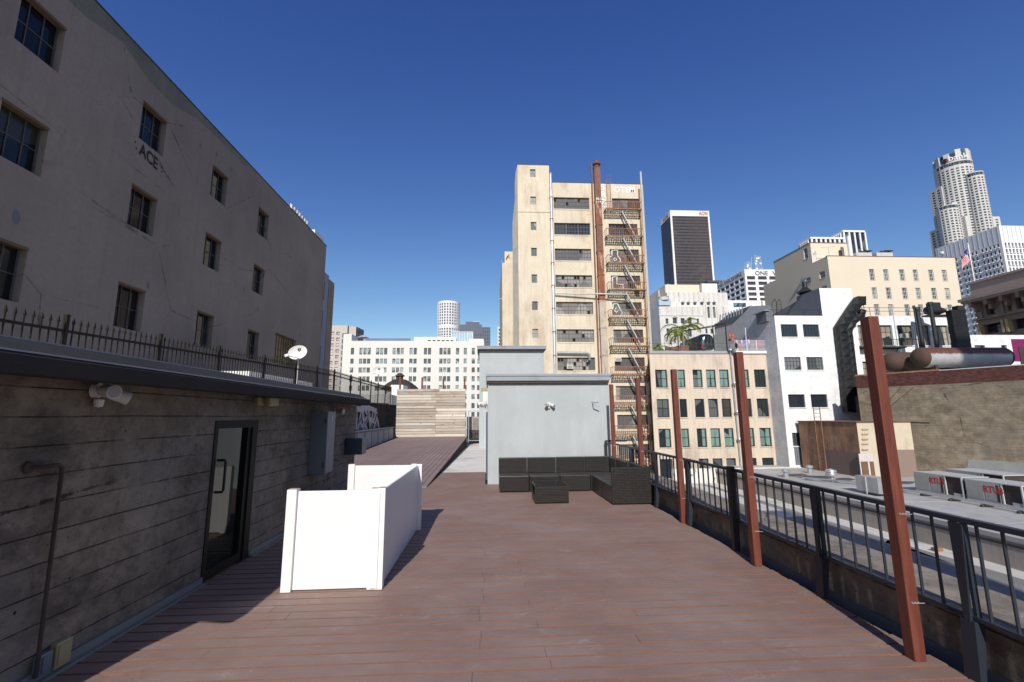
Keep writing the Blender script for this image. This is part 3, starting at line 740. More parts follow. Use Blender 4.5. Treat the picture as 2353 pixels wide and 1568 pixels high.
b = MB(); b.box(-14.1, -13.3, y0c, y1c, LZ, zc_ - .3); b.build('stack', m_wbrick, r)
b = MB(); b.box(-14.2, -13.2, y0c - .1, y1c + .1, zc_ - .298, zc_); b.build('cap', m_wbrick, r)
r = thing('narrow_building', 'narrow blue-grey and brown building edge just past the left stucco wall', 'building', (-15, 40, -25))
b = MB(); hl = [(39.2 + .2, 40.0, z, z + 1.7) for z in (3.2, 6.0, 8.8, 11.4)]; hl = [(39.9, 40.7, z, z + 1.7) for z in (3.0, 6.2, 9.4, 12.0)]
wall(b, rightf(-14.6), 36.3, 41.7, -25, 14.6, hl, .15); shell(b, -30, -14.6, 36.3, 41.7, -25, 14.6, 'rf'); b.build('wall', M('shade_blue_stucco', (.3, .32, .4), .9, .08, .5, 5, .1), r)  # bluish tone of the shaded side is put into the stucco colour
for h in hl: window(r, rightf(-14.6), h, .15, m_wframe, m_glass, 2, 2)
b = MB(); shell(b, -30, -14.58, 41.7, 43.2, -25, 14.3, 'f'); b.build('brown_bay', M('brown_concrete', (.3, .25, .19), .9, .2, .6, 4, .4), r)
# ================================================================ REAR of the roof
K = crop(1300, 1350, 600, 1711); NN = crop(900, 1150, 600, 1882); Q = crop(1750, 1280, 800, 1742)
r = thing('graffiti_wall', 'dark painted brick wall covered in white wildstyle graffiti left of the wood screen', 'wall', (-5.6, 22, 0))
b = MB(); b.box(-6.0, -5.55, 10.4, 32, -.1, 2.28); b.build('brick_wall', m_darkbrick, r)
b = MB()
for k in range(16): b.box(-6.02, -5.5 + U(-.02, .03), 10.4 + k * 1.35, 10.4 + k * 1.35 + U(1.0, 1.3), 2.282, 2.33 + U(-.02, .05))
b.build('coping', m_paintk, r)
gg = MB(); x = -5.54
def stroke(mb, pts, w, X=x):
    for (y0_, z0_), (y1_, z1_) in zip(pts[:-1], pts[1:]):
        dv = Vector((y1_ - y0_, z1_ - z0_)).normalized(); nv = Vector((-dv.y, dv.x)) * w / 2
        mb.poly([(X, y0_ - nv.x, z0_ - nv.y), (X, y1_ - nv.x, z1_ - nv.y), (X, y1_ + nv.x, z1_ + nv.y), (X, y0_ + nv.x, z0_ + nv.y)])
stk = [[(18.9, 1.9), (19.3, .95), (19.9, 2.1), (20.2, 1.1)], [(19.1, 1.5), (20.0, 1.7)], [(20.4, 1.0), (20.9, 2.15), (21.5, 1.0), (20.6, 1.5)],
       [(21.3, 2.1), (21.9, 1.7), (21.4, 1.4), (22.1, .95)], [(22.0, 2.1), (22.5, 1.05), (23.0, 2.1)], [(22.2, 1.55), (23.2, 1.45), (23.6, 2.05)],
       [(23.1, 1.0), (23.8, 1.6), (24.3, 1.0)], [(18.8, 1.0), (19.8, .8), (21, .9), (22.5, .8), (24, .92)], [(19.0, 2.05), (20.4, 2.0), (21.9, 2.1), (23.5, 1.95)]]
for i, p in enumerate(stk):
    stroke(gg, p, .2, x + .002 * i)
    stroke(gg, [(a + .25, c - .12) for a, c in p], .06, x + .002 * i + .0005)
gg.build('graffiti', M('faded_white_graffiti', (.5, .48, .5), .85, .2, 3, 12, .1), r)
r = thing('low_block_curb', 'low grey block curb with dark ledge between rear deck and graffiti wall', 'curb', (-5.2, 18, 0))
b = MB(); b.box(-5.5, -5.08, 10.4, 26.2, -.1, 1.02)
b.build('block_face', M_brick('curb_block', (.4, .4, .42), (.2, .2, .2), 1.2, 1.1, .3, var=.06), r)
b = MB(); b.box(-5.52, -5.04, 10.4, 26.3, 1.022, 1.08); b.build('ledge', m_band, r)
ww = thing('wood_screen', 'weathered horizontal plank screen wall standing at the far end of the rear deck', 'wall', (-3, 25.9, .5))
bw = MB(); z = .53; i = 0
xl, xr_ = -4.97, -1.16
while z < 3.12:
    hh = .155; segs = [xl, U(-3.4, -2.6) if i % 3 else -2.78, xr_]
    if i < 8: segs = [xl, -2.8 + U(-.02, .02), xr_]
    for a, c in zip(segs[:-1], segs[1:]):
        dz = U(-.004, .004); dy = U(0, .02)
        bw.box(a + .003, c - .003, 25.85 - dy, 25.88, z + .009 + dz, z + hh - .008 + dz, 0, U(.05, 1))
    z += hh; i += 1
bw.build('planks', m_boards, ww)
b = MB(); b.box(xl, xr_, 25.89, 25.93, .4, 3.1); b.build('backing', m_dark, ww)
for xx in (-2.95, -2.4): 
    b = MB(); b.box(xx, xx + .07, 25.94, 26.0, .4, 3.17); b.build('stud', m_iron, ww)
for j, (px, lab) in enumerate(((K(568, 0)[0], 'red post behind the plank screen, nearest its left end'), (K(804, 0)[0], 'red post behind the plank screen, second from its left end'),
                (K(1032, 0)[0], 'red post behind the plank screen, third from its left end'), (K(1260, 0)[0], 'red post behind the plank screen, at its right end'))):
    p = at(px, 910, Y=26.2); tz = (3.88, 3.84, 3.8, 3.76)[j]
    rr = thing('red_post', lab, 'post', (p.x, 26.2, 0), 'red posts behind the plank screen')
    b = MB(); b.box(p.x - .045, p.x + .045, 26.15, 26.24, 0, tz); b.build('beam', m_post, rr)
# roofed turret behind
a = at(941, 855, Y=38)
r = thing('vent_cupola', 'rusty brown hipped cupola with round cap on the roof behind the plank screen', 'roof vent', (a.x - .5, 38, 1))
cx_, cz_ = at(918, 893, Y=38).x, at(918, 893, Y=38).z
b = MB(); b.lathe((cx_, 38, cz_), [(1.55, -.1), (1.5, 0.05), (1.0, .45), (.55, .7), (.5, .72)], 8); b.build('roof', m_iron, r)
b = MB(); b.lathe((cx_, 38, cz_), [(.28, .6), (.28, .98), (.42, 1.0), (.38, 1.06), (.2, 1.2), (.2, 1.25), (0, 1.28)], 12); b.build('cap', m_iron, r)
b = MB(); b.lathe((cx_, 38, cz_), [(1.2, -2.5), (1.2, -.1)], 8); b.build('drum', m_offwhite, r)
r = thing('white_parapet_block', 'white rooftop wall block with grey pipes right of the cupola', 'wall', (-6, 36, 0))
a = at(NN(1860, 0)[0] , 905, Y=34); p = at(898, 888, Y=34); q = at(925, 896, Y=34)
b = MB(); b.box(p.x, p.x + .9, 34, 36, 0, p.z + .1); b.build('block', m_white, r)
b = MB(); b.box(p.x + .9, q.x + .6, 34.3, 36, 0, q.z); b.build('side_box', m_ltgrey, r)
r = thing('ribbed_roof_shed', 'long grey ribbed metal shed roof seen through the rear fence', 'shed', (-9, 31, 0))
b = MB(); b.box(-12, -6.3, 31, 37, 0, 3.1)
for k in range(30): b.box(-12 + k * .19, -11.95 + k * .19, 30.97, 31, 2, 3.08)
b.build('ribbed_wall', m_ltgrey, r)
# gate frame + condenser
r = thing('gate_frame', 'galvanised pipe gate frame at the right end of the plank screen', 'gate', (-1.1, 26, 0))
b = MB(); b.tube([(-1.12, 26, .2), (-1.12, 26, 1.95)], .025, 8); b.tube([(-.98, 26, .2), (-.98, 26, 1.95)], .025, 8); b.tube([(-.98, 26, 1.93), (.4, 26, 1.93)], .02, 8); b.tube([(-.98, 26, .3), (.4, 26, .3)], .02, 8); b.build('pipe_frame', m_galv, r, smooth=True)
b = MB()
for k in range(14):
    b.tube([(-.95 + k * .1, 26.0, .35), (-.95 + k * .1 + .05, 26.0, 1.9)], .003, 4)
b.build('mesh_wires', m_galv, r)
r = thing('condenser_unit', 'tan condenser unit with wire grille beyond the pipe gate', 'air conditioner', (-.8, 28, 0))
a = at(1077, 958, Y=28); c = at(1101, 988, Y=28)
b = MB(); b.box(a.x - .1, c.x + .6, 28, 29, c.z, a.z); b.build('cabinet', M('tan_metal', (.36, .34, .3), .5, .08, 1, 20, .05), r)
b = MB()
for k in range(12): b.box(a.x + .28 + k * .06, a.x + .3 + k * .06, 27.97, 27.99, c.z + .05, a.z - .08)
b.build('grille', m_iron, r)
b = MB(); b.box(a.x - .1, c.x + .6, 28.05, 28.9, c.z - .5, c.z - .002); b.build('stand', m_iron, r)
r = thing('white_low_wall', 'low white roof kerb below the tan condenser unit', 'wall', (0, 30, 0))
b = MB(); b.box(-1.2, 3, 29.6, 30, 0, .55); b.build('kerb', m_white, r)
# ---------------- grey huts
def hut(lab, x0, x1, y0, y1, zt, ov, oy=.12):
    r = thing('stair_hut', lab, 'rooftop hut', ((x0 + x1) / 2, y0, 0))
    b = MB(); shell(b, x0, x1, y0, y1, -.02, zt); b.build('wall', m_hut, r)
    b = MB()
    for xx in (x0 + .82, x0 + 2.12):
        if xx < x1 - .2: b = MB(); b.box(xx, xx + .03, y0 - .004, y0, .05, zt - .3); b.build('panel_joint', m_hut, r)
    b = MB(); b.box(x0 - .005, x0 + .03, y0 - .006, y0 + .03, 0, zt - .3)
    b.build('corner_trim', m_hut, r)
    b = MB(); b.box(x0 - ov, x1 + ov, y0 - oy, y1 + .1, zt - .17, zt - .04); b.box(x0 - ov - .015, x1 + ov + .015, y0 - oy - .02, y1 + .12, zt - .055, zt); b.build('eave_trim', m_hut_trim, r)
    b = MB(); b.box(x0 - ov + .03, x1 + ov - .03, y0 - oy + .03, y1, zt - .23, zt - .172); b.build('soffit', m_iron, r)
    return r
h1 = hut('nearer light grey stair hut with overhanging eave behind the wicker sofa', .045, 3.13, 11.57, 14.6, 2.69, .03, .12)
h2 = hut('taller light grey stair hut standing behind the nearer one', -.37, 3.2, 25.0, 30, 5.45, .12, .25)
flood('floodlight', 'white triple-head floodlight in the middle of the grey hut wall above the sofa', (1.58, 11.57, 1.93), m_whitemet, .75, (.12, -1))
r = thing('wall_hook', 'small bent grey bracket on the grey hut wall near its right edge', 'bracket', (2.77, 11.5, 1.9))
b = MB(); b.bar((2.68, 11.56, 1.975), (2.86, 11.56, 1.975), .015, .02); b.bar((2.70, 11.56, 1.97), (2.7, 11.42, 1.9), .02, .02); b.bar((2.7, 11.42, 1.9), (2.84, 11.38, 1.86), .02, .02); b.build('bracket', m_hut_trim, r)
flood('floodlight', 'white floodlight mounted on the left side wall of the nearer grey hut', (.045, 12.2, 1.98), m_whitemet, 1.0, (-1, -.25))
r = thing('junction_box', 'small yellowed junction box on the left side of the nearer grey hut', 'electrical box', (0, 12.8, 2.3))
b = MB(); b.box(-.09, .044, 12.7, 12.85, 2.0, 2.32); b.build('housing', m_whitemet, r); b = MB(); b.box(-.14, .044, 12.7, 12.9, 2.33, 2.42); b.build('lamp', m_yellow, r)
r = thing('hut_door', 'dark door edge on the shaded left side of the nearer grey hut', 'door', (0, 13, 0))
b = MB(); b.box(.0, .043, 12.2, 13.1, 0.02, 1.75); b.build('leaf', m_bluebox2, r)
# ---------------- folding white vinyl screen
ps = thing('folding_screen', 'white vinyl three-panel screen standing zigzag on the deck', 'screen', (-1.4, 5.5, 0))
def panel(pa, pb, h=.925, th=.022):
    pa, pb = Vector((pa[0], pa[1], 0)), Vector((pb[0], pb[1], 0)); dv = (pb - pa).normalized(); nv = Vector((-dv.y, dv.x, 0))
    b = MB()
    def ob(a, c, w, z0, z1):
        P = [a - nv * w / 2, c - nv * w / 2, c + nv * w / 2, a + nv * w / 2]
        b.hexa([p + Vector((0, 0, z0)) for p in P] + [p + Vector((0, 0, z1)) for p in P])
    ob(pa, pb, th, .012, h); return b, ob
pA, pB, pC, pD = (-1.90, 4.82), (-1.05, 4.83), (-1.03, 7.16), (-2.0, 7.2)
for i, (a, c) in enumerate(((pA, pB), ((pB[0] + .012, pB[1] + .03), (pC[0] + .005, pC[1] - .03)), (pD, pC))):
    b, ob = panel(a, c); b.build('panel', m_white, ps, bevel=.003)
for (x0, x1, y0, y1, hh) in ((-1.955, -1.86, 4.775, 4.87, .945), (-1.15, -1.07, 4.79, 4.865, .94), (-1.075, -1.0, 4.785, 4.87, .945), (-1.12, -1.04, 7.12, 7.2, .945), (-1.035, -.96, 7.11, 7.19, .94), (-2.06, -1.965, 7.16, 7.24, .945)):
    b = MB(); b.box(x0, x1, y0, y1, .002, hh); p = b.build('post', m_white, ps, bevel=.004)
    b = MB(); b.box(x0 + .008, x1 - .008, y0 + .008, y1 - .008, hh + .0005, hh + .004); b.build('post_top', M('raw_post_top', (.45, .36, .25), .9, .3, 5, 40, .1) if 'raw_post_top' not in bpy.data.materials else bpy.data.materials['raw_post_top'], p)
b = MB(); b.box(-1.12, -1.05, 4.774, 4.782, .02, .9); b.build('hinge_strip', m_white, ps)
# ---------------- wicker sofa
def sofa(lab, x0, x1, y0, y1, backs, seat=.345, top=.685):
    r = thing('sofa_section', lab, 'sofa', ((x0 + x1) / 2, (y0 + y1) / 2, 0), 'black wicker sofa sections')
    g_ = .004; x0 += g_; x1 -= g_; y0 += g_; y1 -= g_
    b = MB(); b.box(x0, x1, y0, y1, .02, seat); b.build('base', m_wicker, r, bevel=.012)
    th = .13
    for s_ in backs:
        q = {'b': (x0, x1, y1 - th, y1), 'r': (x1 - th, x1, y0, y1 - (th + .001 if 'b' in backs else 0)), 'f': (x0, x1 - (th + .001 if 'r' in backs else 0), y0, y0 + .06)}[s_]
        b = MB(); b.box(q[0], q[1], q[2], q[3], seat + .001, top + U(-.004, .006)); b.build('backrest' if s_ != 'f' else 'arm', m_wicker, r, bevel=.012)
    for (xx, yy_) in ((x0 + .04, y0 + .04), (x1 - .04, y0 + .04), (x0 + .04, y1 - .04), (x1 - .04, y1 - .04)):
        b = MB(); b.tube([(xx, yy_, 0.001), (xx, yy_, .02)], .018, 8); b.build('foot', m_rubber, r)
sofa('armless black wicker sofa section at the left end of the row', .29, .95, 10.27, 10.97, 'b')
sofa('armless black wicker sofa section second from the left, behind the coffee table', .955, 1.62, 10.27, 10.97, 'b')
sofa('armless black wicker sofa section third from the left in the row', 1.63, 2.3, 10.27, 10.97, 'b')
sofa('corner wicker sofa section where the two rows meet', 2.31, 3.01, 10.29, 10.99, 'br')
sofa('black wicker sofa section between the corner and the end arm', 2.33, 3.03, 9.53, 10.28, 'r')
sofa('black wicker sofa end section with solid side facing the camera', 2.34, 3.09, 8.72, 9.52, 'r')
# full height arm panel on the end section
for o in list(bpy.data.objects):
    if o.name.startswith('sofa_section') and o.get('label', '').startswith('black wicker sofa end'):
        b = MB(); b.box(2.342, 3.092, 8.69, 8.722, .02, .672); b.build('arm', m_wicker, o, bevel=.008)
ct = thing('coffee_table', 'low black wicker coffee table with a dark glass top in front of the sofa', 'table', (1.25, 9.25, 0))
b = MB(); b.box(.925, .95, 8.95, 9.56, .02, .1); b.box(.925, .95, 8.95, 9.0, .1, .31); b.box(.925, .95, 9.5, 9.56, .1, .31); b.box(.925, 1.57, 8.93, 8.95, .02, .31); b.box(1.545, 1.57, 8.95, 9.56, .02, .31); b.box(.95, 1.545, 9.54, 9.56, .02, .31); b.box(.95, 1.545, 8.95, 9.54, .02, .05)
b.build('body', m_wicker, ct, bevel=.004)
b = MB(); b.box(.92, 1.575, 8.925, 9.565, .312, .33); b.build('rim', m_wicker, ct)
b = MB(); b.box(.945, 1.55, 8.95, 9.54, .332, .34); b.build('glass_top', m_tglasstop, ct)
# ================================================================ TALL CREAM BUILDING
A = crop(1800, 550, 800, 1394)
tb = thing('cream_loft_building', 'tall weathered cream concrete building with steel factory windows and rusted flue', 'building', (12, 56, -25))
ff = front(56)
wt = [30.18, 26.59, 23.05, 19.48, 15.93, 12.36, 8.78, 5.2, 1.65, -1.9]
holes = [(8.85, 13.63, t - 1.62, t) for t in wt]
holesR = [(16.1 if i else 16.7, 19.95 if i else 20.4, t - 1.72, t) for i, t in enumerate(wt)]
holesT = [(5.78, 6.52, t - 1.12, t) for t in (34.1, 30.2, 26.65, 23.1, 19.52, 15.96, 12.4, 8.85, 5.3)]
b = MB(); wall(b, ff, 8.36, 21.0, -25, 32.25, holes + holesR, .28); b.poly([(21.0, 56, -25), (21.0, 80, -25), (21.0, 80, 32.25), (21.0, 56, 32.25)]); b.poly([(8.36, 56, 32.25), (21, 56, 32.25), (21, 80, 32.25), (8.36, 80, 32.25)])
b.build('wall', m_cream, tb)
b = MB(); wall(b, ff, 4.11, 8.34, -25, 34.7, holesT, .2); b.poly([(4.11, 56, 34.7), (8.34, 56, 34.7), (8.34, 62, 34.7), (4.11, 62, 34.7)])
b.poly([(8.34, 56, 32.2), (8.34, 62, 32.2), (8.34, 62, 34.7), (8.34, 56, 34.7)]); b.build('stair_tower', m_cream, tb)
z1_, z2_, z3_ = at(*A(228, 240), Y=57.3).z, at(*A(225, 345), Y=57.3).z, at(*A(207, 505), Y=58.5).z
b = MB(); b.poly([(4.11, 56, -25), (3.81, 57.3, -25), (3.81, 57.3, z1_), (3.9, 56.9, 34.0), (4.11, 56, 34.7)]); b.poly([(3.81, 57.3, -25), (3.53, 58.5, -25), (3.53, 58.5, z3_), (3.81, 57.3, z2_)])  # side turned toward the sun to brighten it
b.build('side_wall', m_cream_side_lit, tb)
b = MB(); b.box(8.3, 21.05, 55.97, 56.3, 32.252, 32.31); b.box(4.08, 8.38, 55.97, 56.3, 34.702, 34.77); b.build('coping', m_iron, tb)
b = MB(); b.box(4.05, 8.3, 55.93, 55.995, 28.0, 28.04)
for t in wt: b.box(8.9, 13.6, 55.95, 55.998, t - 1.78, t - 1.66)
b.build('sill_band', m_cream, tb)
m_fg = M_glass('factory_glass', (.1, .105, .11), (.32, .31, .29), .6, .25, .4)
m_fg2 = M_glass('factory_glass_blue', (.02, .03, .05), (.05, .06, .08), .3, .12, .5)
m_fram = M('factory_window_frame', (.16, .13, .1), .7, .2, 2, 10, .05)
for i, h in enumerate(holes):
    w = window(tb, ff, h, .28, m_fram, m_fg2 if i == 1 else m_fg, 12, 3, .07, .04, .08)
    for u in (h[0] + 1.62, h[0] + 3.2): b = MB(); b.box(u - .05, u + .05, 56.17, 56.26, h[2] + .07, h[3] - .07); b.build('mullion', m_fram, w)
    b = MB()
    for _ in range((3, 0, 1, 6, 1, 4, 7, 3, 3, 3)[i]):
        u = h[0] + .4 * int(U(0, 11)) + .07; zz = h[2] + .54 * int(U(0, 3)) + .07
        b = MB(); b.poly([(u, 56.215, zz), (u + .36, 56.215, zz), (u + .36, 56.215, zz + .42), (u, 56.215, zz + .42)]); b.build('broken_pane', m_dark, w)
for i, h in enumerate(holesR):
    w = window(tb, ff, h, .28, m_fram, m_fg2 if i == 1 else m_fg, 8, 3, .07, .04, .08)
    b = MB(); b.box(h[1] - 1.55, h[1] - .05, 56.14, 56.2, h[2] + .02, h[3] - .1); b.build('door_panel', m_iron, w)
for h in holesT: window(tb, ff, h, .2, m_wframe, m_fg, 2, 2, .05, .03, .05)
# rusted flue, drain pipes
sg = [34.4, 29.6, 26.2, 22.6, 19.4, 16.0, 12.5, 9.0, 4.5, -6]
fl = thing('rusted_flue', 'tall rusted square metal flue running up the cream building', 'chimney', (14.8, 55.6, -10))
for k, (a, c) in enumerate(zip(sg[:-1], sg[1:])):
    b = MB(); x0 = 14.3; b.box(x0, 15.1, 55.35, 55.95, c + .02, a - .02); b.box(x0 - .05, 15.15, 55.3, 55.97, a - .12, a - .02); b.build('flue_section', (m_rust_dark, m_rust_duct, m_rust_dark, m_rust_duct, m_rust_duct, m_pale_duct, m_pale_duct, m_pale_duct, m_pale_duct)[k], fl)
b = MB(); b.lathe((14.7, 55.6, 34.4), [(.3, 0), (.3, .3), (.55, .32), (.55, .5), (.25, .52), (.25, .9), (0, .95)], 10); b.build('cap', m_rust_dark, fl)
b = MB(); b.box(13.95, 14.1, 55.7, 55.95, -6, 34.9); b.build('side_pipe', m_rust_dark, fl)
r = thing('drain_pipe', 'long grey ribbed vent pipe between the stair tower and windows', 'pipe', (8.5, 55.7, -10))
b = MB(); b.tube([(8.5, 55.8, -8), (8.5, 55.75, 33.1), (8.55, 55.9, 33.5)], .17, 10); b.build('pipe', m_galv, r, smooth=True)
for z in range(-6, 33, 3): b = MB(); b.lathe((8.5, 55.78, z), [(.17, -.06), (.23, -.05), (.23, .05), (.17, .06)], 10); b.build('joint', m_rust, r)
r = thing('horizontal_pipe', 'grey horizontal pipe crossing the cream facade below mid height', 'pipe', (13, 55.5, 16.9))
b = MB(); b.tube([(8.7, 55.6, 16.95), (17.8, 55.0, 16.7), (17.9, 55.0, 15.9)], .11, 8); b.build('pipe', m_galv, r, smooth=True)
r = thing('exhaust_pipe', 'short bent grey exhaust pipe above the lowest broken windows', 'pipe', (11, 55.5, 9.4))
b = MB(); b.tube([(8.8, 55.6, 9.35), (12.6, 55.6, 9.3), (12.85, 55.6, 9.1), (12.85, 55.7, 8.4)], .14, 8); b.build('pipe', m_galv, r, smooth=True)
for (xa, za, lab) in ((10.0, 7.35, 'white window air conditioner in the broken factory window'), (15.95 + .15, 8.25, 'white window air conditioner beside the fire escape')):
    r = thing('window_air_conditioner', lab, 'air conditioner', (xa, 55.7, za))
    b = MB(); b.box(xa, xa + .75, 55.6, 56.15, za, za + .45); b.build('cabinet', m_whitemet, r)
    b = MB()
    for k in range(5): b.box(xa + .06, xa + .69, 55.58, 55.599, za + .06 + k * .07, za + .09 + k * .07)
    b.build('grille', m_iron, r)
r = thing('corner_conduit', 'pale vertical pipe on the right corner of the cream building', 'pipe', (20.8, 55.8, 0))
b = MB(); b.tube([(20.75, 55.85, -10), (20.75, 55.85, 34.0)], .13, 8); b.build('pipe', m_ltgrey, r, smooth=True)
r = thing('rust_pipe', 'rusty vertical pipe just left of the corner pipe', 'pipe', (20.4, 55.8, 0))
b = MB(); b.tube([(20.4, 55.85, -8), (20.4, 55.85, 31.5)], .1, 8); b.build('pipe', m_rust, r, smooth=True)
# fire escape
fe = thing('fire_escape', 'rusty iron fire escape with balconies and zigzag stairs on the cream building', 'fire escape', (17.7, 55.5, 0))
pz = [28.15, 24.45, 20.85, 17.3, 13.7, 10.1, 6.5, 2.95, -.6, -4.1]
for i, z in enumerate(pz):
    x0, x1, ya, yb = 15.45, 20.2, 54.8, 55.97
    b = MB(); b.box(x0, x1, ya, ya + .05, z - .1, z + .02); b.box(x0, x0 + .05, ya, yb, z - .1, z + .02); b.box(x1 - .05, x1, ya, yb, z - .1, z + .02)
    k = x0 + .1
    while k < x1: b.box(k, k + .05, ya + .05, yb, z - .06, z - .03); k += .17
    for q_ in (.3, .6): b.box(x0 + .05, x1 - .05, 55.97 - q_, 55.97 - q_ + .04, z - .12 - (1 - q_) * .75, z - .06 - (1 - q_) * .75)
    k = x0 + .2
    while k < x1: b.bar((k, 55.3, z - .08), (k, 55.94, z - .8), .03, .03); k += .3
    b.bar((x0 + .05, ya + .1, z - .1), (x0 + .05, 55.97, z - .95), .05, .05); b.bar((x1 - .05, ya + .1, z - .1), (x1 - .05, 55.97, z - .95), .05, .05)
    k = x0 + .2
    pf = b.build('platform', m_iron, fe)
    b = MB()
    k = x0
    while k < x1 + .01: b.box(k, k + .045, ya - .01, ya + .02, z + .02, z + .95); k += .24
    b.box(x0, x1 + .03, ya - .02, ya + .03, z + .93, z + 1.01); b.box(x0, x1 + .03, ya - .06, ya - .021, z - .1, z + .06)
    for xx in (x0, x1): b.bar((xx, ya, z + .97), (xx, 55.97, z + .97), .04, .04); b.bar((xx, ya + .6, z), (xx, ya + .6, z + .97), .03, .03)
    b.build('railing', m_rust, fe)
    if i + 1 < len(pz):
        z2 = pz[i + 1]; b = MB()
        for yy_ in (55.0, 55.55): b.bar((17.55, yy_, z - .05), (19.25, yy_, z2 + .03), .05, .11, (0, 0, 1))
        for k in range(1, 12):
            f_ = k / 12; b.box(17.55 + 1.7 * f_ - .1, 17.55 + 1.7 * f_ + .1, 55.03, 55.52, z + (z2 - z) * f_ - .02, z + (z2 - z) * f_ + .02)
        b.build('stair', m_ltgrey, fe)
        b = MB(); b.bar((17.9, 54.98, z + .6 - .4), (19.4, 54.98, z2 + .95), .03, .03); b.build('handrail', m_rust, fe)
b = MB()
for xx in (16.0, 16.5): b.bar((xx, 55.85, 28.2), (xx, 55.85, 33.3), .05, .05)
for k in range(14): b.bar((16.0, 55.85, 28.5 + k * .33), (16.5, 55.85, 28.5 + k * .33), .03, .03)
for xx in (16.0, 16.5): b.tube([(xx, 55.85, 33.2), (xx + .1, 56.2, 33.7), (xx + .15, 56.7, 33.4)], .03, 6)
b.build('roof_ladder', m_rust, fe)
r = thing('yellow_crate', 'small yellow crate left on a fire escape balcony', 'crate', (19.3, 55.2, 17.3)); b = MB(); b.box(19.05, 19.6, 55.0, 55.5, 17.33, 17.9); b.build('box', M('yellow_paint', (.6, .45, .12), .7, .1, 1, 10, 0), r)
# graffiti on the cream building
gb = MB()
text_mesh(gb, 'OTEM', (17.0, 55.985, 31.0), (1, 0, 0), (0, 0, 1), .85, 2.9, 0, .03); gb.build('graffiti', m_paintw, tb); gb = MB()
for i, chh in enumerate('SROT'): text_mesh(gb, chh, (15.15 + .1 * (i % 2), 55.985, 31.35 - i * 1.05), (1, 0, -.1), (0, 0, 1), .9, .75, 0, .03)
gb.build('graffiti', m_paintw, tb); gb = MB()
text_mesh(gb, 'PN', (14.4, 55.34, 29.2), (1, 0, 0), (0, 0, 1), .7, .6)
gb.build('graffiti', m_paintw, tb)
for pts in ([(862, 680), (900, 680), (898, 715), (918, 740), (915, 762), (845, 762), (843, 730), (862, 715), (862, 680)], [(870, 740), (882, 728), (895, 738), (882, 748), (870, 740)],
            [(865, 855), (895, 852), (893, 900), (935, 905), (935, 935), (868, 935), (865, 855)],
            [(870, 1030), (900, 1030), (915, 1065), (928, 1085), (922, 1108), (865, 1108), (853, 1085), (868, 1060), (870, 1030)], [(880, 1075), (890, 1050), (902, 1075), (890, 1085), (880, 1075)]):
    gl_ = MB(); gl_.tube([at(*A(u, v), Y=56.19) for u, v in pts], .09, 5); gl_.build('graffiti', m_paintw, tb)
r = thing('pale_slab_building', 'pale concrete building edge behind the left side of the cream tower', 'building', (3, 75, -25))
b = MB(); shell(b, 2.7, 10, 75, 90, -25, 27.6); shell(b, 3.15, 10, 75.2, 90, 27.6, 29.7); b.build('wall', m_cream, r)
b = MB(); b.box(2.3, 2.7, 75.1, 75.2, 21.2, 21.3); b.box(2.5, 2.7, 75.1, 75.2, 27.9, 28); b.build('bracket', m_ltgrey, r)
b = MB(); b.tube([(3.4, 75.1, 28.2), (3.9, 75.1, 29.2), (4.1, 75.1, 28.4), (3.6, 75.1, 28.9), (3.4, 75.1, 28.2)], .05, 5); b.build('graffiti', m_paintk, r)
# ================================================================ BEIGE LOFT BUILDING
BB = crop(2400, 750, 800, 2091); RR = crop(3040, 500, 800, 1476); DD = crop(1150, 1050, 800, 1792); SS = crop(2300, 1250, 800, 1254)
VV = crop(2850, 1000, 500, 1742); TT = crop(3000, 1100, 840, 1646); M4 = crop(2400, 1150, 500, 2353); PP = crop(2900, 1550, 940, 1461); UU = crop(3450, 540, 390, 1699)
X1 = crop(3250, 1050, 590, 2313)
bb = thing('beige_loft_building', 'low beige concrete building with green-curtained dark windows and roof terrace', 'building', (26, 52.3, -25))
BY = 52.3; bf = front(BY)
colsB = [(19.8, 21.22, 2), (22.48, 23.36, 1), (24.3, 25.44, 1), (25.92, 27.07, 1), (27.53, 28.66, 1), (30.15, 31.12, 1), (31.78, 33.16, 2)]
rowsB = [(4.76, 6.86), (1.32, 3.43), (-2.08, .03), (-5.5, -3.36), (-9, -6.8)]
hb = [(a, c, z0, z1, n) for z0, z1 in rowsB for a, c, n in colsB]
b = MB(); wall(b, bf, 19.22, 33.95, -25, 8.75, [h[:4] for h in hb], .22); b.poly([(19.22, BY, -25), (20.55, 55.98, -25), (20.55, 55.98, 8.75), (19.22, BY, 8.75)]); b.poly([(19.22, BY, 8.75), (33.95, BY, 8.75), (33.95, 75, 8.75), (21.05, 75, 8.75), (21.05, 55.98, 8.75), (20.55, 55.98, 8.75)]); b.build('wall', m_beige, bb)
b = MB(); b.box(19.22, 29.3, BY - .12, BY + .3, 8.76, 9.08); b.build('parapet_cap', m_pale_lip, bb)
b = MB(); b.box(29.3, 33.7, BY - .2, BY + .3, 8.76, 9.1); b.build('terrace_edge', m_tower_white, bb)
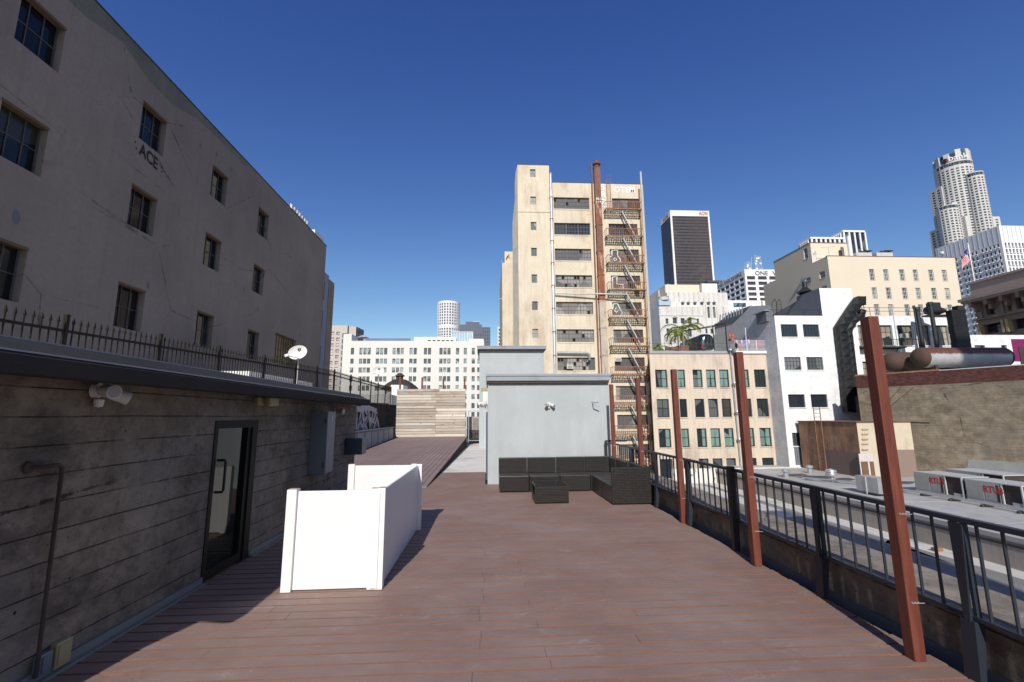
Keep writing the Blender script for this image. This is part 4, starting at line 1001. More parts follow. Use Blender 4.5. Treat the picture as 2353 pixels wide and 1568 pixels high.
for i, h in enumerate(hb):
    row = i // 7
    w = window(bb, bf, h[:4], .22, m_frameb, m_curtain if row in (0, 2) and R() < .75 else m_glass, h[4], 2, .09, .07, .07, sill=m_beige)
    if row in (0, 2) and R() < .8:
        c = MB(); side = R(); wd = (h[1] - h[0])
        mmc = bpy.data.materials.get('green_curtain') or M('green_curtain', (.16, .27, .235), .8, .12, 6, 20, .1)
        if side < .5: c.poly([(h[0] + .12, BY + .185, h[2] + .12), (h[0] + .12 + wd * .25, BY + .185, h[2] + .12), (h[0] + .12 + wd * .4, BY + .185, h[3] - .1), (h[0] + .12, BY + .185, h[3] - .1)])
        c.poly([(h[1] - .12 - wd * .3, BY + .185, h[2] + .12), (h[1] - .12, BY + .185, h[2] + .12), (h[1] - .12, BY + .185, h[3] - .1), (h[1] - .12 - wd * (.36 if side < .5 else .3), BY + .185, h[3] - .1)])
        c.build('curtain', mmc, w)
r = thing('metal_flue', 'shiny vertical flue with an elbow top on the beige building', 'chimney', (30, 51.9, -5))
p = at(*M4(1640, 700), Y=51.6); fx = p.x - .15
b = MB(); b.tube([(fx + .15, 52.1, -6), (fx + .05, 52.1, 8.6), (fx, 52.05, 9.3)], [.085, .085, .1], 10); b.build('pipe', m_galv, r, smooth=True)
b = MB(); b.tube([(fx, 51.9, 9.1), (fx, 51.9, p.z - .2), (fx + .1, 51.6, p.z), (fx + .35, 51.2, p.z)], .34, 12, cap=False); b.tube([(fx + .3, 51.3, p.z), (fx + .36, 51.21, p.z)], .28, 12, 1); b.build('elbow', [m_galv, m_dark], r, smooth=True)
b = MB()
for z in (5.2, 1.9, -1.2): b.lathe((fx + .1, 51.85, z), [(0, -.2), (.2, -.15), (.26, 0), (.2, .15), (0, .2)], 10)
b.build('damper', m_galv, r, smooth=True)
# terrace things
def palm(lab, loc, h, n, L, tr=.1, lean=0):
    r = thing('palm_tree', lab, 'palm tree', loc, 'palms on the roof terrace'); x, y, z = loc
    b = MB(); b.tube([(x, y, z), (x + lean * .4, y, z + h * .5), (x + lean, y, z + h)], [tr * 1.3, tr, tr * .8], 8); b.build('trunk', bpy.data.materials.get('palm_trunk') or M('palm_trunk', (.3, .22, .14), .9, .2, 5, 30, .2), r, smooth=True)
    leaf = bpy.data.materials.get('palm_leaf')
    if not leaf:
        t = NT('palm_leaf'); a = t.n.new('ShaderNodeAttribute'); a.attribute_name = 'tint'
        leaf = t.out(t.mix(a.outputs['Fac'], (.03, .1, .02), (.3, .33, .05)), .5, 0, .4)
    b = MB(); c = Vector((x + lean, y, z + h))
    for k in range(n):
        a = 2 * math.pi * k / n + U(-.3, .3); el = U(.1, 1.35); ll = L * U(.75, 1.1); pts = []
        dirh = Vector((math.cos(a), math.sin(a), 0)); p = c.copy(); ang = el
        for j in range(9):
            pts.append(p.copy()); p = p + (dirh * math.cos(ang) + Vector((0, 0, math.sin(ang)))) * ll / 8; ang -= .24 + .05 * j * .3
        b.tube(pts, [.03 - .003 * j for j in range(9)], 4, t=.8)
        sd = dirh.cross(Vector((0, 0, 1)))
        for j in range(1, 9):
            for q in (0, .33, .66):
                if j == 8 and q > 0: continue
                base = pts[j] if j == 8 else pts[j].lerp(pts[j + 1] if j < 8 else pts[j], q)
                fw = (pts[j] - pts[j - 1]).normalized()
                for sg in (-1, 1):
                    ln = ll * .34 * (1 - abs(j - 4) / 7) * U(.8, 1.15)
                    tip = base + (sd * sg * .75 + fw * .6 + Vector((0, 0, -.3 - U(0, .35)))) * ln; wv = fw * .05
                    b.poly([base - wv, base + wv, tip], 0, U(.02, 1))
    b.build('crown', leaf, r); return r
p = at(*M4(775, 700), Y=54.5)
palm('large palm in a brown planter on the roof terrace in front of the trailer', (p.x, 54.5, p.z), 1.9, 16, 3.1, .08)
q = at(*M4(930, 770), Y=57)
palm('palm with drooping fronds directly behind the silver trailer', (q.x - .2, 60.8, 9), 3.4, 12, 2.2, .1)
q = at(*M4(250, 600), Y=57.5); palm('small palm at the left end of the roof terrace', (q.x + .2, 57.5, 9), 1.2, 9, 1.8, .07)
q = at(*M4(345, 760), Y=53.4); palm('low palm fronds by the parapet at the left of the terrace', (q.x, 53.4, 9), .35, 8, 1.3, .06)
r = thing('planter', 'square brown planter holding the large terrace palm', 'planter', (p.x, 54.5, 9))
b = MB(); a = at(*M4(690, 780), Y=53.9).x; c = at(*M4(865, 780), Y=53.9).x; b.box(a, c, 53.9, 55.1, 8.9, p.z + .02); b.build('box', m_rust_dark, r)
# silver travel trailer
tx0 = at(*M4(1035, 600), Y=56).x; tx1 = at(*M4(1300, 600), Y=56).x; tz1 = at(*M4(1150, 480), Y=56).z; tz0 = at(*M4(1150, 765), Y=56).z
tl = thing('silver_trailer', 'polished silver travel trailer with rounded end parked on the roof terrace', 'trailer', ((tx0 + tx1) / 2, 58, tz0))
m_chrome = M('polished_aluminium', (.28, .29, .31), .2, .2, 1.2, 5, .05, metal=1.0)
cs = []; hw = (tx1 - tx0) / 2; xc = (tx0 + tx1) / 2; hh = tz1 - tz0
prof2 = [(-hw * .9, 0), (-hw, .25 * hh), (-hw, .6 * hh), (-hw * .85, .85 * hh), (-hw * .5, .98 * hh), (0, hh), (hw * .5, .98 * hh), (hw * .85, .85 * hh), (hw, .6 * hh), (hw, .25 * hh), (hw * .9, 0)]
b = MB(); ringsY = [(55.55, .55), (55.62, .75), (55.8, .9), (56.1, .98), (56.6, 1), (61.5, 1), (62.1, .93), (62.4, .7)]
for yv, s_ in ringsY:
    for (u, v) in prof2: b.v.append((xc + u * s_, yv, tz0 + (v - hh * .42) * s_ + hh * .42))
n = len(prof2)
for k in range(len(ringsY) - 1):
    for j in range(n): b.f.append((k * n + j, k * n + (j + 1) % n, (k + 1) * n + (j + 1) % n, (k + 1) * n + j)); b.mi.append(0); b.t.append(0)
b.f.append(tuple(range(n))); b.mi.append(0); b.t.append(0); b.build('body', m_chrome, tl, smooth=True)
b = MB(); b.box(xc - hw * .42, xc + hw * .42, 55.5, 55.54, tz0 + hh * .48, tz0 + hh * .78); b.build('window', m_glass, tl)
for sg, nm in ((-1, 'tail_light'), (1, 'tail_light')): b = MB(); b.box(xc + sg * hw * .78 - .06, xc + sg * hw * .78 + .06, 55.6, 55.7, tz0 + hh * .1, tz0 + hh * .28); b.build(nm, m_red_logo, tl)
b = MB(); b.box(xc - hw * .9, xc + hw * .9, 55.48, 55.56, tz0 - .02, tz0 + .08); b.build('bumper', m_chrome, tl)
for sg in (-1, 1): b = MB(); b.lathe((xc + sg * hw * .82, 58.6, tz0 - .1), [(0, -.1), (.35, -.1), (.35, .1), (0, .1)], 14, axis='x'); b.build('wheel', m_rubber, tl)
# glass screen, railings, terrace furniture
r = thing('glass_screen', 'tall frosted glass wind screen with black frame beside the trailer', 'screen', (27, 55, 9))
a = at(*M4(1318, 780), Y=55); c = at(*M4(1545, 780), Y=53); ht = at(*M4(1530, 300), Y=53).z
mfg = NT('frosted_glass'); m_frost = mfg.out((.35, .38, .37), .25, 0, .5); mfg.b.inputs['Alpha'].default_value = .75
b = MB(); b.hexa([(a.x, 55, 9), (c.x, 53, 9), (c.x, 53.04, 9), (a.x, 55.04, 9), (a.x, 55, ht - 1.1), (c.x, 53, ht - 1.1), (c.x, 53.04, ht - 1.1), (a.x, 55.04, ht - 1.1)]); b.build('pane', m_frost, r)
b = MB(); b.bar((c.x, 53, 8.8), (c.x, 53, ht), .1, .1); b.bar((a.x, 55, 8.8), (a.x, 55, ht + .1), .1, .1); b.bar((a.x, 55, ht), (c.x, 53, ht), .1, .1); b.bar((c.x, 53, ht), (a.x - 2.6, 57.5, ht - .1), .1, .1); b.bar((a.x - 2.6, 57.5, ht - .1), (a.x, 55, ht - .05), .08, .08); b.build('frame', m_black, r)
r = thing('terrace_railing', 'white horizontal bar railing at the right end of the terrace', 'railing', (31, 52.3, 9.1))
b = MB(); x0 = at(*M4(1670, 700), Y=52.3).x; x1 = 33.6; zt = at(*M4(1900, 605), Y=52.3).z
for k in range(8): zz = 9.25 + (zt - 9.25) * k / 7; b.box(x0, x1, 52.28, 52.32, zz - .02, zz + .02)
b.build('bars', m_tower_white, r)
for k in range(4): b = MB(); xx = x0 + .3 + (x1 - x0 - .35) * k / 3; b.box(xx - .03, xx + .03, 52.25, 52.279, 9.1, zt + (.05 if k != 1 else 1.6)); b.build('post', m_tower_white, r)
r = thing('cable_railing', 'thin dark cable railing along the terrace parapet', 'railing', (24, 52.4, 9.1))
b = MB()
for zz in (9.55, 10.0): b.box(19.1, 29.2, 52.39, 52.4, zz - .012, zz + .012)
b.build('cable', m_iron, r)
for k in range(6): b = MB(); b.box(19.3 + k * 1.9, 19.34 + k * 1.9, 52.38, 52.42, 9.08, 10.2); b.build('post', m_iron, r)
for k, (u0, u1, v0, v1, cc, lab) in enumerate(((1685, 1745, 610, 730, (.6, .02, .12), 'pink inflatable cylinder at the left of the terrace railing'), (1835, 1890, 570, 770, (.03, .06, .5), 'tall blue inflatable cylinder behind the terrace railing'),
        (1890, 1920, 590, 760, (.6, .08, .06), 'red strip inflatable beside the tall blue cylinder'), (2035, 2080, 610, 760, (.65, .02, .14), 'left of the two pink inflatable cylinders at the right of the railing'), (2085, 2130, 610, 760, (.65, .02, .14), 'right of the two pink inflatable cylinders at the right of the railing'),
        (1755, 1830, 710, 770, (.7, .05, .08), 'low red cushion lying behind the terrace railing'))):
    a = at(*M4(u0, v0), Y=53); c = at(*M4(u1, v1), Y=53); r = thing('inflatable_cylinder' if k < 5 else 'cushion', lab, 'inflatable' if k < 5 else 'cushion', ((a.x + c.x) / 2, 53, c.z))
    b = MB(); rad = (c.x - a.x) / 2; xc_ = (a.x + c.x) / 2; zz = c.z; hh_ = a.z - c.z; pr_ = [(0, 0)]
    for j in range(6): pr_ += [(rad * .9, hh_ * j / 6 + .02), (rad, hh_ * (j + .5) / 6)]
    pr_ += [(rad * .85, hh_ * .98), (0, hh_)]
    b.lathe((xc_, 53, zz), pr_, 10); b.build('body', M('vinyl_%d' % k, cc, .4, .05, 1, 10, 0), r, smooth=True)
r = thing('can_stack', 'stack of orange and black cans above the terrace railing', 'cans', (30, 53, 10.6))
for k in range(4): a = at(*M4(1585 + (k % 2) * 50, 510 + (k // 2) * 75), Y=53); b = MB(); b.lathe((a.x, 53, a.z - .18), [(0, 0), (.14, 0), (.14, .3), (0, .32)], 10); b.build('can', M('orange_%d' % k, (.7, .12, .04) if k != 2 else (.03, .03, .03), .5, .05, 1, 10, 0), r)
r = thing('clothes_rack', 'rack of blue and white folded gear behind the terrace railing', 'rack', (31, 54, 10))
a = at(*M4(1740, 590), Y=54); c = at(*M4(1920, 560), Y=54); b = MB(); b.bar((a.x, 54, a.z), (c.x, 54, c.z + .1), .06, .06); b.bar((a.x, 54, 9), (a.x, 54, a.z), .05, .05); b.bar((c.x, 54, 9), (c.x, 54, c.z + .1), .05, .05); b.build('rack_frame', m_iron, r)
for k in range(6): xx = a.x + (c.x - a.x) * (k + .5) / 6; b = MB(); b.box(xx - .12, xx + .12, 53.9, 54.1, a.z - .45, a.z - .03 + .1 * k / 6); b.build('garment', bpy.data.materials.get('garment%d' % (k % 2)) or M('garment%d' % (k % 2), ((.03, .04, .25), (.5, .5, .55))[k % 2], .8, .1, 2, 10, 0), r)
for k in range(4):
    p = at(*M4(500 + 50 * k, 770), Y=53.6 + .3 * (k % 2)); r = thing('patio_chair', ('leftmost wooden patio chair by the parapet left of the planter', 'second wooden patio chair by the terrace parapet', 'third wooden patio chair by the terrace parapet', 'wooden patio chair closest to the brown planter')[k], 'chair', (p.x, p.y, 9))
    b = MB(); b.box(p.x - .25, p.x + .25, p.y - .25, p.y + .25, p.z, p.z + .06); b.build('seat', m_lintel, r)
    b = MB(); b.box(p.x - .25, p.x + .25, p.y + .2, p.y + .25, p.z + .06, p.z + .45); b.build('backrest', m_lintel, r)
    for sx_, sy_ in ((-1, -1), (1, -1), (-1, 1), (1, 1)): b = MB(); b.box(p.x + sx_ * .22 - .02, p.x + sx_ * .22 + .02, p.y + sy_ * .22 - .02, p.y + sy_ * .22 + .02, 8.8, p.z - .001); b.build('leg', m_lintel, r)
# ================================================================ WHITE BRICK BUILDING
wb = thing('white_brick_building', 'white painted brick building with grey side wall and steel windows', 'building', (38, 50, -25))
wf = front(50)
hw_ = [(34.1, 36.05, z0, z1) for z0, z1 in ((10.41, 11.9), (6.58, 8.06), (2.33, 3.8), (-1.9, -.47))] + [(36.75, 38.7, z0, z1) for z0, z1 in ((10.41, 11.9), (6.58, 8.06), (2.33, 3.8), (-1.9, -.47))]
b = MB(); wall(b, wf, 33.45, 39.3, -8, 12.95, hw_, .2); wall(b, wf, 39.3, 43.3, -8, 16.28, [(39.9 + 1.0, 42.6, z0, z1) for z0, z1 in ((7.4, 9.4), (3.6, 5.6))], .2)
b.poly([(43.3, 50, -8), (43.3, 54, -8), (43.3, 54, 16.28), (43.3, 50, 16.28)]); b.poly([(39.3, 50, 16.28), (43.3, 50, 16.28), (43.3, 54, 16.28), (39.3, 54, 16.28)])
b.build('wall', m_wbrick, wb)
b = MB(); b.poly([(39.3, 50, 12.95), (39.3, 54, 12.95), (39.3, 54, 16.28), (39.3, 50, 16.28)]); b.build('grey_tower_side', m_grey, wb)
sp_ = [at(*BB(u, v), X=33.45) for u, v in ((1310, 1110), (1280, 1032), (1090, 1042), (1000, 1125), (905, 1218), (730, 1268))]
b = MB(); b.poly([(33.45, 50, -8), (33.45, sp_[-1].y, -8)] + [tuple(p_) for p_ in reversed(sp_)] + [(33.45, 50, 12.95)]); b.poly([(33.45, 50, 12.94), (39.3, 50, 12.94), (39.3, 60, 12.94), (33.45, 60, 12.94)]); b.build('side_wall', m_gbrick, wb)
for h in hw_: window(wb, wf, h, .2, m_black, m_glass, 5, 3, .05, .03, .05, sill=m_wbrick)
for z0, z1 in ((7.4, 9.4), (3.6, 5.6)): window(wb, wf, (40.9, 42.6, z0, z1), .2, m_black, m_glass, 4, 4, .05, .03, .05)
b = MB(); b.box(34.15, 35.9, 49.97, 50.0, -3.95, -1.95); b.build('roller_door', m_grey, wb)
b = MB(); b.box(33.4, 39.3, 49.93, 50.2, 12.96, 13.02); b.build('coping', m_iron, wb)
b = MB(); b.poly([at(*BB(u, v), X=33.44) for u, v in ((730, 1216), (1000, 1122), (1088, 1042), (1000, 1127), (905, 1219), (730, 1269))]); b.poly([at(*BB(u, v), X=33.6) for u, v in ((866, 1120), (1100, 1030), (1000, 1122), (760, 1205))]); b.build('dark_band', m_grey, wb)  # dark sheets along the stepped top of the side wall
b = MB()
for k in range(9): p_ = [at(*BB(775 + 27 * k + du, (1190 if dv else 1125) - 9.0 * k), X=33.5) for du, dv in ((0, 1), (14, 1), (20, 0), (6, 0))]; b.poly(p_)
b.build('baluster_strip', m_tower_white, wb)
# right part of the white building, further back
m_blind = M_glass('pale_curtain_glass', (.03, .035, .035), (.4, .35, .26), .65, .2, .4)
b = MB(); hr = [(44.5, 46.0, 10.05, 12.66), (46.9, 48.6, 10.05, 12.66), (49.5, 51.45, 10.05, 12.66), (52.2, 54.2, 10.05, 12.66), (55.1, 56.5, 10.05, 12.66), (57.3, 59.0, 10.05, 12.66)] + [(a, c, 5.4, 8.0) for a, c in ((44.5, 46.0), (46.9, 48.6), (49.5, 51.45), (52.2, 54.2))] + [(a, c, 1.4, 4.0) for a, c in ((44.5, 46.0), (46.9, 48.6))]
wr = front(54); wall(b, wr, 43.3, 60.3, -8, 13.85, hr, .3); b.poly([(43.3, 54, 13.85), (60.3, 54, 13.85), (60.3, 74, 13.85), (43.3, 74, 13.85)]); b.build('rear_wing', m_wbrick, wb)
for i, h in enumerate(hr): window(wb, wr, h, .3, m_black, m_blind, 3 if h[1] - h[0] > 1.45 else 2, 3, .06, .05, .05, sill=m_wbrick)
r = thing('window_air_conditioner', 'white window air conditioner above the small black balcony', 'air conditioner', (52.5, 53.8, 10.9)); b = MB(); b.box(52.3, 53.1, 53.6, 54.2, 11.0, 11.5); b.build('cabinet', m_whitemet, r)
b = MB(); [b.box(52.38, 53.02, 53.58, 53.599, 11.06 + .08 * k, 11.09 + .08 * k) for k in range(5)]; b.build('grille', m_iron, r)
r = thing('balcony', 'black iron fire balcony on the white building behind the nearest timber post', 'balcony', (48, 53, 9.7))
b = MB(); b.box(44.2, 52.0, 52.9, 53.98, 9.62, 9.72)
k = 44.3
while k < 52: b.box(k, k + .04, 52.95, 53.97, 9.55, 9.6); k += .25
b.build('platform', m_black, r)
b = MB(); b.box(44.2, 53.6, 52.88, 52.92, 10.62, 10.68); k = 44.2
while k < 52: b.box(k, k + .025, 52.88, 52.91, 9.73, 10.61); k += .22
b.build('railing', m_black, r)
for xx in (44.6, 51.0): b = MB(); b.bar((xx, 53.0, 9.6), (xx, 53.97, 8.4), .05, .05); b.build('bracket', m_black, r)
r = thing('roof_railing', 'thin black pipe railing with hooped ladder along the white wing roof', 'railing', (50, 54, 13.9))
b = MB()
for zz in (14.5, 14.95): b.box(43.6, 60, 54.1, 54.14, zz - .025, zz + .025)
b.build('rail', m_black, r)
for k in range(7): b = MB(); b.box(43.7 + 2.6 * k, 43.74 + 2.6 * k, 54.1, 54.14, 13.85, 15.0); b.build('post', m_black, r)
b = MB()
for xx in (47.4, 48.0): b.tube([(xx, 53.9, 10.7), (xx, 53.9, 15.3), (xx, 54.2, 15.9), (xx, 54.7, 15.7), (xx, 54.8, 14.4)], .035, 6)
for k in range(12): b.box(47.4, 48.0, 53.88, 53.92, 10.9 + k * .4, 10.94 + k * .4)
b.build('ladder', m_black, r)
r = thing('white_flag_staff', 'thin white pole on the white wing roof edge', 'pole', (49, 53.9, 10)); p = at(*X1(390, 490), Y=53.9)
b = MB(); b.tube([(p.x, 53.85, 10.2), (p.x, 53.85, p.z + .6)], .04, 6); b.build('pole', m_whitemet, r)
r = thing('corner_railing', 'black pipe railing on the lower white roof beside the grey block', 'railing', (36, 50.2, 13))
b = MB(); b.box(32.9, 39.2, 50.1, 50.13, 13.62, 13.67); b.box(33.5, 39.2, 50.1, 50.13, 13.05, 13.09); b.build('rail', m_black, r)
for k in range(4): b = MB(); b.box(33.45 + k * 1.85, 33.49 + k * 1.85, 50.1, 50.13, 13.0, 13.62); b.build('post', m_black, r)
r = thing('roof_ladder', 'black hooped roof ladder standing behind the corner railing', 'ladder', (34.5, 51, 13))
p = at(*VV(215, 420), Y=52)
b = MB()
for xx in (p.x - .1, p.x + .5): b.tube([(xx, 52, 12.9), (xx, 52, p.z - .3), (xx + .02, 52.2, p.z), (xx + .02, 52.8, p.z - .3), (xx, 53.2, 12.9)], .035, 6)
for k in range(6): b.box(p.x - .1, p.x + .5, 51.98, 52.02, 13.1 + k * .33, 13.14 + k * .33)
b.build('ladder', m_black, r)
r = thing('grey_penthouse', 'dark grey penthouse block behind the corner of the white building', 'building', (37, 55, 12.9))
p = at(*VV(340, 430), Y=58.8); q = at(*VV(735, 285), Y=50.1)
b = MB(); b.poly([(39.28, 50, 12.95), (39.28, 59, 12.95), (39.28, 59, 15.1), (39.28, 50, 16.2)]); b.build('wall', m_grey, r)
b = MB(); b.poly([(39.28, 59, 12.95), (35, 59, 12.95), (35, 59, 15.1), (39.28, 59, 15.1)]); b.build('back_wall', m_grey, r)
r = thing('exhaust_hood', 'black conical exhaust hood and stack on the white building', 'chimney', (38.6, 52, 16))
p = at(*VV(578, 200), Y=53); q = at(*VV(560, 345), Y=53)
b = MB(); b.lathe((p.x, 53, q.z), [(1.2, 0), (.9, .2), (.3, .75), (.3, .8)], 4); b.build('hood', m_black, r)
b = MB(); b.tube([(p.x, 53, q.z + .7), (p.x, 53, p.z)], .27, 12); b.build('stack', m_black, r, smooth=True)
r = thing('timber_pole', 'pale wooden pole standing against the grey side wall', 'pole', (33, 52.5, 9))
b = MB(); b.bar((at(*VV(95, 1130), Y=52.2).x, 52.2, 9.0), (at(*VV(25, 450), Y=52.2).x, 52.2, at(*VV(25, 450), Y=52.2).z), .14, .14); b.build('pole', M('pale_wood', (.55, .42, .28), .8, .15, 2, 20, .1), r)
p = at(*BB(1145, 1045), X=33.3); q = at(*BB(1245, 1060), X=33.3)
r = thing('sheet_hatch', 'grey metal hatch hood on the grey brick side wall', 'vent', (33.3, q.y, q.z - 1))
b = MB(); b.box(33.1, 33.44, q.y, p.y, q.z - 1.6, q.z - .4); b.build('duct', m_grey, r)
b = MB(); b.box(32.8, 33.44, q.y - .2, p.y + .3, q.z - .38, q.z - .3); b.build('hood', m_galv, r)
# big black ducts
def sqduct(name, lab, pts, w, mat):
    r = thing(name, lab, 'duct', tuple(pts[0]), 'black quilted ducts on the white building'); 
    pts = [Vector(p) for p in pts]; b = MB(); hw = w / 2; dep = w * .7
    sec = []
    for a, c in zip(pts[:-1], pts[1:]):
        L = (c - a).length; n = max(1, round(L / .85))
        for k in range(n): sec.append((a.lerp(c, k / n), a.lerp(c, (k + 1) / n)))
    fr = []
    P = [s_[0] for s_ in sec] + [sec[-1][1]]
    for k, p in enumerate(P):
        dv = (P[min(k + 1, len(P) - 1)] - P[max(k - 1, 0)]); dv.y = 0; dv.normalize(); nv = Vector((dv.z, 0, -dv.x))
        fr.append((p, nv))
    for k in range(len(P) - 1):
        (p, n1), (q, n2) = fr[k], fr[k + 1]; Yv = Vector((0, dep / 2, 0))
        c4 = [p - n1 * hw - Yv, q - n2 * hw - Yv, q + n2 * hw - Yv, p + n1 * hw - Yv]
        c4b = [v + Yv * 2 for v in c4]
        ctr = sum(c4, Vector()) / 4 - Vector((0, .12, 0))
        for j in range(4): b.poly([c4[j], c4[(j + 1) % 4], ctr])
        for side in ((0, 1), (3, 2)):
            a_, b_ = c4[side[0]], c4[side[1]]; c_, d_ = c4b[side[1]], c4b[side[0]]; sgn = -1 if side[0] == 0 else 1
            cc = (a_ + b_ + c_ + d_) / 4 + (n1 * sgn * .08)
            for e0, e1 in ((a_, b_), (b_, c_), (c_, d_), (d_, a_)): b.poly([e0, e1, cc])
    b.poly(c4[1:3] + [c4b[2], c4b[1]])
    b.build('duct_body', mat, r)
    for p, nv in fr:
        s2 = MB(); a_, c_ = p - nv * (hw + .03), p + nv * (hw + .03); s2.bar(a_ - Vector((0, dep / 2, 0)), c_ - Vector((0, dep / 2, 0)), .05, .06); s2.build('seam', m_black, r)
m_duct = M('black_duct_metal', (.014, .014, .015), .5, .5, .8, 8, .15, spec=.3)
def dp(u, v, Y=49.3): p = at(*VV(u, v), Y=49.35); return (p.x, 49.35, p.z)
DY = 49.35
sqduct('quilted_duct', 'larger black quilted duct with hooked top on the white building', [dp(1170, 1900), dp(1125, 1400), dp(1052, 790), dp(1215, 545), dp(1285, 445), dp(1350, 455)], 1.02, m_duct)
sqduct('quilted_duct', 'smaller black quilted duct right of the larger one', [dp(1262, 1650), dp(1217, 1400), dp(1152, 840), dp(1205, 730), dp(1320, 635), dp(1335, 570)], .66, m_duct)
# exhaust pipes and dark tower
for k, (u, vt, rr, lab) in enumerate(((690, 380, .1, 'thinnest of three tall black exhaust pipes, leftmost'), (735, 405, .24, 'middle tall black exhaust pipe with collar top'), (928, 330, .22, 'tallest black exhaust pipe with round cap, rightmost'))):
    p = at(*X1(u, vt), Y=51.0); q = at(*X1(u + 95, 980), Y=51.0); r = thing('exhaust_pipe', lab, 'pipe', (q.x, 51, 6), 'black exhaust pipes behind the tanks')
    b = MB(); b.tube([(p.x - .0, 51, 4), (p.x, 51, p.z)], rr, 10); b.build('pipe', m_black, r, smooth=True)
    b = MB(); b.lathe((p.x, 51, p.z), [(rr, -.4), (rr * 1.45, -.38), (rr * 1.45, 0), (rr * .8, .02), (0, .03)], 10); b.build('cap', m_black, r)
r = thing('dark_duct_tower', 'black stacked sheet-metal duct tower right of the white wing', 'duct', (58, 51, 4))
p = at(*X1(1240, 440), Y=50); q = at(*X1(1440, 390), Y=50)
b = MB(); z = p.z; k = 0
while z > 3: b.box(p.x + (k % 2) * .03, q.x + (k % 2) * .03, 50, 50.7, z - .95, z - .02); z -= .95; k += 1
b.build('duct_sections', m_duct, r)
b = MB(); b.box(q.x - .9, q.x, 50, 50.7, p.z, q.z + .1); b.build('cap', m_black, r)
r = thing('fan_unit', 'black exhaust fan and motor between the pipes and the duct tower', 'fan', (55, 51.5, 14.8)); a = at(*X1(850, 480), Y=51.5); c = at(*X1(1220, 540), Y=51.5); e = at(*X1(1000, 400), Y=51.5)
b = MB(); b.box(a.x, c.x, 51, 52, c.z, c.z + .14); b.build('deck', m_black, r); b = MB(); b.lathe((e.x, 51.6, c.z + .75), [(0, -1.1), (.5, -1), (.55, .4), (.35, 1.0), (.2, 1.4), (0, 1.4)], 12, axis='x'); b.build('motor', m_black, r, smooth=True)
b = MB(); b.box(e.x - .6, e.x + .5, 51.2, 52, c.z + 1.1, c.z + 1.7); b.build('hood', m_black, r)
# low white building with magenta panel
p = at(*X1(1520, 810), Y=58); q = at(*X1(2313, 810), Y=58)
r = thing('low_white_building', 'low white building with magenta painted panel at the right edge', 'building', (70, 58, -25))
hL = [(at(*X1(1975, 960), Y=58).x, at(*X1(2055, 960), Y=58).x, at(*X1(1975, 1090), Y=58).z, at(*X1(1975, 960), Y=58).z), (at(*X1(1585, 960), Y=58).x, at(*X1(1735, 960), Y=58).x, 8.2, at(*X1(1600, 960), Y=58).z)]
b = MB(); wall(b, front(58), 60.3, 80, -25, p.z, hL, .25); b.poly([(60.3, 58, p.z), (80, 58, p.z), (80, 64, p.z), (60.3, 64, p.z)]); b.build('wall', m_wbrick, r)
for h in hL: window(r, front(58), h, .25, m_black, m_glass, 2, 2)
a = at(*X1(2120, 870), Y=57.97); c = at(*X1(2200, 1200), Y=57.97); b = MB(); b.poly([(a.x, 57.97, c.z), (80, 57.97, c.z), (80, 57.97, a.z), (a.x, 57.97, a.z)]); b.build('magenta_panel', M('magenta_paint', (.2, .015, .1), .8, .1, 1, 10, .05), r)
b = MB(); a = at(*X1(2230, 985), Y=57.9); b.box(a.x, 80, 57.9, 57.96, c.z - 1, a.z); b.build('shutter', m_iron, r)
# tanks
m_rtank = M('rusted_tank', (.09, .055, .04), .75, .3, .6, 6, .2, stain=(.07, .07, .04), stain_amt=.6, spec=.3)
def tank_body_mat():
    t = NT('silver_tank_paint'); big = t.noise(.9, 5, .7); o = t.sep(t.obj)
    edge = t.math('ADD', o[2], t.math('MULTIPLY', t.noise(2.0, 4, .7), .5))
    col = t.mix(t.ramp(big, .4, .7, 0, .6), (.5, .5, .48), (.3, .28, .26))
    col = t.mix(t.ramp(edge, 7.9, 8.1), col, (.16, .06, .04))
    return t.out(col, .5, .2, .4)
m_stank = tank_body_mat()
def tank(lab, xa, xb, Y, zc, rad, body, end):
    r = thing('storage_tank', lab, 'tank', ((xa + xb) / 2, Y, zc - rad), 'rusty cylindrical tanks on the brick parapet roof')
    b = MB(); b.lathe((0, Y, zc), [(rad, xa + rad * .8), (rad, xb - rad * .8)], 28, axis='x')
    for k in range(1, 4): xx = xa + rad * .8 + (xb - xa - 1.6 * rad) * k / 4; b.lathe((xx, Y, zc), [(rad, -.03), (rad + .02, -.025), (rad + .02, .025), (rad, .03)], 28, axis='x')
    b.build('shell', body, r, smooth=True)
    for sg, xx in ((-1, xa + rad * .8), (1, xb - rad * .8)):
        pr_ = [(rad * math.cos(a), sg * rad * .8 * math.sin(a)) for a in [math.pi / 2 * j / 6 for j in range(7)]]
        b = MB(); b.lathe((xx, Y, zc), pr_, 28, axis='x'); b.build('end_cap', end, r, smooth=True)
    b = MB()
    for xx in (xa + rad * 1.6, xb - rad * 1.6): b.box(xx - .15, xx + .15, Y - rad * .6, Y + rad * .6, zc - rad * 1.25, zc - rad * .75)
    b.build('saddle', m_iron, r)
TY = 46.0
p0 = at(*X1(700, 1150), Y=TY); p1_ = at(*X1(2095, 1150), Y=TY); zt = at(*X1(1200, 995), Y=TY).z; zb = at(*X1(1200, 1290), Y=TY).z
tank('long silver tank with rusted round end on the roof behind the brick parapet', p0.x, p1_.x, TY, (zt + zb) / 2, (zt - zb) / 2, m_stank, m_rtank)
p0b = at(*X1(262, 1200), Y=TY + 2.6); zt2 = at(*X1(400, 1065), Y=TY + 2.6).z; zb2 = at(*X1(400, 1345), Y=TY + 2.6).z
tank('smaller fully rusted tank behind the left end of the silver tank', p0b.x, p0b.x + 9, TY + 2.6, (zt2 + zb2) / 2, (zt2 - zb2) / 2, m_rtank, m_rtank)
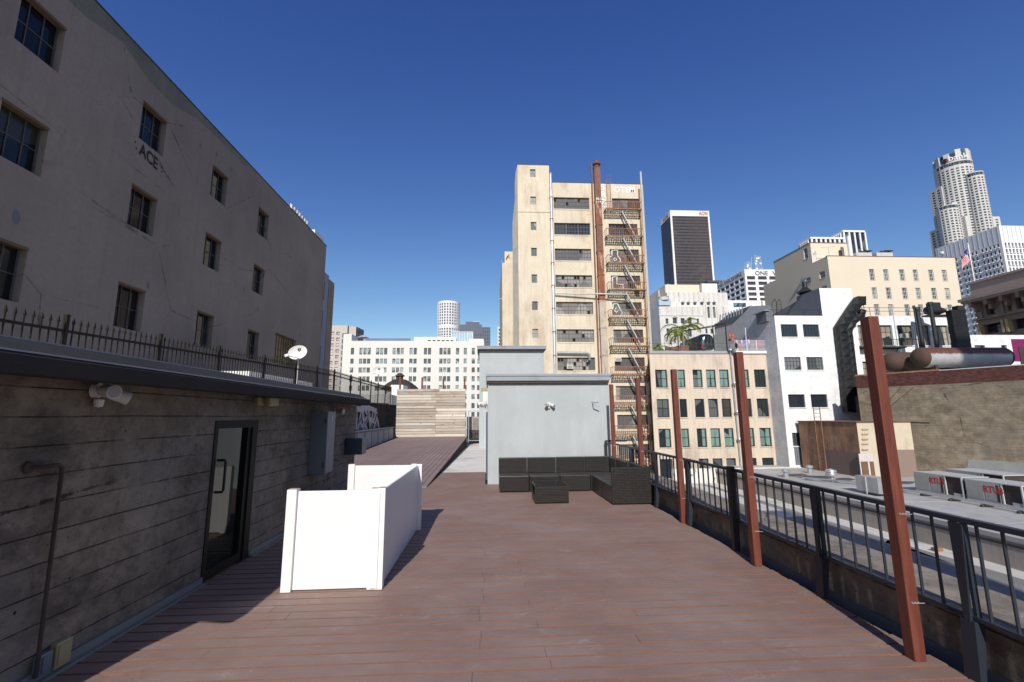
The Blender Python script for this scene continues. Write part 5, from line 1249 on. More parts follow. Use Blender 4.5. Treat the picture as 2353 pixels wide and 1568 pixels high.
# ================================================================ brown oblique wall
WP, WD = Vector((40.2, 42.3, 0)), Vector((.508, -1, 0)).normalized()
def onwall(px, py):
    r_ = ray(px, py); N_ = Vector((WD.y, -WD.x, 0)); t = (WP - EYE).dot(N_) / r_.dot(N_); return EYE + r_ * t
WN = Vector((-1, -.508, 0)).normalized()
a = onwall(*TT(600, 590)); c = onwall(*TT(1646, 540)); e = onwall(*TT(620, 690)); g_ = onwall(*TT(1646, 635))
r = thing('tan_wall_building', 'tan board-marked concrete side wall topped by dark red brick parapet', 'building', (43, 38, -25))
p0_, p1_ = WP - WD * 3.6, WP + WD * 30
zb_ = (e.z + g_.z) / 2; zt_ = (a.z + c.z) / 2
b = MB(); dv = -WN * 14
b.poly([(p0_.x, p0_.y, -25), (p1_.x, p1_.y, -25), (p1_.x, p1_.y, zb_), (p0_.x, p0_.y, zb_)])
b.poly([(p0_.x, p0_.y, -25), (p0_.x + 14, p0_.y + 1, -25), (p0_.x + 14, p0_.y + 1, zb_), (p0_.x, p0_.y, zb_)]); b.build('concrete_wall', m_tanwall, r)
def slab(b, q0, q1, z0, z1, th, off=0, m=0):
    n = WN * off; b.hexa([Vector((q0.x, q0.y, z0)) + n, Vector((q1.x, q1.y, z0)) + n, Vector((q1.x, q1.y, z0)) + n - WN * th, Vector((q0.x, q0.y, z0)) + n - WN * th,
                          Vector((q0.x, q0.y, z1)) + n, Vector((q1.x, q1.y, z1)) + n, Vector((q1.x, q1.y, z1)) + n - WN * th, Vector((q0.x, q0.y, z1)) + n - WN * th], m)
b = MB(); slab(b, p0_, p1_, zb_ + .002, zt_, .35, .02); 
jx = onwall(*TT(1025, 560)); b.build('brick_parapet', m_brickred, r)
b = MB(); slab(b, p0_, jx, zt_ + .001, zt_ + .16, .45, .06); b.build('terracotta_coping', m_rust, r)
b = MB(); slab(b, jx, p1_, zt_ + .001, zt_ + .08, .45, .06); b.build('grey_coping', m_ltgrey, r)
b = MB(); b.poly([(p0_.x, p0_.y, zb_ + .3), (p1_.x, p1_.y, zb_ + .3), (p1_.x + 20, p1_.y + 22, zb_ + .3), (p0_.x + 10, p0_.y + 14, zb_ + .3)]); b.build('roof', m_roofw, r)
b = MB(); q0 = onwall(*TT(1235, 1220)); q1 = p1_
pts = [(onwall(*TT(1180, 1320)), 0)] ; n_ = WN * .01
z_b = -4.3; z_t = q0.z
b.poly([Vector((q0.x, q0.y, z_t)) + n_, Vector((p1_.x, p1_.y, z_t - .1)) + n_, Vector((p1_.x, p1_.y, z_b)) + n_, Vector((q0.x - .9 * WD.x, q0.y - .9 * WD.y, z_b)) + n_, Vector((q0.x - .7 * WD.x, q0.y - .7 * WD.y, z_t - 1.0)) + n_, Vector((q0.x - .1 * WD.x, q0.y - .1 * WD.y, z_t - .7)) + n_])
b.build('grey_wash', m_greywash, r)
b = MB()
for (u0, v0, u1, v1) in ((640, 800, 745, 695), (650, 845, 840, 690)): s0, s1 = onwall(*TT(u0, v0)), onwall(*TT(u1, v1)); b.bar(s0 + WN * .1, s1 + WN * .1, .03, .03)
s0, s1 = onwall(*TT(660, 940)), onwall(*TT(955, 952)); b.bar(s0 + WN * .05, s1 + WN * .05, .05, .05); b.build('wall_cable', m_iron, r)
# roof penthouse block
def block_mat(front_):
    t = NT('block_plaster_' + ('front' if front_ else 'side')); o = t.sep(t.obj); big = t.noise(.8, 5, .7); st = t.noise(1.5, 5, .7, t.mapping(t.obj, (1, 1, .25)))
    if front_:
        col = t.mix(t.ramp(big, .4, .7, 0, .4), (.6, .52, .4), (.48, .4, .3)); col = t.mix(t.ramp(st, .55, .72, 0, .45), col, (.4, .2, .08))
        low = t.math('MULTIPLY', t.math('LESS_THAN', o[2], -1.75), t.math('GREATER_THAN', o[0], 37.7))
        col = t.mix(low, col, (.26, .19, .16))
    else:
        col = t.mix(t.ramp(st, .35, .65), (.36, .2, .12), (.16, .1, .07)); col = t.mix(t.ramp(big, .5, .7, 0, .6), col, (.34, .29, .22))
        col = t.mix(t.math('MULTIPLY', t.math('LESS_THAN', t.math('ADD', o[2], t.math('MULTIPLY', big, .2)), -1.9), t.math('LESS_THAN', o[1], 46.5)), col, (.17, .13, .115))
    t.bump(t.noise(6, 4, .7), .4, .04); return t.out(col, .9, 0, .2)
r = thing('roof_penthouse', 'rust-stained plaster penthouse block on the lower roof with steel ladder', 'rooftop hut', (37, 45, -4.2))
b = MB(); b.poly([(34.6, 49.5, -4.25), (34.6, 41.4, -4.25), (34.6, 41.4, .78), (34.6, 49.5, .78)]); b.build('side_wall', block_mat(False), r)
b = MB(); b.poly([(34.6, 41.4, -4.25), (39.9, 41.4, -4.25), (39.9, 41.4, .78), (34.6, 41.4, .78)]); b.poly([(39.9, 41.4, -4.25), (39.9, 49.5, -4.25), (39.9, 49.5, .78), (39.9, 41.4, .78)]); b.build('front_wall', block_mat(True), r)
b = MB(); b.box(34.5, 40.0, 41.3, 49.6, .782, .86); b.build('roof', m_rust_dark, r)
p = at(*TT(430, 1180), Y=41.35); q = at(*TT(555, 1335), Y=41.35)
b = MB(); b.box(p.x, q.x, 41.34, 41.398, -4.2, p.z); do = b.build('door', M('pale_pink_paint', (.6, .55, .53), .8, .08, 1, 20, .1), r)
b = MB(); b.box(p.x + .1, p.x + .75, 41.3, 41.338, -4.1, q.z + 1.2); b.box(p.x + .95, q.x - .05, 41.3, 41.338, -4.1, q.z + 1.2); b.build('vent_panel', m_lintel, do)
b = MB()
for v in (1000, 1035, 1073, 1108, 1149): s0, s1 = at(*TT(458, v), Y=41.3), at(*TT(500, v), Y=41.3); b.bar((s0.x, 41.25, s0.z), (s1.x, 41.25, s0.z), .04, .04); b.bar((s0.x, 41.25, s0.z), (s0.x, 41.4, s0.z), .04, .04); b.bar((s1.x, 41.25, s0.z), (s1.x, 41.4, s0.z), .04, .04)
b.build('rung', m_rust, r)
r = thing('steel_ladder', 'rusty steel ladder on the stained side of the roof penthouse', 'ladder', (34.5, 44, -4.2))
b = MB()
lys = (at(*TT(118, 1000), X=34.45).y, at(*TT(165, 1000), X=34.45).y)
for yv in lys: b.bar((34.4, yv, -4.2), (34.4, yv, 2.3), .06, .06)
for k in range(17): b.bar((34.4, lys[0], -3.9 + k * .37), (34.4, lys[1], -3.9 + k * .37), .035, .035)
b.build('ladder', m_rust, r)
# peeling low wall, curbs
r = thing('peeling_low_wall', 'low white wall with peeling paint in front of the white building', 'wall', (30, 49.4, -4.2))
def peel():
    t = NT('peeling_paint'); n = t.noise(1.4, 6, .75); col = t.mix(t.ramp(n, .55, .58), (.68, .66, .6), (.16, .12, .1)); t.bump(n, .4, .03); return t.out(col, .9, 0, .2)
p = at(1750, 1075, Y=49.4)
b = MB(); b.box(20, 34.3, 49.3, 49.7, -6, p.z); b.build('wall', peel(), r)
r = thing('roof_curb_wall', 'long plastered kerb wall dividing the lower roof from the upper roof', 'wall', (24.9, 20, -5.6))
b = MB(); b.box(24.7, 24.9, -12, 49.2, -5.6, -4.35); b.build('kerb', m_curb, r)
b = MB(); b.box(24.62, 25.1, -12, 49.2, -4.348, -4.12); b.build('cap', m_roofw, r)
b = MB(); b.box(24.66, 24.7, -12, 49.2, -4.6, -4.52); b.build('drip_edge', m_iron, r)
# tar patches and membrane seams on the upper roof
f = MB()
for (u, v, w_, h_) in ((250, 375, 260, 28), (420, 385, 150, 20), (760, 405, 190, 26), (930, 430, 120, 18), (120, 360, 180, 20)):
    q = []
    for j in range(12):
        a_ = 2 * math.pi * j / 12; rr = U(.6, 1.1); q.append(at(*PP(u + w_ / 2 * rr * math.cos(a_), v + h_ / 2 * rr * math.sin(a_)), Z=-4.196))
    f.poly(q)
struct('tar_patch', f, M('tar_patch', (.1, .095, .09), .8, .3, 1, 8, .2))
f = MB()
for xx in (26.6, 28.4, 30.2): f.box(xx, xx + .05, -10, 41, -4.2, -4.192)
for yv in (12, 18, 24, 30, 36): f.box(25.2, 32, yv, yv + .05, -4.2, -4.19)
struct('roof_seam', f, m_ltgrey)
# rooftop units
mt = M('rtu_panel', (.4, .4, .37), .5, .08, 1.5, 15, .04, stain=(.22, .2, .17), stain_amt=.3)
def rtu(lab, xa, xb, ya, yb, z0, z1, txt):
    r = thing('rooftop_unit', lab, 'rooftop air handler', ((xa + xb) / 2, (ya + yb) / 2, z0), 'packaged air handlers on the upper roof')
    L = yb - ya; b = MB(); b.box(xa, xb, ya + L * .38, yb, z0 + .12, z1); b.build('cabinet', mt, r)
    b = MB(); b.box(xa + .03, xb, ya, ya + L * .2, z0 + .12, z0 + .3); b.box(xa, xb, ya, yb, z1 + .002, z1 + .06); b.box(xa, xb, ya, yb, z0, z0 + .118)
    for yv in (ya, ya + L * .33): b.box(xa, xa + .08, yv, yv + .08, z0 + .12, z1)
    b.build('frame', m_ltgrey, r)
    b = MB(); b.box(xa + .1, xb - .05, ya + .08, ya + L * .37, z0 + .14, z1 - .02); b.build('coil', m_iron, r)
    b = MB(); b.box(xa - .012, xa, ya + L * .44, ya + L * .64, z0 + .2, z1 - .1); b.box(xa - .012, xa, ya + L * .67, yb - .06, z0 + .2, z1 - .1); b.build('access_panel', mt, r)
    b = MB(); b.box(xa - .016, xa - .0, ya + L * .39, ya + L * .43, z0 + .2, z1 - .1); b.build('louver', m_rubber, r)
    if txt:
        b = MB(); text_mesh(b, txt, (xa - .02, yb - L * .34, z1 - .62), (0, -1, 0), (0, 0, 1), .42, 1.15, 0, .03); b.build('marking', bpy.data.materials.get('red_marker') or M('red_marker', (.6, .03, .02), .7, .1, 3, 20, 0), r)
z0r = -4.1
zt = at(*PP(830, 345), X=32.0).z
ya7 = at(*PP(1110, 420), X=32.0).y; yb7 = at(*PP(825, 400), X=32.0).y; ya3 = at(*PP(1455, 480), X=32.0).y
rtu('grey rooftop unit marked RTU7 below the tan wall', 32.0, 34.0, ya7 + .1, yb7, z0r, zt, 'RTU7')
rtu('grey rooftop unit marked RTU3 nearer the right edge', 32.0, 34.0, ya3, ya7 - .1, z0r, zt - .05, 'RTU3')
rtu('rooftop unit partly hidden behind the unit marked RTU7', 35.0, 37.2, yb7 - 3.5, yb7 + .4, z0r, zt + .1, None)
r = thing('pipe_run', 'grey conduit pipes on low supports running past the rooftop units', 'pipes', (33, 32, -4.2))
for k, xx in enumerate((31.1, 31.3, 31.5)): b = MB(); b.tube([(xx, 12, -4.0), (xx, 30, -4.0), (xx - .6, 37.5, -4.0), (xx - 3, 40.5, -4.0)], .045, 6); b.build('pipe', m_galv, r, smooth=True)
b = MB()
for k in range(12): b.box(30.9, 31.7, 14 + 2 * k, 14.12 + 2 * k, -4.2, -4.05)
b.build('support', m_iron, r)
r = thing('duct_box', 'grey sheet-metal duct box on the upper roof left of the nearest timber post', 'duct', (32, 34, -4.2))
p = at(*PP(475, 360), X=27.7); q = at(*PP(600, 375), X=27.7)
q = at(*PP(612, 440), X=27.7); b = MB(); b.box(27.7, 28.7, q.y, p.y, -4.0, p.z); b.build('duct_body', m_galv, r)
ym_ = (q.y + p.y) / 2; b = MB(); b.box(27.65, 27.699, ym_, ym_ + .08, -4.15, p.z + .03); b.build('strap', m_ltgrey, r)
r = thing('turbine_vent', 'shiny round turbine vent on the upper roof', 'roof vent', (29, 36, -4.2)); p = at(*PP(342, 400), Z=-4.2)
b = MB(); b.lathe((p.x, p.y, -4.2), [(.5, 0), (.3, .06), (.2, .1), (.2, .5)], 12); b.build('base', m_galv, r)
b = MB(); b.lathe((p.x, p.y, -3.7), [(.2, -.02), (.42, .0), (.44, .1), (.38, .3), (.44, .34), (.4, .5), (0, .62)], 16); b.build('cap', m_galv, r, smooth=True)


r = thing('debris', 'small piece of orange debris on the lower roof', 'debris', tuple(at(*PP(955, 798), Z=-5.55))); p = at(*PP(955, 798), Z=-5.55)
b = MB(); b.box(p.x - .25, p.x + .25, p.y - .1, p.y + .1, -5.59, -5.42); b.build('scrap', m_rust, r)
for k, (u, v, lab) in enumerate(((75, 375, 'left roof vent cap near the peeling wall'), (215, 350, 'right roof vent cap near the peeling wall'))):
    p = at(*PP(u, v), Z=-4.2); r = thing('roof_vent', lab, 'roof vent', (p.x, p.y, -4.2)); b = MB(); b.lathe((p.x, p.y, -4.2), [(.25, 0), (.2, .5), (.32, .52), (.3, .75), (0, .8)], 10); b.build('cap', m_galv, r)
# ================================================================ BUFF BUILDING
r = thing('buff_building', 'buff-yellow stuccoed office building with grouped sash windows and shaded left side', 'building', (90, 94, -25))
Ym = 94
hz = [(33.68, 31.12), (29.42, 26.9), (25.55, 23.0), (21.6, 19.1)]
cb = [(86.12, 87.28), (89.44, 90.6), (93.25, 94.42), (96.48, 97.6), (100.2, 101.36), (103.4, 104.56)]
hs = [(a, c, z0, z1) for z1, z0 in hz for a, c in cb]
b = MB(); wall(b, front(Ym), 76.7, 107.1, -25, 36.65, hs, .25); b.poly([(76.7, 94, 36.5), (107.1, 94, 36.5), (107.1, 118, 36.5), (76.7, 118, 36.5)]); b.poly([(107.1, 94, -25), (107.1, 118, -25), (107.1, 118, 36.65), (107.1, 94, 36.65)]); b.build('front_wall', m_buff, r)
for h in hs: window(r, front(Ym), h, .25, m_whitemet, m_fg if R() < .5 else m_glass, 3, 3, .07, .06, .05, sill=m_buff)
hl = [(99.9, 101.2, 38.3, 40.9), (95.3, 97.0, 32.2, 33.7), (99.9, 101.6, 32.2, 33.7), (95.3, 97.0, 28.5, 30.3), (99.9, 101.6, 28.5, 30.3)]
b = MB(); wall(b, leftf(76.7), 94, 98.7, -25, 36.65, [(95.3, 97.0, 32.2, 33.7), (95.3, 97.0, 28.5, 30.3)], .2)
wall(b, leftf(76.7), 98.7, 112.6, -25, 41.6, [hl[0], hl[2], hl[4]], .2); b.poly([(76.7, 112.6, -25), (76.7, 118, -25), (76.7, 118, 36.7), (76.7, 112.6, 36.7)]); b.build('side_wall', m_buff_shaded, r)
for h in hl: window(r, leftf(76.7), h, .2, m_whitemet, m_glass, 2, 2, .07, .06, .05, sill=m_buff)
a = at(*RR(235, 762), Y=98.7)
b = MB(); b.poly([(76.7, 98.7, 36.5), (a.x + 1.5, 98.7, 36.5), (a.x + 1.5, 98.7, 41.6), (76.7, 98.7, 41.6)]); b.poly([(76.7, 98.7, 41.6), (a.x + 1.5, 98.7, 41.6), (a.x + 1.5, 112.6, 41.6), (76.7, 112.6, 41.6)]); b.build('penthouse_wall', m_buff, r)
b = MB(); b.box(76.6, a.x + 1.6, 98.6, 112.7, 41.602, 41.75); b.box(76.6, 107.2, 93.9, 94.4, 36.652, 36.75); b.build('coping', m_lintel, r)
p = at(*BB(1945, 490), Y=98.6); q = at(*BB(1985, 545), Y=98.6)
b = MB(); xm = (p.x + q.x) / 2; w2 = (q.x - p.x) / 2; b.poly([(p.x, 98.66, q.z), (q.x, 98.66, q.z)] + [(xm + w2 * math.cos(t), 98.66, p.z - w2 + w2 * math.sin(t)) for t in [math.pi * j / 8 for j in range(9)]]); b.build('arched_louver', m_iron, r)
t_ = thing('roof_tank', 'white cylindrical tank on the buff building roof', 'tank', (at(*RR(270, 800), Y=100).x, 96, 36.5)); p = at(*RR(245, 715), Y=96); q = at(*RR(288, 845), Y=96)
b = MB(); b.lathe(((p.x + q.x) / 2 + .1, 96, 36.5), [((q.x - p.x) / 2, 0), ((q.x - p.x) / 2, p.z - 36.5), (0, p.z - 36.3)], 16); b.build('tank', m_whitemet, t_, smooth=True)
for k, (u0, v0, u1, v1, lab) in enumerate(((315, 825, 425, 850, 'left cooling unit on the buff building roof'), (455, 825, 570, 850, 'right cooling unit on the buff building roof'))):
    p = at(*RR(u0, v0), Y=97); q = at(*RR(u1, v1), Y=97); t_ = thing('cooling_unit', lab, 'air conditioner', (p.x, 97, 36.5)); b = MB(); b.box(p.x, q.x, 97, 99, 36.5, p.z); b.build('cabinet', m_ltgrey, t_)
    b = MB(); b.box(p.x + 1.5, q.x - 1, 97.2, 98.5, p.z + .002, p.z + .5); b.box(p.x + 2.2, q.x + .4, 97, 98.8, p.z + .502, p.z + .6); b.build('fan_guard', m_iron, t_)
t_ = thing('wall_antenna', 'small dish and aerial on the buff building terrace', 'antenna', (80, 98, 36.6)); p = at(*BB(1845, 470), Y=96); q = at(*BB(1725, 540), Y=96)
b = MB(); b.tube([(p.x, 96, 36.5), (p.x, 96, p.z)], .07, 5); b.bar((p.x - 1.6, 96, p.z), (p.x + 1.6, 96, p.z + .3), .08, .08); b.bar((q.x, 96, 36.5), (q.x, 96, q.z + 1), .1, .1); b.lathe((q.x - .3, 95.9, q.z), [(0, .2), (.55, 0)], 10, axis='y'); b.build('aerial', m_ltgrey, t_)
t_ = thing('louvered_penthouse', 'pale louvered rooftop building rising behind the buff building', 'building', (105, 130, 30))
b = MB(); shell(b, 101.15, 112.1, 130, 135.3, 20, 55.5); shell(b, 112.15, 119.3, 130.2, 135.5, 20, 58.0); b.build('core', m_tglass, t_)
b = MB(); b.box(101, 112.2, 129.6, 135.4, 55.502, 56.1); b.box(112.1, 119.4, 129.8, 135.6, 58.002, 58.6)
k = 101.2
while k < 112: b.box(k, k + .6, 129.7, 129.99, 40, 55.5); k += 1.5
k = 112.2
while k < 119.3: b.box(k, k + .5, 129.9, 130.19, 40, 58); k += 1.75
k = 130.6
while k < 135: b.box(100.8, 101.14, k, k + .35, 40, 55.5); k += .9
k = 130.6
while k < 135: b.box(111.8, 112.14, k, k + .35, 56.11, 58); k += .9
b.build('fins', m_tower_white, t_)
# flag
r = thing('flagpole', 'tall pole with the American flag in front of the white office tower', 'flag', (95, 70, -20))
p = at(*RR(1088, 770), Y=120); q = at(*RR(1140, 1030), Y=120)
b = MB(); b.tube([(p.x, 120, q.z - 10), (p.x, 120, p.z)], .16, 6); b.lathe((p.x, 120, p.z), [(0, 0), (.3, .15), (0, .5)], 8); b.build('pole', m_whitemet, r)
fl = MB(); zt = at(*RR(1090, 800), Y=120).z; zb2 = at(*RR(1065, 905), Y=120).z; L = 4.0
for i in range(13):
    for j in range(10):
        def fp(u, v): sag = (u ** 1.3) * 3.4; return (p.x - .2 - u * 2.4 - .25 * math.sin(v * 5 + u * 3), 120 + .5 * math.sin(u * 7 + v * 2), zt - v * 3.2 - sag)
        u0, u1, v0, v1 = j / 10, (j + 1) / 10, i / 13, (i + 1) / 13
        mm = 2 if (u0 < .4 and i < 7) else i % 2
        fl.poly([fp(u0, v0), fp(u1, v0), fp(u1, v1), fp(u0, v1)], mm)
fl.build('flag', [M('flag_red', (.6, .02, .03), .8, .05, 1, 5, 0), m_tower_white, M('flag_blue', (.02, .03, .2), .8, .05, 1, 5, 0)], r)
# ================================================================ CLASSICAL BROWN BUILDING
mcl = M('brown_terracotta', (.25, .185, .14), .85, .12, .4, 6, .3, streak=.3); mcl_dk = M('brown_terracotta_cornice', (.33, .26, .22), .85, .1, .4, 6, .2)
r = thing('classical_building', 'dark brown classical building with deep cornice and ochre piers coloured as sunlit at the right edge', 'building', (86, 70, -25))
X2 = lambda u, v: at(*X1(u, v), X=CX)
CX = 86.5
pl = at(*RR(1110, 1050), X=CX); pr = at(*RR(1476, 950), X=CX); cl = at(*RR(1055, 1160), X=CX - 2.2); cr = at(*RR(1476, 1070), X=CX - 2.2)
zt_ = (pl.z + pr.z) / 2; zc = (cl.z + cr.z) / 2; yf = pl.y
y_near = 50
sz = lambda v, u: at(*X1(u, v), X=CX).z
z1t, z1b = sz(360, 1760), sz(520, 1780)
h2t, h2b = sz(640, 1720), sz(800, 1760)
def yy(u, v): return at(*X1(u, v), X=CX).y
za1, zb1 = sz(360, 1760), sz(520, 1780); za2, zb2 = sz(640, 1720), sz(800, 1760)
hc = [(yy(b_, v), yy(a_, v), zb1, za1) for a_, b_, v in ((1660, 1700, 440), (1750, 1890, 420), (2060, 2120, 360), (2190, 2330, 320))]
hc += [(yy(b_, v), yy(a_, v), zb2, za2) for a_, b_, v in ((1720, 2030, 680), (2145, 2400, 610))]
b = MB(); wall(b, leftf(CX), y_near, yf, -25, zt_, hc, .8); wall(b, front(y_near), CX, CX + 25, -25, zt_); b.poly([(CX, yf, -25), (CX + 25, yf, -25), (CX + 25, yf, zt_), (CX, yf, zt_)]); b.poly([(CX, y_near, zt_), (CX + 25, y_near, zt_), (CX + 25, yf, zt_), (CX, yf, zt_)]); b.build('wall', mcl, r)
for h in hc: window(r, leftf(CX), h, .8, m_iron, m_glass, 3, 2, .12, .12, .1)
b = MB(); b.box(CX - 2.2, CX + 25, y_near - 1, yf + .8, zc, zc + .5); b.box(CX - 1.9, CX + 25, y_near - 1, yf + .6, zc - .35, zc - .002); b.box(CX - .5, CX + 25, y_near - .4, yf + .3, zt_ + .002, zt_ + .35); b.build('cornice', mcl_dk, r)
b = MB(); b.box(CX - .25, CX - .002, y_near, yf, zc + .502, zt_ - .01); b.build('attic_band', mcl_dk, r)
b = MB(); k = yf - .4
while k > y_near: b.box(CX - 1.7, CX - .002, k - .5, k, zc - 1.2, zc - .352); b.box(CX - .9, CX - .002, k - .45, k - .05, zc - 2.0, zc - 1.202); k -= 2.4
b.build('bracket', mcl, r)
b = MB()
for zz in ((h2t + z1b) / 2, (h2t + z1b) / 2 - 1.0): b.box(CX - .45, CX - .002, y_near, yf + .2, zz, zz + .3)
for k in range(5):
    yv = yf - .6 - k * 3.4; b.box(CX - .3, CX - .002, yv - .5, yv, z1b - .3, z1t + .4)
b.build('string_course', mcl, r)
m_pier_lit = M('sunlit_terracotta', (.42, .31, .17), .7, .08, 1, 10, .05)  # lighter than the wall: sunlight on the pier returns put into the colour
for u in (1690, 2050, 2115):
    yv = yy(u, 650); b = MB(); b.box(CX - .95, CX - .002, yv - .35, yv, zb2 - .3, za2 - .1); b.build('pier', m_pier_lit, r)
# ================================================================ ART DECO BUILDING
r = thing('art_deco_building', 'stepped off-white terracotta building with small arched windows behind the palm', 'building', (52, 110, -25))
Yd = 110
wl = []
for u in (402, 457, 522, 590, 655, 710):
    a = at(*BB(u, 1005), Y=Yd); c = at(*BB(u + 32, 1032), Y=Yd); wl.append((a.x, c.x, c.z, a.z))
for u in (658, 712): a = at(*BB(u, 1050), Y=Yd); c = at(*BB(u + 32, 1157), Y=Yd); wl.append((a.x, c.x, c.z, a.z))
for u, v0, v1, w_ in ((810, 1050, 1130, 18), (562, 1262, 1290, 30), (640, 1262, 1310, 30), (690, 1262, 1310, 35)): a = at(*BB(u, v0), Y=Yd); c = at(*BB(u + w_, v1), Y=Yd); wl.append((a.x, c.x, c.z, a.z))
b = MB(); wall(b, front(Yd), 45.9, 61.7, -25, 32.4, wl, .4); b.poly([(45.9, Yd, 32.4), (61.7, Yd, 32.4), (61.7, 140, 32.4), (45.9, 140, 32.4)]); b.poly([(45.9, Yd, -25), (45.9, 128, -25), (45.9, 128, 32.4), (45.9, Yd, 32.4)])
b.build('upper_wall', m_deco, r)
w2_ = []
Yc = 107.5
for u0, v0, u1, v1 in ((250, 1163, 280, 1215), (320, 1155, 365, 1212), (398, 1160, 440, 1212), (468, 1160, 508, 1215), (555, 1165, 580, 1218), (258, 1260, 290, 1330), (330, 1263, 375, 1340), (400, 1265, 430, 1340), (470, 1265, 510, 1340)):
    a = at(*BB(u0, v0), Y=Yc); c = at(*BB(u1, v1), Y=Yc); w2_.append((a.x, c.x, c.z, a.z))
xl_ = at(*BB(185, 1045), Y=Yc); xr2 = at(*BB(610, 1045), Y=Yc)
b = MB(); wall(b, front(Yc), xl_.x, xr2.x, -25, xl_.z, w2_, .35); b.poly([(xl_.x, Yc, -25), (xl_.x, 125, -25), (xl_.x, 125, xl_.z), (xl_.x, Yc, xl_.z)]); b.poly([(xl_.x, Yc, xl_.z), (xr2.x, Yc, xl_.z), (xr2.x, Yd, xl_.z), (xl_.x, Yd, xl_.z)]); b.poly([(xr2.x, Yc, -25), (xr2.x, Yd, -25), (xr2.x, Yd, xl_.z), (xr2.x, Yc, xl_.z)])
b.build('lower_wall', m_deco, r)
for h in wl: window(r, front(Yd), h, .4, m_wframe, m_glass, 2, 2, .06, .06, .06)
for h in w2_: window(r, front(Yc), h, .35, m_wframe, m_glass, 2, 2, .06, .06, .06)
b = MB()
for h in wl[:6] + w2_[1:4:2]:
    Yf = Yd if h in wl else Yc; xm = (h[0] + h[1]) / 2; rr = (h[1] - h[0]) / 2 + .1
    pts = [(xm + rr * math.cos(t), Yf - .12, h[3] - .05 + rr * .55 * math.sin(t)) for t in [math.pi * j / 8 for j in range(9)]]
    b.tube(pts, .09, 5)
k = 46.3
while k < 61.6: b.box(k, k + .22, Yd - .18, Yd - .002, 30.2, 32.4); b.box(k + .35, k + .5, Yd - .1, Yd - .002, 30.8, 32.2); k += 1.28
k = xl_.x + .3
while k < xr2.x: b.box(k, k + .2, Yc - .16, Yc - .002, xl_.z - 2.0, xl_.z); k += 1.35
for xx in (55.8, 57.2, 58.7, 60.2): b.box(xx - .18, xx + .05, Yd - .22, Yd - .002, 18, 29)
b.box(xl_.x - .1, xr2.x + .1, Yc - .12, Yc - .002, 25.9 - .2, 26.05)
b.build('relief', m_deco, r)
b = MB()
p = at(*BB(245, 830), Y=114); q = at(*BB(580, 835), Y=114); shell(b, p.x, q.x, 114, 126, 32.4, p.z); b.build('left_penthouse', m_buff, r)
b = MB(); p = at(*BB(605, 820), Y=113); q = at(*BB(755, 825), Y=113); shell(b, p.x, q.x, 113, 125, 32.4, p.z); b.build('right_penthouse', m_offwhite, r)
b = MB(); p = at(*BB(180, 885), Y=118); q = at(*BB(245, 850), Y=118)
for k in range(4): b.box(p.x + k * .9, p.x + k * .9 + .25, 118, 119, 27, p.z + .6 * k)
b.build('pilaster', m_deco, r)
t_ = thing('cooling_tower', 'pale blue cooling tower on the stepped terracotta building', 'cooling tower', (44, 109, 28)); p = at(*BB(205, 950), Y=109); q = at(*BB(270, 1035), Y=109)
b = MB(); b.box(p.x - .8, q.x + .8, 108.6, 110, q.z, p.z - .9); b.build('casing', M('pale_blue_metal', (.38, .47, .52), .5, .1, 1, 10, .05), t_); b = MB(); b.lathe(((p.x + q.x) / 2, 109.3, p.z - .9), [(1.3, 0), (1.2, .7), (1.3, .9)], 14); b.build('fan_stack', m_ltgrey, t_)
# ================================================================ TOWERS
r = thing('dark_office_tower', 'dark bronze skyscraper with white corner columns and red AON sign', 'building', (257, 530, -25))
def dark_tower():
    t = NT('dark_tower_grid'); o = t.sep(t.obj); u, v = t.boxuv()
    fz_ = t.math('FRACT', t.math('DIVIDE', o[2], 4.05)); fx_ = t.math('FRACT', t.math('DIVIDE', u, 1.5))
    floor = t.math('FLOOR', t.math('DIVIDE', o[2], 4.05)); wn = t.n.new('ShaderNodeTexWhiteNoise'); wn.noise_dimensions = '2D'; t.link(t.comb(floor, t.math('FLOOR', t.math('DIVIDE', u, 1.5))), wn.inputs['Vector'])
    band = t.math('MULTIPLY', t.math('LESS_THAN', fz_, .48), t.ramp(t.noise(.03, 3, .6, t.mapping(t.obj, (1.6, 1.6, 2.5))), .36, .44))
    col = t.mix(band, (.085, .075, .078), (.014, .014, .026)); col = t.mix(t.math('LESS_THAN', fx_, .2), col, (.1, .085, .085)); col = t.mix(t.math('MULTIPLY', wn.outputs[0], .25), col, (.03, .03, .04))
    return t.out(col, .4, 0, .3)
m_dt = dark_tower()
b = MB(); shell(b, 232.2, 282.4, 530.5, 562, -25, 249.5); b.build('curtain_wall', m_dt, r)
b = MB(); b.box(231.95, 282.7, 530, 562.5, 249.51, 257); b.box(231.95, 234.2, 529.9, 531.5, -25, 249.5); b.box(280.6, 282.7, 529.9, 531.5, -25, 249.5); b.build('white_frame', m_tower_white, r)
b = MB(); k = 235.2
while k < 280.5: b.box(k, k + .28, 530.1, 530.49, -25, 249.3); k += 1.53
b.build('mullion_fins', M('bronze_fin', (.1, .085, .088), .5, .05, 1, 1, 0), r)
p = at(*BB(578, 150), Y=529.6); q = at(*BB(660, 112), Y=529.6)
lt = MB(); text_mesh(lt, 'AON', (p.x, 529.6, p.z), (1, 0, 0), (0, 0, 1), (q.z - p.z) * .95, q.x - p.x); text_mesh(lt, 'AON', (231.7, 553, p.z), (0, -1, 0), (0, 0, 1), (q.z - p.z) * .95, 16); lt.build('sign', m_red_logo, r)
r = thing('sign_office_block', 'white gridded office block lettered ONE WILSHIRE with dish masts on top', 'building', (193, 300, -25))
Yw = 300; hs = []
xs_ = [(183.6, 189.6), (191.7, 198.1), (199.9, 206), (208, 214)]
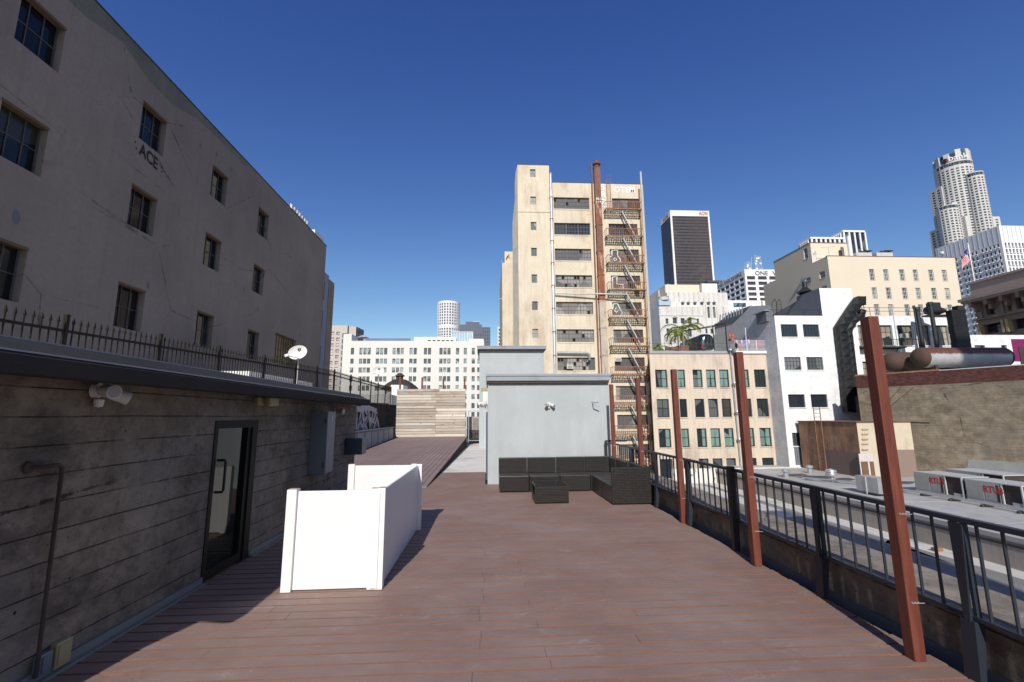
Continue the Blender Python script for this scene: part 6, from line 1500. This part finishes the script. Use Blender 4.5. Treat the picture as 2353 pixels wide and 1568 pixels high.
for k in range(9):
    zt = 97.75 - 3.95 * k
    for a, c in xs_: hs.append((front(Yw), (a, c, zt - 2.5, zt)))
yl = [(302 + k * 6.6, 307.4 + k * 6.6) for k in range(6)]
hl2 = []
for k in range(9):
    zt = 97.75 - 3.95 * k
    for a, c in yl: hl2.append((leftf(182.26), (a, c, zt - 2.5, zt)))
b = MB(); wall(b, front(Yw), 182.26, 216, -25, 102.7, [h for _, h in hs], .5); wall(b, leftf(182.26), Yw, 342, -25, 102.7, [h for _, h in hl2], .5); b.poly([(182.26, 300, 102.7), (216, 300, 102.7), (216, 342, 102.7), (182.26, 342, 102.7)]); b.build('wall', m_tower_white, r)
far_windows(r, hs + hl2, M_glass('wilshire_glass', (.025, .035, .06), (.06, .08, .12), .4, .2), .5, m_iron, mull=3)
lt = MB(); p = at(*BB(1130, 738), Y=299.8); q = at(*BB(1252, 698), Y=299.8); k_ = (q.x - p.x)
text_mesh(lt, 'ONE', (p.x, 299.8, p.z), (1, 0, 0), (0, 0, 1), (q.z - p.z), k_); text_mesh(lt, 'WILSHIRE', (q.x + 3.2, 299.8, p.z), (1, 0, 0), (0, 0, 1), (q.z - p.z), k_ * 2.6)
text_mesh(lt, 'ONE WILSHIRE', (182.0, 341, 99.0), (0, -1, 0), (0, 0, 1), 3.0, 37.5); lt.build('sign', m_dkletters, r)
p = at(*BB(890, 985), Y=285); q = at(*BB(1180, 1120), Y=285)
b = MB(); shell(b, p.x - 3, 190, 285, 299, -25, p.z); b.build('podium', m_tower_white, r); b = MB(); w0 = at(*BB(915, 1010), Y=284.9); w1 = at(*BB(1040, 1050), Y=284.9); b.box(w0.x, w1.x, 284.8, 284.99, w1.z, w0.z); b.build('podium_window', m_teal, r)
for k, (u, vt, vb, w_, lab) in enumerate(((1052, 610, 672, 3.2, 'smaller antenna mast cluster on the lettered office block'), (1132, 556, 680, 5.5, 'larger antenna mast cluster hung with white dishes'))):
    p = at(*BB(u, vt), Y=310); t_ = thing('antenna_mast', lab, 'antenna mast', (p.x, 310, 102.7)); b = MB(); hgt = p.z
    for sx_ in (-1, 1):
        for sy_ in (-1, 1): b.bar((p.x + sx_ * w_ / 2, 310 + sy_ * w_ / 2, 102.7), (p.x + sx_ * w_ * .35, 310 + sy_ * w_ * .35, hgt), .22, .22)
    z = 103.5; sgn = 1
    while z < hgt:
        b.bar((p.x - sgn * w_ / 2, 310 - w_ / 2, z), (p.x + sgn * w_ / 2, 310 - w_ / 2, min(z + 2.2, hgt)), .15, .15); b.bar((p.x - w_ / 2, 310 - w_ / 2, z), (p.x + w_ / 2, 310 - w_ / 2, z), .15, .15); z += 2.2; sgn = -sgn
    b.build('lattice', m_ltgrey, t_)
    for j in range(7 if k else 3): dx_ = U(-.55, .55) * w_; zz = U(103.5, hgt); b = MB(); b.lathe((p.x + dx_, 310 - w_ / 2 - .5, zz), [(0, .4), (.7, .1), (.75, 0)], 10, axis='y'); b.build('dish', m_tower_white, t_)
t_ = thing('rooftop_antennas', 'low line of small antennas along the lettered block roof edge', 'antennas', (182.5, 320, 102.7)); b = MB()
for j in range(9): b = MB(); yv = 301 + j * 4.3; hh_ = U(.8, 2.0); b.bar((182.8, yv, 102.7), (182.8, yv, 102.7 + hh_), .15, .15); b.lathe((182.7, yv, 102.7 + hh_), [(0, 0), (.5, .3), (0, .6)], 8); b.build('antenna', m_ltgrey, t_)
t_ = thing('dark_low_block', 'dark office block top between the bronze tower and the lettered block', 'building', (200, 400, -25)); p = at(*BB(740, 790), Y=400); q = at(*BB(820, 790), Y=400); b = MB(); shell(b, p.x - 8, q.x + 3, 400, 420, -25, p.z); b.build('wall', m_dt, t_)
# white gridded tower
r = thing('white_panel_tower', 'white panelled tower with tiny protruding window cells, upper part blank', 'building', (317, 250, -25))
XG = 317.56; ztg = 116.0
def cells(fc, u0, u1, z0, z1, pu, pz): return [(fc, (u0 + i * pu + .2, u0 + i * pu + pu * .62, z - pz * .62, z - .1)) for z in [z1 - j * pz for j in range(int((z1 - z0) / pz))] for i in range(int((u1 - u0) / pu))]
hf = [c_ for c_ in cells(front(250), XG + 1.5, 350, 62, 105.0, 2.3, 4.0)]; hs_ = []
for g0 in (251.5, 264.3, 277.2): hs_ += cells(leftf(XG), g0, g0 + 11.5, 40, 105.0, 2.3, 4.0)
b = MB(); wall(b, front(250), XG, 352, -25, ztg, [h for _, h in hf], .7); wall(b, leftf(XG), 250, 290.6, -25, ztg, [h for _, h in hs_], .7); b.poly([(XG, 250, ztg), (352, 250, ztg), (352, 290, ztg), (XG, 290, ztg)]); b.build('wall', m_tower_white, r)
far_windows(r, hf[:50] + hs_[:50] + hf[50:] + hs_[50:], m_tglass, .7)
b = MB()
for _, h in hf: b.box(h[0] - .1, h[1] + .1, 249.3, 249.99, h[2] - .45, h[2] - .02)
for _, h in hs_: b.box(XG - .7, XG - .01, h[0] - .1, h[1] + .1, h[2] - .45, h[2] - .02)
o = b.build('cell_sill', m_tower_white, r); o['kind'] = 'stuff'
b = MB(); k = 251.0
while k < 290.5: b.box(XG - .12, XG - .002, k, k + .25, 105.6, ztg - .4); k += 2.9
k = XG + 2
while k < 352: b.box(k, k + .25, 249.88, 249.998, 105.6, ztg - .4); k += 2.9
b.build('panel_joint', m_ltgrey, r)
p = at(*RR(905, 830), X=XG - 2); t_ = thing('roof_dish', 'small white equipment on the left edge of the panelled tower', 'antenna', tuple(p)); b = MB(); b.lathe(tuple(p), [(0, -1), (1.2, -.6), (1.2, .6), (0, 1)], 10, axis='x'); b.bar(tuple(p), (p.x + 3, p.y, p.z - 1), .3, .3); b.build('dish', m_tower_white, t_)
# cylindrical crowned tower
r = thing('crowned_round_tower', 'tallest stepped pale stone tower with round top and faceted crown', 'building', (707, 620, -25))
m_ustone = M('pale_granite', (.55, .54, .52), .8, .04, .02, .5, .05)
def UP(u, v, Y=600): return at(*UU(u, v), Y=Y)
def drum(name, cx, cy, rad, z0, z1, nf, winz=None, pz=4.1, band=None, a0=math.pi * .95, a1=math.pi * 2.1):
    b = MB(); HS = []
    for k in range(nf):
        t0, t1 = 2 * math.pi * k / nf, 2 * math.pi * (k + 1) / nf
        p0, p1 = (cx + rad * math.cos(t0), cy + rad * math.sin(t0)), (cx + rad * math.cos(t1), cy + rad * math.sin(t1)); L = math.hypot(p1[0] - p0[0], p1[1] - p0[1])
        tm = (t0 + t1) / 2; fc = Face(p0, (p1[0] - p0[0], p1[1] - p0[1]), (math.cos(tm), math.sin(tm))); hh_ = []
        if a0 < tm < a1 and winz:
            z = winz[1]
            while z > winz[0]:
                hh_.append((L * .22, L * .8, z - pz * .56, z)); z -= pz
            if band: hh_.append((L * .02, L * .98, band[0], band[1]))
        wall(b, fc, 0, L, z0, z1, hh_, .6); HS += [(fc, h) for h in hh_]
    b.poly([(cx + rad * math.cos(2 * math.pi * k / nf), cy + rad * math.sin(2 * math.pi * k / nf), z1 - .3) for k in range(nf)]); b.build(name, m_ustone, r); return HS
HSu = []
def tangent(pa, pb, D):
    a_, b_ = ray(*pa), ray(*pb); t0, t1 = math.atan2(a_.x, a_.y), math.atan2(b_.x, b_.y); tm = (t0 + t1) / 2
    return D * math.sin(tm), D * math.cos(tm), D * math.sin((t1 - t0) / 2)
L_ = UP(212, 450); ca, cay, ra = tangent(UU(212, 450), UU(888, 420), 930)
z_a = UP(700, 265, cay - ra * .8).z; HSu += drum('main_drum', ca, cay, ra, -25, z_a, 24, (238, z_a - 12), band=(z_a - 7.5, z_a - 2.5))
cw = UP(500, 150)
b = MB(); nf = 20
for k in range(nf):
    t0, t1 = 2 * math.pi * k / nf, 2 * math.pi * (k + 1) / nf; rr = ra * (.97 if k % 2 else .88); hz_ = (17 if k % 2 else 16.4) if math.cos((t0 + t1) / 2) > -.6 else 13.5
    P = [(ca + rr * math.cos(t), cay + rr * math.sin(t)) for t in (t0, t1)]
    b.poly([(P[0][0], P[0][1], z_a), (P[1][0], P[1][1], z_a), (P[1][0], P[1][1], z_a + hz_), (P[0][0], P[0][1], z_a + hz_)], 0 if k % 2 else 1)
    for q in P: b.poly([(q[0], q[1], z_a), (ca + (q[0] - ca) * .85, cay + (q[1] - cay) * .85, z_a), (ca + (q[0] - ca) * .85, cay + (q[1] - cay) * .85, z_a + hz_), (q[0], q[1], z_a + hz_)])
b.build('crown', [m_ustone, m_teal], r)
lt = MB(); s0 = UP(250, 330); text_mesh(lt, 'bank', (ca - ra * .9, cay - ra * .62, z_a + .5), (1, -.62, 0.0), (0, 0, 1), 8, 22); lt.build('sign', m_tower_white, r)
lt = MB(); b_ = UP(205, 350); lt.box(ca - ra * 1.01, ca - ra * .93, cay - ra * .5, cay - ra * .35, z_a - 1, z_a + 6); lt.build('sign_shield', M('dark_red_sign', (.12, .01, .02), .6, .05, 1, 5, 0), r)
# right lobe
cr_, cyr_, rr_ = tangent(UU(690, 470), UU(1048, 480), 918); z_b = UP(870, 445, cyr_ - rr_ * .8).z
HSu += drum('right_drum', cr_, cyr_, rr_, -25, z_b, 14, (230, z_b - 9), band=(z_b - 6, z_b - 1.5))
def ubox(name, u0, u1, v, Y, dep, z0=-25, pu=8.2):
    a, c = UP(u0, v, Y), UP(u1, v, Y); b = MB(); H1 = lattice(a.x, c.x, 225, a.z - 3, pu, 4.1, pu * .5, 2.4); H2 = lattice(Y, Y + dep, 225, a.z - 3, 8.2, 4.1, 4.4, 2.4)
    wall(b, front(Y), a.x, c.x, z0, a.z, H1, .6); wall(b, leftf(a.x), Y, Y + dep, z0, a.z, H2, .6); b.poly([(a.x, Y, a.z), (c.x, Y, a.z), (c.x, Y + dep, a.z), (a.x, Y + dep, a.z)]); b.poly([(c.x, Y, z0), (c.x, Y + dep, z0), (c.x, Y + dep, a.z), (c.x, Y, a.z)]); b.build(name, m_ustone, r)
    return [(front(Y), h) for h in H1] + [(leftf(a.x), h) for h in H2]
HSu += ubox('upper_right_block', 722, 850, 462, 592, 16)
HSu += ubox('left_block', 345, 420, 690, 603, 19)
HSu += ubox('lower_left_block', 345, 420, 1360, 600, 19)
HSu += ubox('middle_block', 520, 700, 955, 590, 16)
HSu += ubox('lower_front_block', 730, 900, 1172, 584, 16)
HSu += ubox('lower_right_block', 1100, 1300, 1185, 598, 20)
cm, cmy, rm = tangent(UU(255, 1150), UU(640, 1050), 905); z_c = UP(450, 990, cmy - rm * .8).z
HSu += drum('middle_drum', cm, cmy, rm, -25, z_c, 16, (228, z_c - 8), band=(z_c - 5.5, z_c - 1.0))
m_tteal = M_glass('tower_teal_glass', (.03, .035, .045), (.13, .24, .23), .45, .12)
far_windows(r, HSu[:50] + HSu[-50:] + HSu[50:-50], m_tteal, .6)
# ================================================================ FAR CENTRE-LEFT
r = thing('white_hotel_block', 'long off-white hotel block with rows of narrow paired windows in the distance', 'building', (-25, 168, -25))
cx0 = [-49.45, -46.35, -44.9, -43.47, -40.37, -38.9, -37.45, -34.37, -32.9, -31.45, -28.2, -26.7, -22.95, -21.5, -17.27, -15.8, -14.34, -11.18, -8.32, -5.36, -3.3, -1.8]
rz_ = [(26.6, 24.12), (22.62, 20.75), (19.35, 17.5), (16.1, 14.2), (12.8, 10.95), (9.55, 7.7), (6.3, 4.4), (3.05, 1.2), (-.2, -2)]
hs = [(x0, x0 + 1.17, z0, z1) for z1, z0 in rz_ for x0 in cx0]
b = MB(); wall(b, front(168), -52.4, -.8, -25, 29.2, hs, .3); b.poly([(-52.4, 168, 29.2), (-.8, 168, 29.2), (-.8, 190, 29.2), (-52.4, 190, 29.2)]); b.poly([(-.8, 168, -25), (-.8, 190, -25), (-.8, 190, 29.2), (-.8, 168, 29.2)]); b.build('wall', m_offwhite, r)
far_windows(r, [(front(168), h) for h in hs], M_glass('hotel_glass', (.06, .075, .08), (.34, .4, .4), .5, .3), .3)
b = MB(); b.box(-52.4, -49.4, 168, 176, 29.2, 31.75); b.build('corner_pier', m_offwhite, r)
hh_ = [(x0, x0 + 1.2, 29.45, 30.3) for x0 in (-22.2, -20.4, -18.7, -17.0, -15.3, -13.6)]
b = MB(); wall(b, front(172), -27.3, -11.5, 29, 31.4, hh_, .3); shell(b, -27.3, -11.5, 172, 185, 29, 31.4, 'f'); shell(b, -6.5, -1, 170, 184, 29.2, 30.4); b.build('penthouse', m_offwhite, r)
far_windows(r, [(front(172), h) for h in hh_], m_tglass, .3, name='penthouse_window')
b = MB(); shell(b, -13.5, -5.2, 174, 186, 29.2, 33.6); b.build('glass_room', M_glass('pale_glass', (.3, .42, .5), (.5, .6, .66), .5, .2), r); b = MB()
for k in range(9): b.box(-13.5 + k * 1.03, -13.35 + k * 1.03, 173.9, 173.99, 29.2, 33.6)
b.box(-13.6, -5.1, 173.8, 186, 33.602, 33.85); b.build('glass_frame', m_tower_white, r)
b = MB(); b.box(-44.5, -28, 167.95, 168.0, 29.25, 30.15); b.build('glass_balustrade', M('purple_tinted_glass', (.17, .18, .3), .2, .15, .1, 1, 0, spec=.6), r)
t_ = thing('cafe_umbrella', 'pale grey umbrella on the hotel roof terrace', 'umbrella', (-46, 169, 29.2)); b = MB(); b.lathe((-45.9, 170, 30.7), [(2.4, 0), (0, 1.0)], 8); b.tube([(-45.9, 170, 29.2), (-45.9, 170, 31)], .05, 5); b.build('canopy', m_ltgrey, t_)
r = thing('round_white_tower', 'round white tower with regular grid of square dark windows', 'building', (-38.9, 461, -25))
b = MB(); HS = []; cxr, cyr, rr = -38.9, 461.4, 11.4; nf = 26
for k in range(nf):
    t0, t1 = 2 * math.pi * k / nf, 2 * math.pi * (k + 1) / nf; tm = (t0 + t1) / 2; p0, p1 = (cxr + rr * math.cos(t0), cyr + rr * math.sin(t0)), (cxr + rr * math.cos(t1), cyr + rr * math.sin(t1)); L = math.hypot(p1[0] - p0[0], p1[1] - p0[1]); fc = Face(p0, (p1[0] - p0[0], p1[1] - p0[1]), (math.cos(tm), math.sin(tm))); h_ = []
    if math.sin(tm) < .15:
        z = 114.6; j = 0
        while z > 70:
            if j != 8: h_.append((L * .2, L * .8, z - 2.0, z))
            z -= 2.85; j += 1
    wall(b, fc, 0, L, -25, 117, h_, .35); HS += [(fc, h) for h in h_]
b.poly([(cxr + rr * math.cos(2 * math.pi * k / nf), cyr + rr * math.sin(2 * math.pi * k / nf), 116.8) for k in range(nf)])
b.build('wall', m_tower_white, r); far_windows(r, HS, M_glass('round_tower_glass', (.08, .09, .11), (.2, .22, .25), .3, .3), .35)
r = thing('dark_glass_tower', 'dark blue-grey glass tower with stepped top right of the round tower', 'building', (-12, 400, -25))
def dg():
    t = NT('dark_glass_grid'); u, v = t.boxuv(); fz_ = t.math('FRACT', t.math('DIVIDE', v, 3.2)); fx_ = t.math('FRACT', t.math('DIVIDE', u, 2.0))
    col = t.mix(t.math('LESS_THAN', fz_, .3), (.045, .06, .1), (.085, .1, .14)); col = t.mix(t.math('LESS_THAN', fx_, .15), col, (.12, .14, .18)); return t.out(col, .3, 0, .5)
m_dg = dg()
b = MB(); shell(b, -23.7, -4, 400, 420, -25, 82.2); shell(b, -18.4, -6.2, 401, 419, 82.2, 85); b.build('upper_mass', M('slate_panel', (.1, .115, .16), .6, .05, .02, 1, 0), r); b = MB(); shell(b, -3.98, 3.6, 399, 420, -25, 79.6); shell(b, -24, -4, 399.5, 400, -25, 74); b.build('glass_wall', m_dg, r)
b = MB(); b.box(-12, -6, 402, 404, 85.01, 85.5); b.build('roof_equipment', m_tower_white, r)
r = thing('slim_distant_tower', 'slim white distant tower edge beside the cream building', 'building', (12, 400, -25)); hs = lattice(10.3, 15, 40, 79, 2.0, 3.2, 1.3, 2.0)
b = MB(); wall(b, front(400), 10.2, 16, -25, 80.2, hs, .4); b.build('wall', m_offwhite, r); far_windows(r, [(front(400), h) for h in hs], m_tglass, .4)
r = thing('pink_granite_tower', 'pale pink stone apartment tower with blue glass corner bays', 'building', (-82, 260, -25))
hs = lattice(-88.8, -82.6, 15, 50.2, 3.1, 3.35, 1.9, 1.9)
b = MB(); wall(b, front(260), -95, -79, -25, 53.2, hs, .4); shell(b, -95, -79, 260, 275, -25, 53.2, 'f'); shell(b, -78.5, -74.5, 261, 275, -25, 52.8); b.build('wall', m_pinkstone, r)
b = MB(); b.poly([(-74.5, 261, -25), (-71.4, 266, -25), (-71.4, 266, 51.6), (-74.5, 261, 52.8)]); b.poly([(-79, 260.5, -25), (-78.5, 261, -25), (-78.5, 261, 52.5), (-79, 260.5, 52.5)]); b.build('angled_bay', m_dg, r)
far_windows(r, [(front(260), h) for h in hs], M_glass('pink_tower_glass', (.1, .11, .14), (.45, .45, .46), .6, .3), .4, m_offwhite, mull=1)
for k in range(11): b = MB(); zt = 48.6 - k * 3.35; b.box(-81.6, -79.2, 259.2, 259.99, zt - 2.2, zt); b.build('bay_window', m_blueglass, r)
# ================================================================ unseen blocks added behind the camera to shade the lower roof and the tank
r = thing('added_shade_block', 'unseen block added behind the viewpoint to shade the lower roof', 'building', (10, -18, -25))
b = MB(); shell(b, 5.2, 15.7, -24, -12, -25, 25); b.build('wall', m_offwhite, r)
b = MB(); [b.box(6.5 + 3 * k, 8 + 3 * k, -11.99, -11.95, -2 + 4 * j, 0 + 4 * j) for k in range(3) for j in range(6)]; b.build('windows', m_glass, r)
r = thing('added_tank_shade_block', 'taller unseen block added farther behind the viewpoint to shade the tank', 'building', (48, -25, -25))
b = MB(); shell(b, 40.6, 66, -34, -20, -25, 56); b.build('wall', m_offwhite, r)
b = MB(); [b.box(39 + 4 * k, 41 + 4 * k, -19.99, -19.95, -2 + 4 * j, 0 + 4 * j) for k in range(5) for j in range(12)]; b.build('windows', m_glass, r)
# ================================================================ LIGHT, SKY, CAMERA
Ldir = Vector((.21, 1.43, -.93)).normalized()
sd = -Ldir; elev = math.asin(sd.z); azim = math.atan2(sd.x, sd.y)
w = bpy.data.worlds.new('World'); sc.world = w; w.use_nodes = True
nt = w.node_tree; bg = nt.nodes['Background']; sky = nt.nodes.new('ShaderNodeTexSky'); sky.sky_type = 'NISHITA'; sky.sun_disc = False
sky.sun_elevation = elev; sky.sun_rotation = azim % (2 * math.pi); sky.altitude = 100; sky.air_density = 1.0; sky.dust_density = .3; sky.ozone_density = 2.5
sp = nt.nodes.new('ShaderNodeSeparateColor'); cm_ = nt.nodes.new('ShaderNodeCombineColor'); nt.links.new(sky.outputs[0], sp.inputs[0])
for i, (g_, A_) in enumerate(((1.5, 3.1), (1.33, 2.27), (.88, 1.52))):   # deeper, more saturated blue than the raw model
    prev = sp.outputs[i]
    for op, v in (('MULTIPLY', .07), ('POWER', g_), ('MULTIPLY', A_ * 10), ('MINIMUM', 25.0)):
        n = nt.nodes.new('ShaderNodeMath'); n.operation = op; nt.links.new(prev, n.inputs[0]); n.inputs[1].default_value = v; prev = n.outputs[0]
    nt.links.new(prev, cm_.inputs[i])
nt.links.new(cm_.outputs[0], bg.inputs[0]); bg.inputs[1].default_value = .1
sl = bpy.data.lights.new('Sun', 'SUN'); sl.energy = 4.4; sl.angle = math.radians(.5); sl.color = (1, .96, .9)
so = bpy.data.objects.new('Sun', sl); COL.objects.link(so); so.rotation_euler = Ldir.to_track_quat('-Z', 'Y').to_euler()
cam = bpy.data.cameras.new('Camera'); co = bpy.data.objects.new('Camera', cam); COL.objects.link(co)
cam.sensor_width = 36; cam.lens = F0 / W0 * 36; cam.clip_start = .05; cam.clip_end = 20000
co.matrix_world = Matrix.Translation(EYE) @ ROT.to_4x4(); sc.camera = co
sc.view_settings.view_transform = 'Standard'; sc.view_settings.look = 'None'; sc.view_settings.exposure = 0; sc.view_settings.gamma = 1
